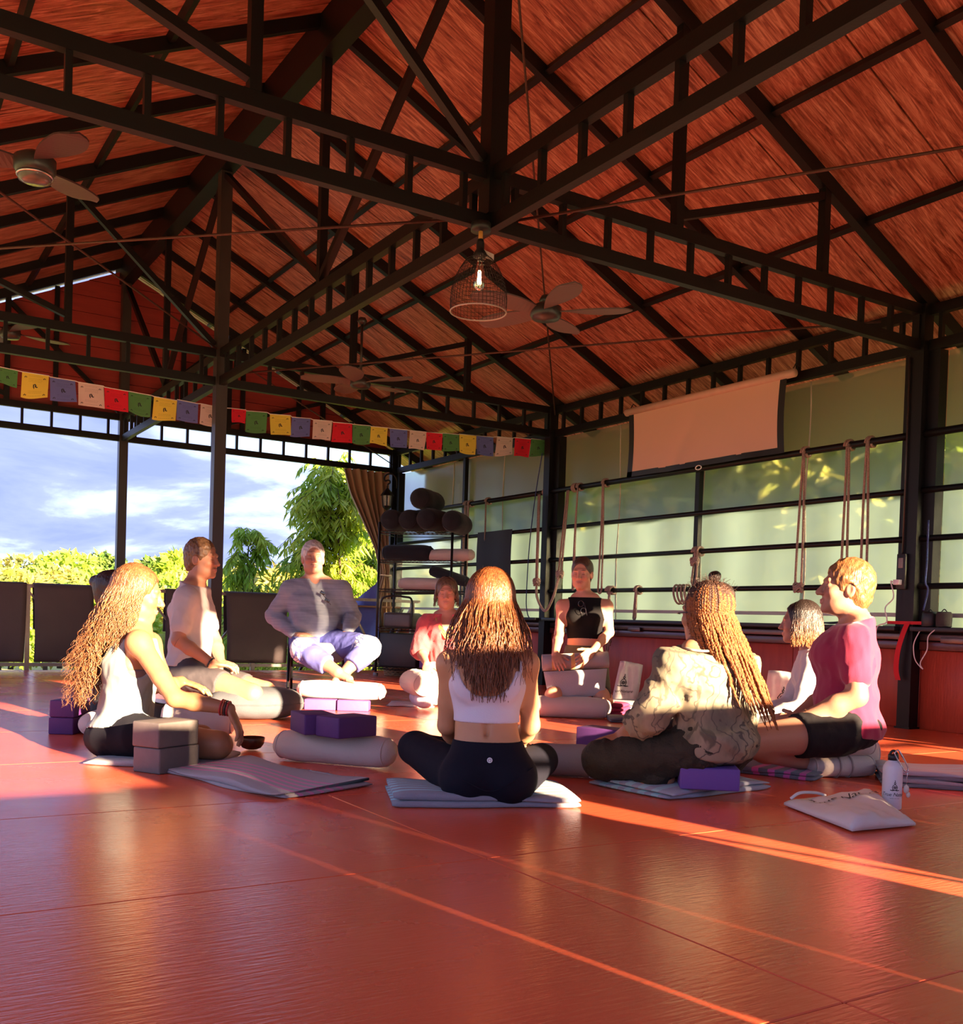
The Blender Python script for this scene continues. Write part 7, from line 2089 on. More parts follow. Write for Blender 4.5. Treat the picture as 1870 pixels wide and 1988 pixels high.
# ------------------------------------------------------------------ 4 woman in white long sleeves
def white_woman():
    D = 5.70; A = lambda x, y, d=0.0: at(x, y, D + d)
    t = person(A(1578, 1405), 'woman with dark-to-copper bobbed hair in a white long-sleeved top')
    S = Sdf(); fw = nrm(-RGT * 0.95 + FWD * 0.22); side = nrm(np.cross(fw, UP))
    pel, waist, chest, neck = A(1580, 1402), A(1582, 1362), A(1580, 1308), A(1574, 1262)
    torso(S, pel, waist, chest, neck, side, (0.15, 0.11), (0.115, 0.085), (0.14, 0.10), (0.10, 0.055))
    sn, sf = A(1578, 1284, -0.15), A(1570, 1284, 0.15)
    en, wn_ = A(1553, 1372, -0.20), A(1470, 1400, -0.20)
    ef, wf = A(1530, 1365, 0.16), A(1462, 1395, 0.04)
    arm(S, sn, en, wn_, (0.040, 0.034, 0.034, 0.023), 'a', chest=A(1576, 1282)); arm(S, sf, ef, wf, (0.040, 0.034, 0.034, 0.023), 'b', chest=A(1576, 1282))
    add_hand(S, wn_, -RGT, -UP, FWD); add_hand(S, wf, -RGT, -UP, -FWD)
    leg(S, A(1570, 1410, -0.09), A(1455, 1418, -0.30), A(1530, 1440, 0.0), t='a'); leg(S, A(1570, 1410, 0.09), A(1470, 1412, 0.30), A(1530, 1436, 0.1), t='b')
    H = add_head(S, A(1552, 1208), fw - UP * 0.02, UP, 0.95, True, neck, 0.045)
    skin_mesh('white_woman', S, H, (0.46, 0.22, 0.15), t, 0.012, brow=(0.04, 0.02, 0.015))
    garment('long_sleeved_top', S, ('torso', 'hips', 'uaa', 'uab', 'laa', 'lab', 'faa', 'fab', 'sh'), 0.011, mat('white_jersey', (0.56, 0.51, 0.51), 0.85, bump=(300, 0.1)), t, cuts=[(A(1574, 1258), UP + fw * 0.25)], fold=0.004, freq=60, seed=4, h=0.010)
    garment('trousers', S, ('tha', 'thb', 'cfa', 'cfb'), 0.012, mat('dark_pants', (0.03, 0.026, 0.028), 0.8, bump=(200, 0.1)), t, fold=0.004, freq=50, h=0.012)
    m = hair_mat('ombre_hair', (0.02, 0.012, 0.010), (0.05, 0.022, 0.014))
    nt = m.node_tree; b = nt.nodes['Principled BSDF']
    g = nt.nodes.new('ShaderNodeNewGeometry'); sp_ = nt.nodes.new('ShaderNodeSeparateXYZ'); nt.links.new(g.outputs['Position'], sp_.inputs[0])
    mr = nt.nodes.new('ShaderNodeMapRange'); mr.inputs['From Min'].default_value = H['c'][2] + 0.03; mr.inputs['From Max'].default_value = H['c'][2] - 0.12
    nt.links.new(sp_.outputs[2], mr.inputs[0])
    r = nt.nodes.new('ShaderNodeValToRGB'); r.color_ramp.elements[0].color = (0.018, 0.011, 0.009, 1); r.color_ramp.elements[1].color = (0.34, 0.12, 0.03, 1)
    e = r.color_ramp.elements.new(0.45); e.color = (0.16, 0.08, 0.05, 1)
    nt.links.new(mr.outputs[0], r.inputs[0]); nt.links.new(r.outputs[0], b.inputs['Base Color'])
    hair_cap('hair_cap', H, m, t, 0.010, nape=-0.10, seed=3, ears=False)
    fall_hair(H, np.random.default_rng(8), 420, 0.165, spread=0.006, wave=0.004, wfreq=40, az=(0.95, 5.33), r0=0.0045, root_z=(0.2, 1.4), end_var=0.2, bulge=0.006).build('bob_hair', m, t)
white_woman()

# ------------------------------------------------------------------ 5 woman with top-knot, half hidden
def topknot_woman():
    D = 6.5; A = lambda x, y, d=0.0: at(x, y, D + d)
    t = person(A(1408, 1382), 'woman with dark top-knot mostly hidden behind the braids')
    S = Sdf(); fw = nrm(-RGT * 0.75 + FWD * 0.6); side = nrm(np.cross(fw, UP))
    pel, waist, chest, neck = A(1408, 1380), A(1406, 1335), A(1402, 1270), A(1398, 1222)
    torso(S, pel, waist, chest, neck, side, (0.15, 0.11), (0.115, 0.085), (0.135, 0.095), (0.10, 0.055))
    sa, sb = A(1372, 1240, -0.10), A(1421, 1240, 0.10)
    arm(S, sa, A(1362, 1310, -0.12), A(1300, 1370, 0.0), t='a', chest=A(1400, 1240)); arm(S, sb, A(1428, 1310, 0.12), A(1380, 1370, 0.25), t='b', chest=A(1400, 1240))
    add_hand(S, A(1300, 1370, 0.0), -RGT, -UP, FWD); add_hand(S, A(1380, 1370, 0.25), -RGT, -UP, FWD)
    leg(S, A(1390, 1385, -0.05), A(1290, 1400, -0.2), A(1370, 1420, 0.1), t='a'); leg(S, A(1410, 1385, 0.1), A(1340, 1390, 0.4), A(1370, 1415, 0.1), t='b')
    H = add_head(S, A(1393, 1167), fw, UP, 0.95, True, neck, 0.045)
    skin_mesh('topknot_woman', S, H, (0.44, 0.20, 0.12), t, 0.013, face=False)
    garment('black_top', S, ('torso',), 0.008, mat('black_jersey', (0.012, 0.011, 0.012), 0.8, bump=(300, 0.1)), t, cuts=[(A(1400, 1240), UP)], h=0.012)
    garment('black_trousers', S, ('hips', 'tha', 'thb', 'cfa', 'cfb'), 0.012, MATS['black_jersey'], t, h=0.013, fold=0.003)
    mh = hair_mat('near_black_hair', (0.016, 0.010, 0.009), (0.035, 0.018, 0.014))
    bun = [('e', A(1388, 1119), np.array([0.042, 0.042, 0.036]), np.eye(3), None, 0.015, 'h', False)]
    hair_cap('hair', H, mh, t, 0.008, nape=-0.09, noise=0.004, freq=140, extra=bun, seed=12)
topknot_woman()

# ------------------------------------------------------------------ 6 woman in black top, kneeling
def black_woman():
    D = 7.45; A = lambda x, y, d=0.0: at(x, y, D + d)
    t = person(A(1133, 1300), 'woman in a black sleeveless top kneeling upright with eyes closed')
    S = Sdf(); fw = nrm(-FWD * 0.93 - RGT * 0.30); side = nrm(np.cross(fw, UP))
    pel, waist, chest, neck = A(1133, 1292), A(1134, 1245), A(1135, 1192), A(1136, 1158)
    torso(S, pel, waist, chest, neck, side, (0.155, 0.11), (0.115, 0.085), (0.145, 0.10), (0.105, 0.055))
    for q in (-1, 1): S.ell(A(1133 + q * 16, 1196, -0.08), (0.055, 0.045, 0.05), np.stack([side, fw, UP]), 0.04, 'torso')
    sa, sb = A(1093, 1177, 0.02), A(1177, 1177, -0.02)
    ea, wa = A(1086, 1230, -0.02), A(1078, 1270, -0.30)
    eb, wb = A(1183, 1228, -0.02), A(1150, 1264, -0.33)
    ra = (0.043, 0.036, 0.035, 0.024)
    arm(S, sa, ea, wa, ra, 'a', chest=A(1135, 1175)); arm(S, sb, eb, wb, ra, 'b', chest=A(1135, 1175))
    add_hand(S, wa, A(1090, 1298, -0.42) - wa, FWD, RGT, 1.0, (0.1, 0.25, 0.25)); add_hand(S, wb, A(1116, 1292, -0.43) - wb, FWD, -RGT + UP * 0.3, 1.0, (0.1, 0.25, 0.25))
    leg(S, A(1108, 1305, -0.03), A(1074, 1350, -0.34), A(1108, 1362, 0.10), t='a'); leg(S, A(1156, 1305, -0.03), A(1168, 1352, -0.30), A(1184, 1366, 0.12), t='b')
    foot(S, A(1186, 1366, 0.10), A(1196, 1366, 0.30), UP, 0.9)
    H = add_head(S, A(1130, 1113), fw + UP * -0.06, UP, 0.98, True, neck, 0.044)
    skin_mesh('black_woman', S, H, (0.56, 0.27, 0.17), t, 0.011, brow=(0.10, 0.05, 0.03))
    mbk = mat('black_rib', (0.004, 0.0035, 0.004), 0.9, spec=0.25, bump=(300, 0.15))
    Sx = Sdf()
    for q, s_ in ((-1, sa), (1, sb)):
        Sx.ell(s_ + RGT * q * 0.012 + ZV(-0.01), (0.068, 0.12, 0.10), np.stack([RGT, FWD, UP]))
    garment('sleeveless_top', S, ('torso', 'sh'), 0.007, mbk, t, cuts=[(A(1134, 1243), -UP), (A(1136, 1160), UP)], subs=Sx.p, h=0.007)
    garment('olive_shorts', S, ('hips', 'tha', 'thb'), 0.014, mat('olive_shorts', (0.085, 0.075, 0.045), 0.8, bump=(200, 0.1)), t, cuts=[(A(1133, 1253), UP), (A(1100, 1328, -0.18), nrm(A(1074, 1350, -0.34) - A(1108, 1305, -0.03)))], fold=0.003, h=0.010)
    hair_cap('pulled_back_hair', H, hair_mat('dark_brown_hair', (0.05, 0.026, 0.016), (0.10, 0.05, 0.03)), t, 0.007, face=(0.0, 0.112, -0.05, 0.086, 0.086, 0.145), nape=-0.08, noise=0.002, extra=[('e', H['L'](0.0, -0.10, 0.075), np.array([0.035, 0.035, 0.032]), np.eye(3), None, 0.02, 'h', False)], seed=3)
    g0 = A(1128, 1172, -0.155)
    for dz, dx in ((0, 0), (-0.052, 0.018)):
        MB().tube([g0 + RGT * (dx + 0.019 * math.cos(a)) + ZV(dz + 0.022 * math.sin(a)) - FWD * (0.006 - 0.08 * dz) for a in np.linspace(0, 6.283, 17)], 0.0022, 5, False).build('hung_glasses', M_SUNG, t, True)
    MB().tube([g0 + RGT * 0.022 + ZV(0.012) - FWD * 0.01, g0 + RGT * 0.045 + ZV(-0.085) - FWD * 0.018], 0.0022, 5).build('glasses_temple', M_SUNG, t, True)
    # things on her lap
    rc = A(1117, 1285, -0.27)
    ax = nrm(A(1180, 1281, -0.27) - A(1055, 1287, -0.27))
    sp_ = []
    for a in np.linspace(0, 5.2 * math.pi, 70):
        r = 0.014 + 0.052 * a / (5.2 * math.pi)
        sp_.append((r * math.cos(a), r * math.sin(a)))
    side2 = nrm(np.cross(ax, UP)); up2 = np.cross(side2, ax)
    v = []
    NL = 10
    for i in range(NL + 1):
        for (a, b) in sp_: v.append(rc + ax * (-0.235 + 0.47 * i / NL) + side2 * a * 1.15 + up2 * b)
    n = len(sp_)
    q = [[i * n + j, i * n + j + 1, (i + 1) * n + j + 1, (i + 1) * n + j] for i in range(NL) for j in range(n - 1)]
    tr_ = thing('rolled_towel', rc, 'grey rolled towel with yellow stripes under the hands of the woman in black', 'towel')
    o = put('roll', mesh_np('roll', v, q), tr_, stripes('towel_yellow', (0.33, 0.30, 0.31), (0.68, 0.42, 0.14), [(-0.17, -0.135), (-0.035, -0.005), (0.03, 0.055)], ax, rc))
    md = o.modifiers.new('thickness', 'SOLIDIFY'); md.thickness = 0.009; md.offset = 0
    c2 = A(1118, 1323, -0.32)
    t2 = thing('lap_towel', c2, 'silver grey folded towel hanging over the knees below the roll', 'towel')
    v = []
    for sgn in (1, -1):
        for i in range(25):
            for j in range(13):
                u, w = i / 24, j / 12
                p = c2 + ax * (u - 0.5) * (0.45 - 0.05 * w) + up2 * (0.08 - 0.175 * w - 0.02 * math.sin(u * math.pi) * w) + side2 * 0.0
                e = min(1, 8 * min(u, 1 - u) + .1) * min(1, 5 * min(w, 1 - w) + .2)
                v.append(p - FWD * (0.028 * e ** .5 + 0.006 * math.sin(9 * u + 5 * w)) * sgn)
    q = []
    for i in range(24):
        for j in range(12):
            a = i * 13 + j
            q.append([a, a + 13, a + 14, a + 1]); q.append([325 + a + 1, 325 + a + 14, 325 + a + 13, 325 + a])
    put('cloth', mesh_np('cloth', v, q), t2, mat('silver_towel', (0.40, 0.38, 0.40), 0.9, bump=(260, 0.5), sheen=0.4))
black_woman()

# ------------------------------------------------------------------ 7 woman in coral
def coral_woman():
    D = 7.78; A = lambda x, y, d=0.0: at(x, y, D + d)
    t = person(A(868, 1305), 'woman in a loose coral blouse facing us beside the wire shelf')
    S = Sdf(); fw = nrm(-FWD); side = nrm(np.cross(fw, UP))
    pel, waist, chest, neck = A(868, 1302), A(868, 1262), A(868, 1222), A(868, 1192)
    torso(S, pel, waist, chest, neck, side, (0.155, 0.11), (0.125, 0.095), (0.15, 0.105), (0.105, 0.058))
    for q in (-1, 1): S.ell(A(868 + q * 15, 1228, -0.09), (0.055, 0.045, 0.055), np.stack([side, fw, UP]), 0.04, 'torso')
    sa, sb = A(832, 1212), A(904, 1212)
    ea, wa = A(816, 1262, -0.05), A(828, 1288, -0.26)
    eb, wb = A(920, 1262, -0.05), A(908, 1290, -0.24)
    arm(S, sa, ea, wa, t='a', chest=A(868, 1210)); arm(S, sb, eb, wb, t='b', chest=A(868, 1210))
    add_hand(S, wa, A(834, 1322, -0.36) - wa, FWD, RGT, 1.0, (0.1, 0.2, 0.2)); add_hand(S, wb, A(904, 1316, -0.34) - wb, FWD, -RGT)
    leg(S, A(845, 1310, -0.03), A(838, 1340, -0.30), A(850, 1365, 0.1), t='a'); leg(S, A(892, 1310, -0.03), A(905, 1345, -0.3), A(890, 1365, 0.1), t='b')
    H = add_head(S, A(867, 1152), fw - UP * 0.05, UP, 0.97, True, neck, 0.046, 1.08)
    skin_mesh('coral_woman', S, H, (0.58, 0.26, 0.17), t, 0.011, brow=(0.16, 0.09, 0.05))
    Sx = Sdf(); Sx.cone(A(868, 1195, -0.10), A(868, 1238, -0.15), 0.058, 0.012)
    garment('blouse', S, ('torso', 'hips', 'uaa', 'uab', 'laa', 'lab', 'sh'), 0.022, mat('coral_crepe', (0.62, 0.075, 0.085), 0.85, bump=(140, 0.3), sheen=0.3), t, cuts=[(A(868, 1192), UP), (A(868, 1285), -UP)], subs=Sx.p, fold=0.008, freq=60, seed=3, grow_by={'uaa': 0.035, 'uab': 0.035, 'laa': 0.04, 'lab': 0.04}, h=0.009)
    garment('undershirt', S, ('torso',), 0.006, mat('pale_yellow_cotton', (0.72, 0.60, 0.38), 0.85, bump=(200, 0.1)), t, cuts=[(A(868, 1212), UP)], h=0.011)
    garment('beige_trousers', S, ('hips', 'tha', 'thb', 'cfa', 'cfb'), 0.014, M_BEIGE, t, cuts=[(A(868, 1280), UP)], h=0.012)
    for k in range(3):
        MB().tube(smooth_path([A(846, 1192, -0.02), A(849 + k, 1210, -0.125), A(860 + 2 * k, 1232 - 3 * k, -0.16), A(868, 1240 - 4 * k, -0.165), A(878 - 2 * k, 1230 - 3 * k, -0.16), A(888 - k, 1208, -0.125), A(890, 1192, -0.02)], 5), 0.006, 6).build('yellow_cord', mat('saffron_cord', (0.72, 0.42, 0.10), 0.7, bump=(200, 0.4)), t, True)
    M_H = hair_mat('mousy_brown_hair', (0.20, 0.115, 0.065), (0.10, 0.055, 0.03))
    hair_cap('hair_cap', H, M_H, t, 0.010, face=(0.0, 0.114, -0.052, 0.080, 0.084, 0.138), nape=-0.09, seed=5, ears=False)
    fall_hair(H, np.random.default_rng(4), 240, 0.135, spread=0.008, wave=0.008, wfreq=60, az=(1.15, 5.13), r0=0.0045, root_z=(0.2, 1.4), end_var=0.45).build('shoulder_hair', M_H, t)
coral_woman()

# ------------------------------------------------------------------ 8 man on the chair
def chair_man():
    D = 7.72; A = lambda x, y, d=0.0: at(x, y, D + d)
    t = person(A(614, 1240), 'white-haired man on the chair in a blue-grey sweater and tie-dyed trousers')
    S = Sdf(); fw = CHF; side = nrm(np.cross(fw, UP))
    pel, waist, chest, neck = A(614, 1236, 0.05), A(614, 1208, 0.03), A(613, 1165, 0.02), A(612, 1127, 0.02)
    torso(S, pel, waist, chest, neck, side, (0.175, 0.13), (0.185, 0.145), (0.19, 0.135), (0.13, 0.068))
    S.ell(A(614, 1205, -0.09), (0.14, 0.08, 0.10), np.stack([side, fw, UP]), 0.06, 'torso')
    sa, sb = A(566, 1146), A(661, 1146)
    ea, wa = A(530, 1196, 0.06), A(574, 1232, -0.13)
    eb, wb = A(686, 1196, 0.06), A(676, 1224, -0.15)
    rm = (0.058, 0.048, 0.047, 0.030)
    arm(S, sa, ea, wa, rm, 'a', chest=A(613, 1142)); arm(S, sb, eb, wb, rm, 'b', chest=A(613, 1142))
    add_hand(S, wa, RGT - FWD * 0.3 - UP * 0.15, -UP - FWD * 0.3, -FWD, 1.1, (0.2, 0.3, 0.3)); add_hand(S, wb, -FWD * 0.6 - UP * 0.55 + RGT * 0.1, -UP * 0.6 + FWD * 0.5, -RGT, 1.1, (0.2, 0.3, 0.3))
    ka, kb = A(588, 1262, -0.42), A(716, 1258, -0.34)
    aa, ab = A(655, 1303, -0.58), A(668, 1306, -0.50)
    leg(S, A(592, 1248, 0.0), ka, aa, (0.095, 0.07, 0.062, 0.036), 'a'); leg(S, A(638, 1248, 0.0), kb, ab, (0.095, 0.07, 0.062, 0.036), 'b')
    foot(S, aa, A(705, 1318, -0.64), UP - FWD * 0.3, 0.95); foot(S, ab, A(636, 1322, -0.64), UP - FWD * 0.3, 0.95)
    H = add_head(S, A(608, 1083, -0.02), fw + UP * 0.08 + RGT * 0.10, UP - fw * 0.08, 1.05, False, neck, 0.062, 1.15, 1.12)
    skin_mesh('chair_man', S, H, (0.44, 0.215, 0.145), t, 0.011, brow=(0.45, 0.36, 0.30), lip=(0.50, 0.22, 0.19))
    ms = mat('blue_grey_knit', (0.19, 0.215, 0.27), 0.9, noise=(9, 0.8, (0.27, 0.30, 0.36)), stretch=(0.6, 0.6, 9), bump=(160, 0.2), sheen=0.2)
    Sx = Sdf(); Sx.cone(A(612, 1122, -0.09), A(613, 1148, -0.13), 0.055, 0.008)
    garment('sweater', S, ('torso', 'hips', 'uaa', 'uab', 'laa', 'lab', 'faa', 'fab', 'sh'), 0.015, ms, t, cuts=[(A(614, 1240, -0.1), -UP), (A(612, 1124), UP), (lerp(ea, wa, 0.93), nrm(wa - ea) * 1.0 + UP * 0)] if False else [(A(614, 1243, -0.1), -UP), (A(612, 1124), UP)], subs=Sx.p, fold=0.006, freq=48, seed=8, grow_by={'faa': 0.012, 'fab': 0.012}, h=0.009)
    m = mat('tiedye_trousers', (0.085, 0.095, 0.33), 0.85, bump=(200, 0.12))
    nt = m.node_tree; b = nt.nodes['Principled BSDF']
    g = nt.nodes.new('ShaderNodeNewGeometry')
    acc = None
    for c_, r_, w_ in ((ka, 0.0, 0.105), (kb, 0.0, 0.115), (lerp(A(592, 1248), ka, 0.25), 0, 0.075), (lerp(A(638, 1248), kb, 0.25), 0, 0.085)):
        d = nt.nodes.new('ShaderNodeVectorMath'); d.operation = 'DISTANCE'; nt.links.new(g.outputs['Position'], d.inputs[0]); d.inputs[1].default_value = tuple(c_)
        n = nt.nodes.new('ShaderNodeTexNoise'); n.inputs['Scale'].default_value = 26; n.inputs['Detail'].default_value = 3; nt.links.new(g.outputs['Position'], n.inputs['Vector'])
        ad = nt.nodes.new('ShaderNodeMath'); ad.operation = 'MULTIPLY_ADD'; nt.links.new(n.outputs[0], ad.inputs[0]); ad.inputs[1].default_value = 0.09; nt.links.new(d.outputs['Value'], ad.inputs[2])
        r = nt.nodes.new('ShaderNodeMapRange'); r.inputs['From Min'].default_value = w_ + 0.055; r.inputs['From Max'].default_value = w_ + 0.035; nt.links.new(ad.outputs[0], r.inputs[0])
        if acc is None: acc = r.outputs[0]
        else:
            mxx = nt.nodes.new('ShaderNodeMath'); mxx.operation = 'MAXIMUM'; nt.links.new(acc, mxx.inputs[0]); nt.links.new(r.outputs[0], mxx.inputs[1]); acc = mxx.outputs[0]
    n = nt.nodes.new('ShaderNodeTexWave'); n.inputs['Scale'].default_value = 14; n.inputs['Distortion'].default_value = 5; nt.links.new(g.outputs['Position'], n.inputs['Vector'])
    r = nt.nodes.new('ShaderNodeMapRange'); r.inputs['From Min'].default_value = 0.06; r.inputs['From Max'].default_value = 0.2; nt.links.new(n.outputs['Fac'], r.inputs[0])
    ml = nt.nodes.new('ShaderNodeMath'); ml.operation = 'MULTIPLY'; nt.links.new(acc, ml.inputs[0]); nt.links.new(r.outputs[0], ml.inputs[1])
    x = nt.nodes.new('ShaderNodeMix'); x.data_type = 'RGBA'; nt.links.new(ml.outputs[0], x.inputs[0]); x.inputs[6].default_value = (0.085, 0.095, 0.33, 1); x.inputs[7].default_value = (0.66, 0.68, 0.76, 1)
    nt.links.new(x.outputs[2], b.inputs['Base Color'])
    ma, mb_ = lerp(ka, aa, 0.72), lerp(kb, ab, 0.72)
    garment('trousers', S, ('hips', 'tha', 'cfa'), 0.022, m, t, cuts=[(A(614, 1236), UP), (ma, nrm(aa - ka))], fold=0.006, freq=45, seed=4, h=0.010)
    garment('trousers', S, ('thb', 'cfb'), 0.022, m, t, cuts=[(mb_, nrm(ab - kb))], fold=0.006, freq=45, seed=5, h=0.010)
    M_H = hair_mat('white_hair', (0.62, 0.58, 0.55), (0.42, 0.39, 0.37))
    hair_cap('short_white_hair', H, M_H, t, 0.009, face=(0.0, 0.115, -0.055, 0.088, 0.086, 0.145), nape=-0.08, noise=0.006, freq=180, seed=2, top=0.006)
    g0 = A(622, 1148, -0.155)
    for k in (0, 1):
        c_ = g0 + RGT * (0.02 + 0.035 * k) + ZV(-0.012 - 0.055 * k) - FWD * 0.012
        put('hung_glasses', rbox(c_, RGT * 0.017 + ZV(-0.010), (RGT * 0.006 + ZV(0.011)), FWD * 0.002, 0.0015, 2), t, M_SUNG)
    MB().tube([g0, g0 + RGT * 0.085 + ZV(-0.10) - FWD * 0.022], 0.0025, 5).build('glasses_temple', M_SUNG, t, True)
    # cloth on the seat between the thighs
    cushion('seat_cloth', CHP(0.03, 0.19, 0.30), CHS * 0.17, CHF * 0.06, 0.16, mat('silver_towel2', (0.24, 0.23, 0.24), 0.9, bump=(260, 0.5)), 'grey towel on the chair seat between the knees', 'towel', seed=3)
chair_man()

# ------------------------------------------------------------------ 9 man in white T-shirt
def white_man():
    D = 6.5; A = lambda x, y, d=0.0: at(x, y, D + d)
    t = person(A(368, 1300), 'man with moustache in a white T-shirt and grey shorts kneeling in profile')
    S = Sdf(); fw = nrm(RGT * 0.96 - FWD * 0.22); side = nrm(np.cross(fw, UP))
    pel, waist, chest, neck = A(368, 1298), A(370, 1250), A(374, 1188), A(378, 1135)
    torso(S, pel, waist, chest, neck, side, (0.155, 0.115), (0.135, 0.10), (0.16, 0.112), (0.118, 0.062))
    S.ell(pel - fw * 0.05 - ZV(0.02), (0.15, 0.11, 0.09), np.stack([side, fw, UP]), 0.04, 'hips')
    sn, sf = A(360, 1163, -0.155), A(385, 1163, 0.165)
    en, wn_ = A(346, 1243, -0.20), A(412, 1288, -0.20)
    ef, wf = A(418, 1245, 0.13), A(428, 1284, -0.06)
    rm = (0.050, 0.042, 0.041, 0.028)
    arm(S, sn, en, wn_, rm, 'a', chest=A(374, 1160)); arm(S, sf, ef, wf, rm, 'b', chest=A(374, 1160))
    add_hand(S, wn_, RGT + FWD * 0.55 - UP * 0.15, -UP, FWD, 1.05, (0.2, 0.35, 0.35)); add_hand(S, wf, RGT - FWD * 0.5 - UP * 0.2, -UP, -FWD, 1.05, (0.3, 0.4, 0.4))
    leg(S, A(372, 1312, -0.11), A(490, 1347, -0.30), A(392, 1366, -0.22), (0.092, 0.064, 0.058, 0.038), 'a'); leg(S, A(378, 1310, 0.10), A(516, 1342, -0.02), A(400, 1358, 0.05), (0.092, 0.064, 0.058, 0.038), 'b')
    H = add_head(S, A(393, 1085), fw, UP, 1.03, False, neck, 0.055, 1.08, 1.12)
    def ex(blend, sm, x, y, z, ax):
        blend(0.8 * sm((x / 0.027) ** 2 + ((z + 0.055) / 0.0085) ** 2), (0.16, 0.075, 0.03))
        blend(0.25 * sm((x / 0.045) ** 2 + ((z + 0.095) / 0.025) ** 2), (0.28, 0.14, 0.07))
    skin_mesh('white_man', S, H, (0.44, 0.21, 0.125), t, 0.011, brow=(0.18, 0.09, 0.04), extra=ex)
    garment('t_shirt', S, ('torso', 'hips', 'uaa', 'uab', 'sh'), 0.014, mat('white_cotton', (0.52, 0.46, 0.45), 0.85, bump=(300, 0.08)), t, cuts=[(A(368, 1292), -UP), (A(380, 1134), UP + fw * 0.3)], fold=0.008, freq=40, seed=3, grow_by={'uaa': 0.022, 'uab': 0.022, 'hips': 0.020})
    garment('shorts', S, ('hips', 'tha', 'thb'), 0.012, mat('slate_shorts', (0.06, 0.052, 0.058), 0.8, bump=(200, 0.1)), t, cuts=[(A(436, 1330, -0.2), nrm(A(490, 1347, -0.3) - A(372, 1312, -0.11)))], fold=0.004, freq=50, seed=6)
    M_H = hair_mat('brown_crop', (0.20, 0.10, 0.045), (0.09, 0.045, 0.022))
    hair_cap('short_hair', H, M_H, t, 0.008, face=(0.0, 0.114, -0.055, 0.090, 0.084, 0.142), nape=-0.08, noise=0.005, freq=200, seed=6, top=0.010)
    d = nrm(wn_ - en); a_ = nrm(np.cross(d, UP)); b_ = np.cross(d, a_)
    MB().tube([wn_ - d * 0.01 + (a_ * math.cos(q) + b_ * math.sin(q)) * 0.033 for q in np.linspace(0, 6.283, 25)], 0.006, 6, False).build('watch_band', M_BLACKP, t, True)
    # arm tattoos: thin ink bands and line drawing
    MB().tube([lerp(en, wn_, 0.03) + (a_ * math.cos(q) + b_ * math.sin(q)) * 0.0445 for q in np.linspace(0, 6.283, 25)], 0.0012, 4, False).build('arm_tattoo', mat('tattoo_ink', (0.10, 0.07, 0.065), 0.6, bump=(20, 0.01)), t, True)
white_man()

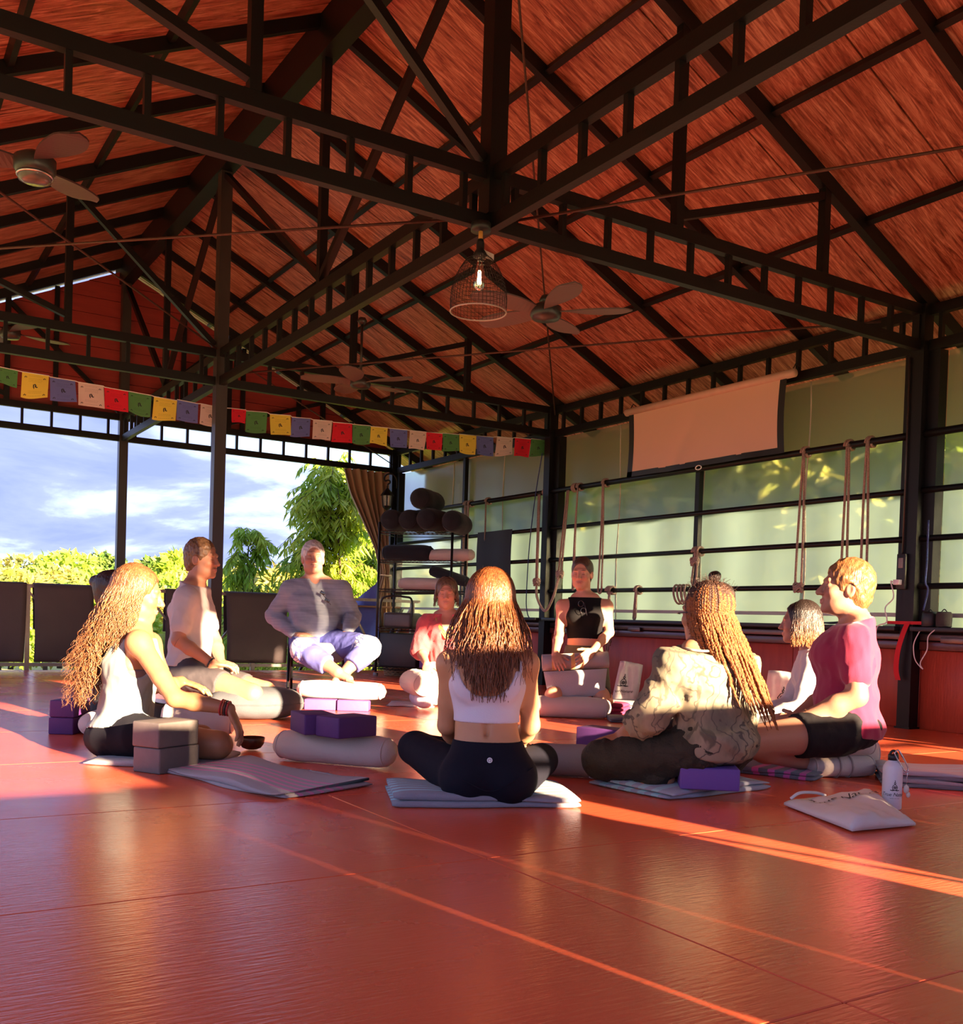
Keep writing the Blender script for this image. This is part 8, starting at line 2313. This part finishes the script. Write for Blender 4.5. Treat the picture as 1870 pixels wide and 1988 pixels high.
# ------------------------------------------------------------------ 10 long-haired sitter on the left
def left_sitter():
    D = 4.5; A = lambda x, y, d=0.0: at(x, y, D + d)
    t = person(A(238, 1425), 'person with very long wavy fair hair in a pale tank top on the left')
    S = Sdf(); fw = nrm(RGT * 0.97 + FWD * 0.16); side = nrm(np.cross(fw, UP))
    pel, waist, chest, neck = A(238, 1422), A(246, 1370), A(258, 1290), A(268, 1222)
    torso(S, pel, waist, chest, neck, side, (0.155, 0.115), (0.125, 0.09), (0.145, 0.105), (0.108, 0.058))
    S.ell(pel - fw * 0.03 - ZV(0.02), (0.15, 0.12, 0.085), np.stack([side, fw, UP]), 0.04, 'hips')
    sn, sf = A(270, 1248, -0.155), A(290, 1250, 0.15)
    en, wn_ = A(340, 1356, -0.25), A(446, 1376, -0.26)
    ef, wf = A(322, 1335, 0.14), A(352, 1322, 0.30)
    rm = (0.046, 0.037, 0.036, 0.024)
    arm(S, sn, en, wn_, rm, 'a', chest=A(268, 1250)); arm(S, sf, ef, wf, rm, 'b', chest=A(268, 1250))
    add_hand(S, wn_, RGT * 0.45 - UP * 0.9, -RGT * 0.7 - UP * 0.3, FWD, 1.05, (0.15, 0.35, 0.4), 0.06); add_hand(S, wf, RGT * 0.9 - UP * 0.25, -UP, FWD, 1.0, (0.15, 0.25, 0.25))
    leg(S, A(262, 1432, -0.10), A(424, 1446, -0.10), A(330, 1470, 0.10), (0.088, 0.062, 0.055, 0.035), 'a'); leg(S, A(262, 1428, 0.10), A(390, 1432, 0.36), A(350, 1462, 0.02), (0.088, 0.062, 0.055, 0.035), 'b')
    H = add_head(S, A(270, 1152), fw - UP * 0.16, UP + fw * 0.10, 0.98, True, neck, 0.046, 1.02, 1.15)
    skin_mesh('left_sitter', S, H, (0.36, 0.165, 0.08), t, 0.010, brow=(0.22, 0.11, 0.05))
    Sx = Sdf()
    Sx.ell(sn + RGT * 0.01 - FWD * 0.02 - ZV(0.035), (0.075, 0.10, 0.135), np.stack([RGT, FWD, UP])); Sx.ell(sf + FWD * 0.03 - ZV(0.02), (0.075, 0.10, 0.12), np.stack([RGT, FWD, UP]))
    garment('tank_top', S, ('torso', 'hips'), 0.016, mat('mint_white_jersey', (0.21, 0.25, 0.25), 0.85, bump=(300, 0.08)), t, cuts=[(A(240, 1404), -UP + fw * 0.10), (A(268, 1238), UP)], subs=Sx.p, fold=0.007, freq=40, seed=7, h=0.008)
    garment('sports_bra', S, ('torso',), 0.008, mat('plum_grey_bra', (0.13, 0.095, 0.10), 0.8, bump=(260, 0.2)), t, cuts=[(A(250, 1348), -UP), (A(262, 1296), UP)], h=0.008)
    garment('black_shorts', S, ('hips', 'tha', 'thb'), 0.012, mat('black_shorts2', (0.004, 0.004, 0.008), 0.85, spec=0.25, bump=(200, 0.1)), t, cuts=[(A(302, 1440, -0.11), nrm(A(432, 1446, -0.14) - A(262, 1432, -0.10)))], fold=0.004, seed=3, h=0.008)
    M_H = hair_mat('fair_wavy_hair', (0.21, 0.092, 0.032), (0.11, 0.042, 0.015))
    rng = np.random.default_rng(12)
    hair_cap('hair_cap', H, M_H, t, 0.010, face=(0.0, 0.114, -0.05, 0.084, 0.088, 0.140), nape=-0.10, seed=5, ears=False)
    dr = -RGT * 0.105 - FWD * 0.02
    St = fall_hair(H, rng, 330, 0.56, spread=0.028, wave=0.013, wfreq=75, az=(1.9, 4.6), r0=0.0042, jit=0.003, root_z=(0.1, 1.4), drift=tuple(dr), end_var=0.35, pts_n=34, bulge=0.02)
    St = fall_hair(H, rng, 200, 0.30, spread=0.015, wave=0.010, wfreq=75, az=(1.05, 2.3), r0=0.0040, root_z=(0.3, 1.4), drift=tuple(dr * 0.55 - FWD * 0.03), end_var=0.5, pts_n=20, out=St)
    St = fall_hair(H, rng, 60, 0.30, spread=0.02, wave=0.010, wfreq=75, az=(4.2, 5.0), r0=0.0040, root_z=(0.3, 1.4), drift=tuple(dr * 0.55), end_var=0.5, pts_n=20, out=St)
    St = fall_hair(H, rng, 120, 0.56, spread=0.07, wave=0.018, wfreq=85, az=(2.2, 4.4), r0=0.0018, root_z=(0.1, 1.2), drift=tuple(dr * 1.1), end_var=0.4, pts_n=34, out=St)
    St.build('long_wavy_hair', M_H, t)
    d = nrm(wn_ - en); a_ = nrm(np.cross(d, UP)); b_ = np.cross(d, a_)
    for k, c_ in enumerate(((0.45, 0.02, 0.02), (0.05, 0.02, 0.02), (0.5, 0.08, 0.03), (0.45, 0.02, 0.02))):
        MB().tube([wn_ - d * (0.004 + 0.010 * k) + (a_ * math.cos(q) + b_ * math.sin(q)) * (0.030 + 0.0008 * k) for q in np.linspace(0, 6.283, 25)], 0.0035, 5, False).build('bracelet', mat('bracelet_%d' % k, c_, 0.6, bump=(200, 0.3)), t, True)
    # lion tattoo patch on the shoulder
    arm_d = nrm(en - sn)
    vv, ff = [], []
    out_ = nrm(-FWD * 0.9 + RGT * 0.25)
    sd = np.cross(arm_d, out_)
    mi = mat('tattoo_ink', (0.10, 0.07, 0.065), 0.6, bump=(20, 0.01))
    mt = mat('faded_tattoo', (0.27, 0.18, 0.14), 0.55, noise=(180, 0.9, (0.14, 0.09, 0.075)), bump=(100, 0.02))
    cN, rN = 8, 26
    for i in range(cN + 1):
        for j in range(rN):
            q = 2 * math.pi * j / rN
            rr_ = (i / cN) * (0.030 + 0.004 * math.sin(5 * q) + 0.003 * math.sin(3 * q + 1))
            u, w = rr_ * math.cos(q) * 0.85, rr_ * math.sin(q) * 1.2
            s_ = lerp(sn, en, 0.36) + arm_d * w
            ra_ = 0.0465 + (0.037 - 0.046) * 0.36
            ang = u / ra_
            vv.append(s_ + out_ * (ra_ + 0.0012) * math.cos(ang) + sd * (ra_ + 0.0012) * math.sin(ang))
    ff = [(i * rN + j, i * rN + (j + 1) % rN, (i + 1) * rN + (j + 1) % rN, (i + 1) * rN + j) for i in range(cN) for j in range(rN)]
    put('shoulder_tattoo', mesh_py('shoulder_tattoo', vv, ff, True), t, mt)
left_sitter()

# ------------------------------------------------------------------ 11 woman with dark bun behind the left sitter
def bun_woman():
    D = 5.75; A = lambda x, y, d=0.0: at(x, y, D + d)
    t = person(A(225, 1390), 'woman with a black bun hidden behind the long-haired sitter')
    S = Sdf(); fw = nrm(RGT * 0.95 + FWD * 0.1); side = nrm(np.cross(fw, UP))
    pel, waist, chest, neck = A(218, 1375), A(222, 1330), A(226, 1262), A(228, 1208)
    torso(S, pel, waist, chest, neck, side, (0.15, 0.11), (0.115, 0.085), (0.135, 0.095), (0.10, 0.055))
    sn, sf = A(228, 1228, -0.14), A(235, 1228, 0.14)
    wn_ = A(300, 1340, -0.1)
    arm(S, sn, A(250, 1300, -0.15), wn_, t='a', chest=A(226, 1226)); arm(S, sf, A(255, 1300, 0.15), A(305, 1338, 0.1), t='b', chest=A(226, 1226))
    add_hand(S, wn_, RGT, -UP, FWD); add_hand(S, A(305, 1338, 0.1), RGT, -UP, -FWD)
    leg(S, A(225, 1380, -0.08), A(318, 1395, -0.2), A(250, 1408, 0.0), t='a'); leg(S, A(225, 1378, 0.08), A(320, 1390, 0.25), A(250, 1404, 0.05), t='b')
    H = add_head(S, A(222, 1148), fw, UP, 0.97, True, neck, 0.045)
    skin_mesh('bun_woman', S, H, (0.44, 0.21, 0.125), t, 0.013, face=False)
    garment('black_clothes', S, ('torso', 'hips', 'uaa', 'uab', 'laa', 'lab', 'tha', 'thb', 'cfa', 'cfb', 'sh'), 0.012, mat('black_jersey', (0.012, 0.011, 0.012), 0.8), t, cuts=[(A(226, 1222), UP)], h=0.012, fold=0.003)
    hair_cap('hair', H, mat('near_black_hair', (0.016, 0.010, 0.009)), t, 0.008, nape=-0.09, noise=0.003, freq=140, extra=[('e', A(185, 1129), np.array([0.034, 0.034, 0.036]), np.eye(3), None, 0.015, 'h', False)], seed=13)
bun_woman()
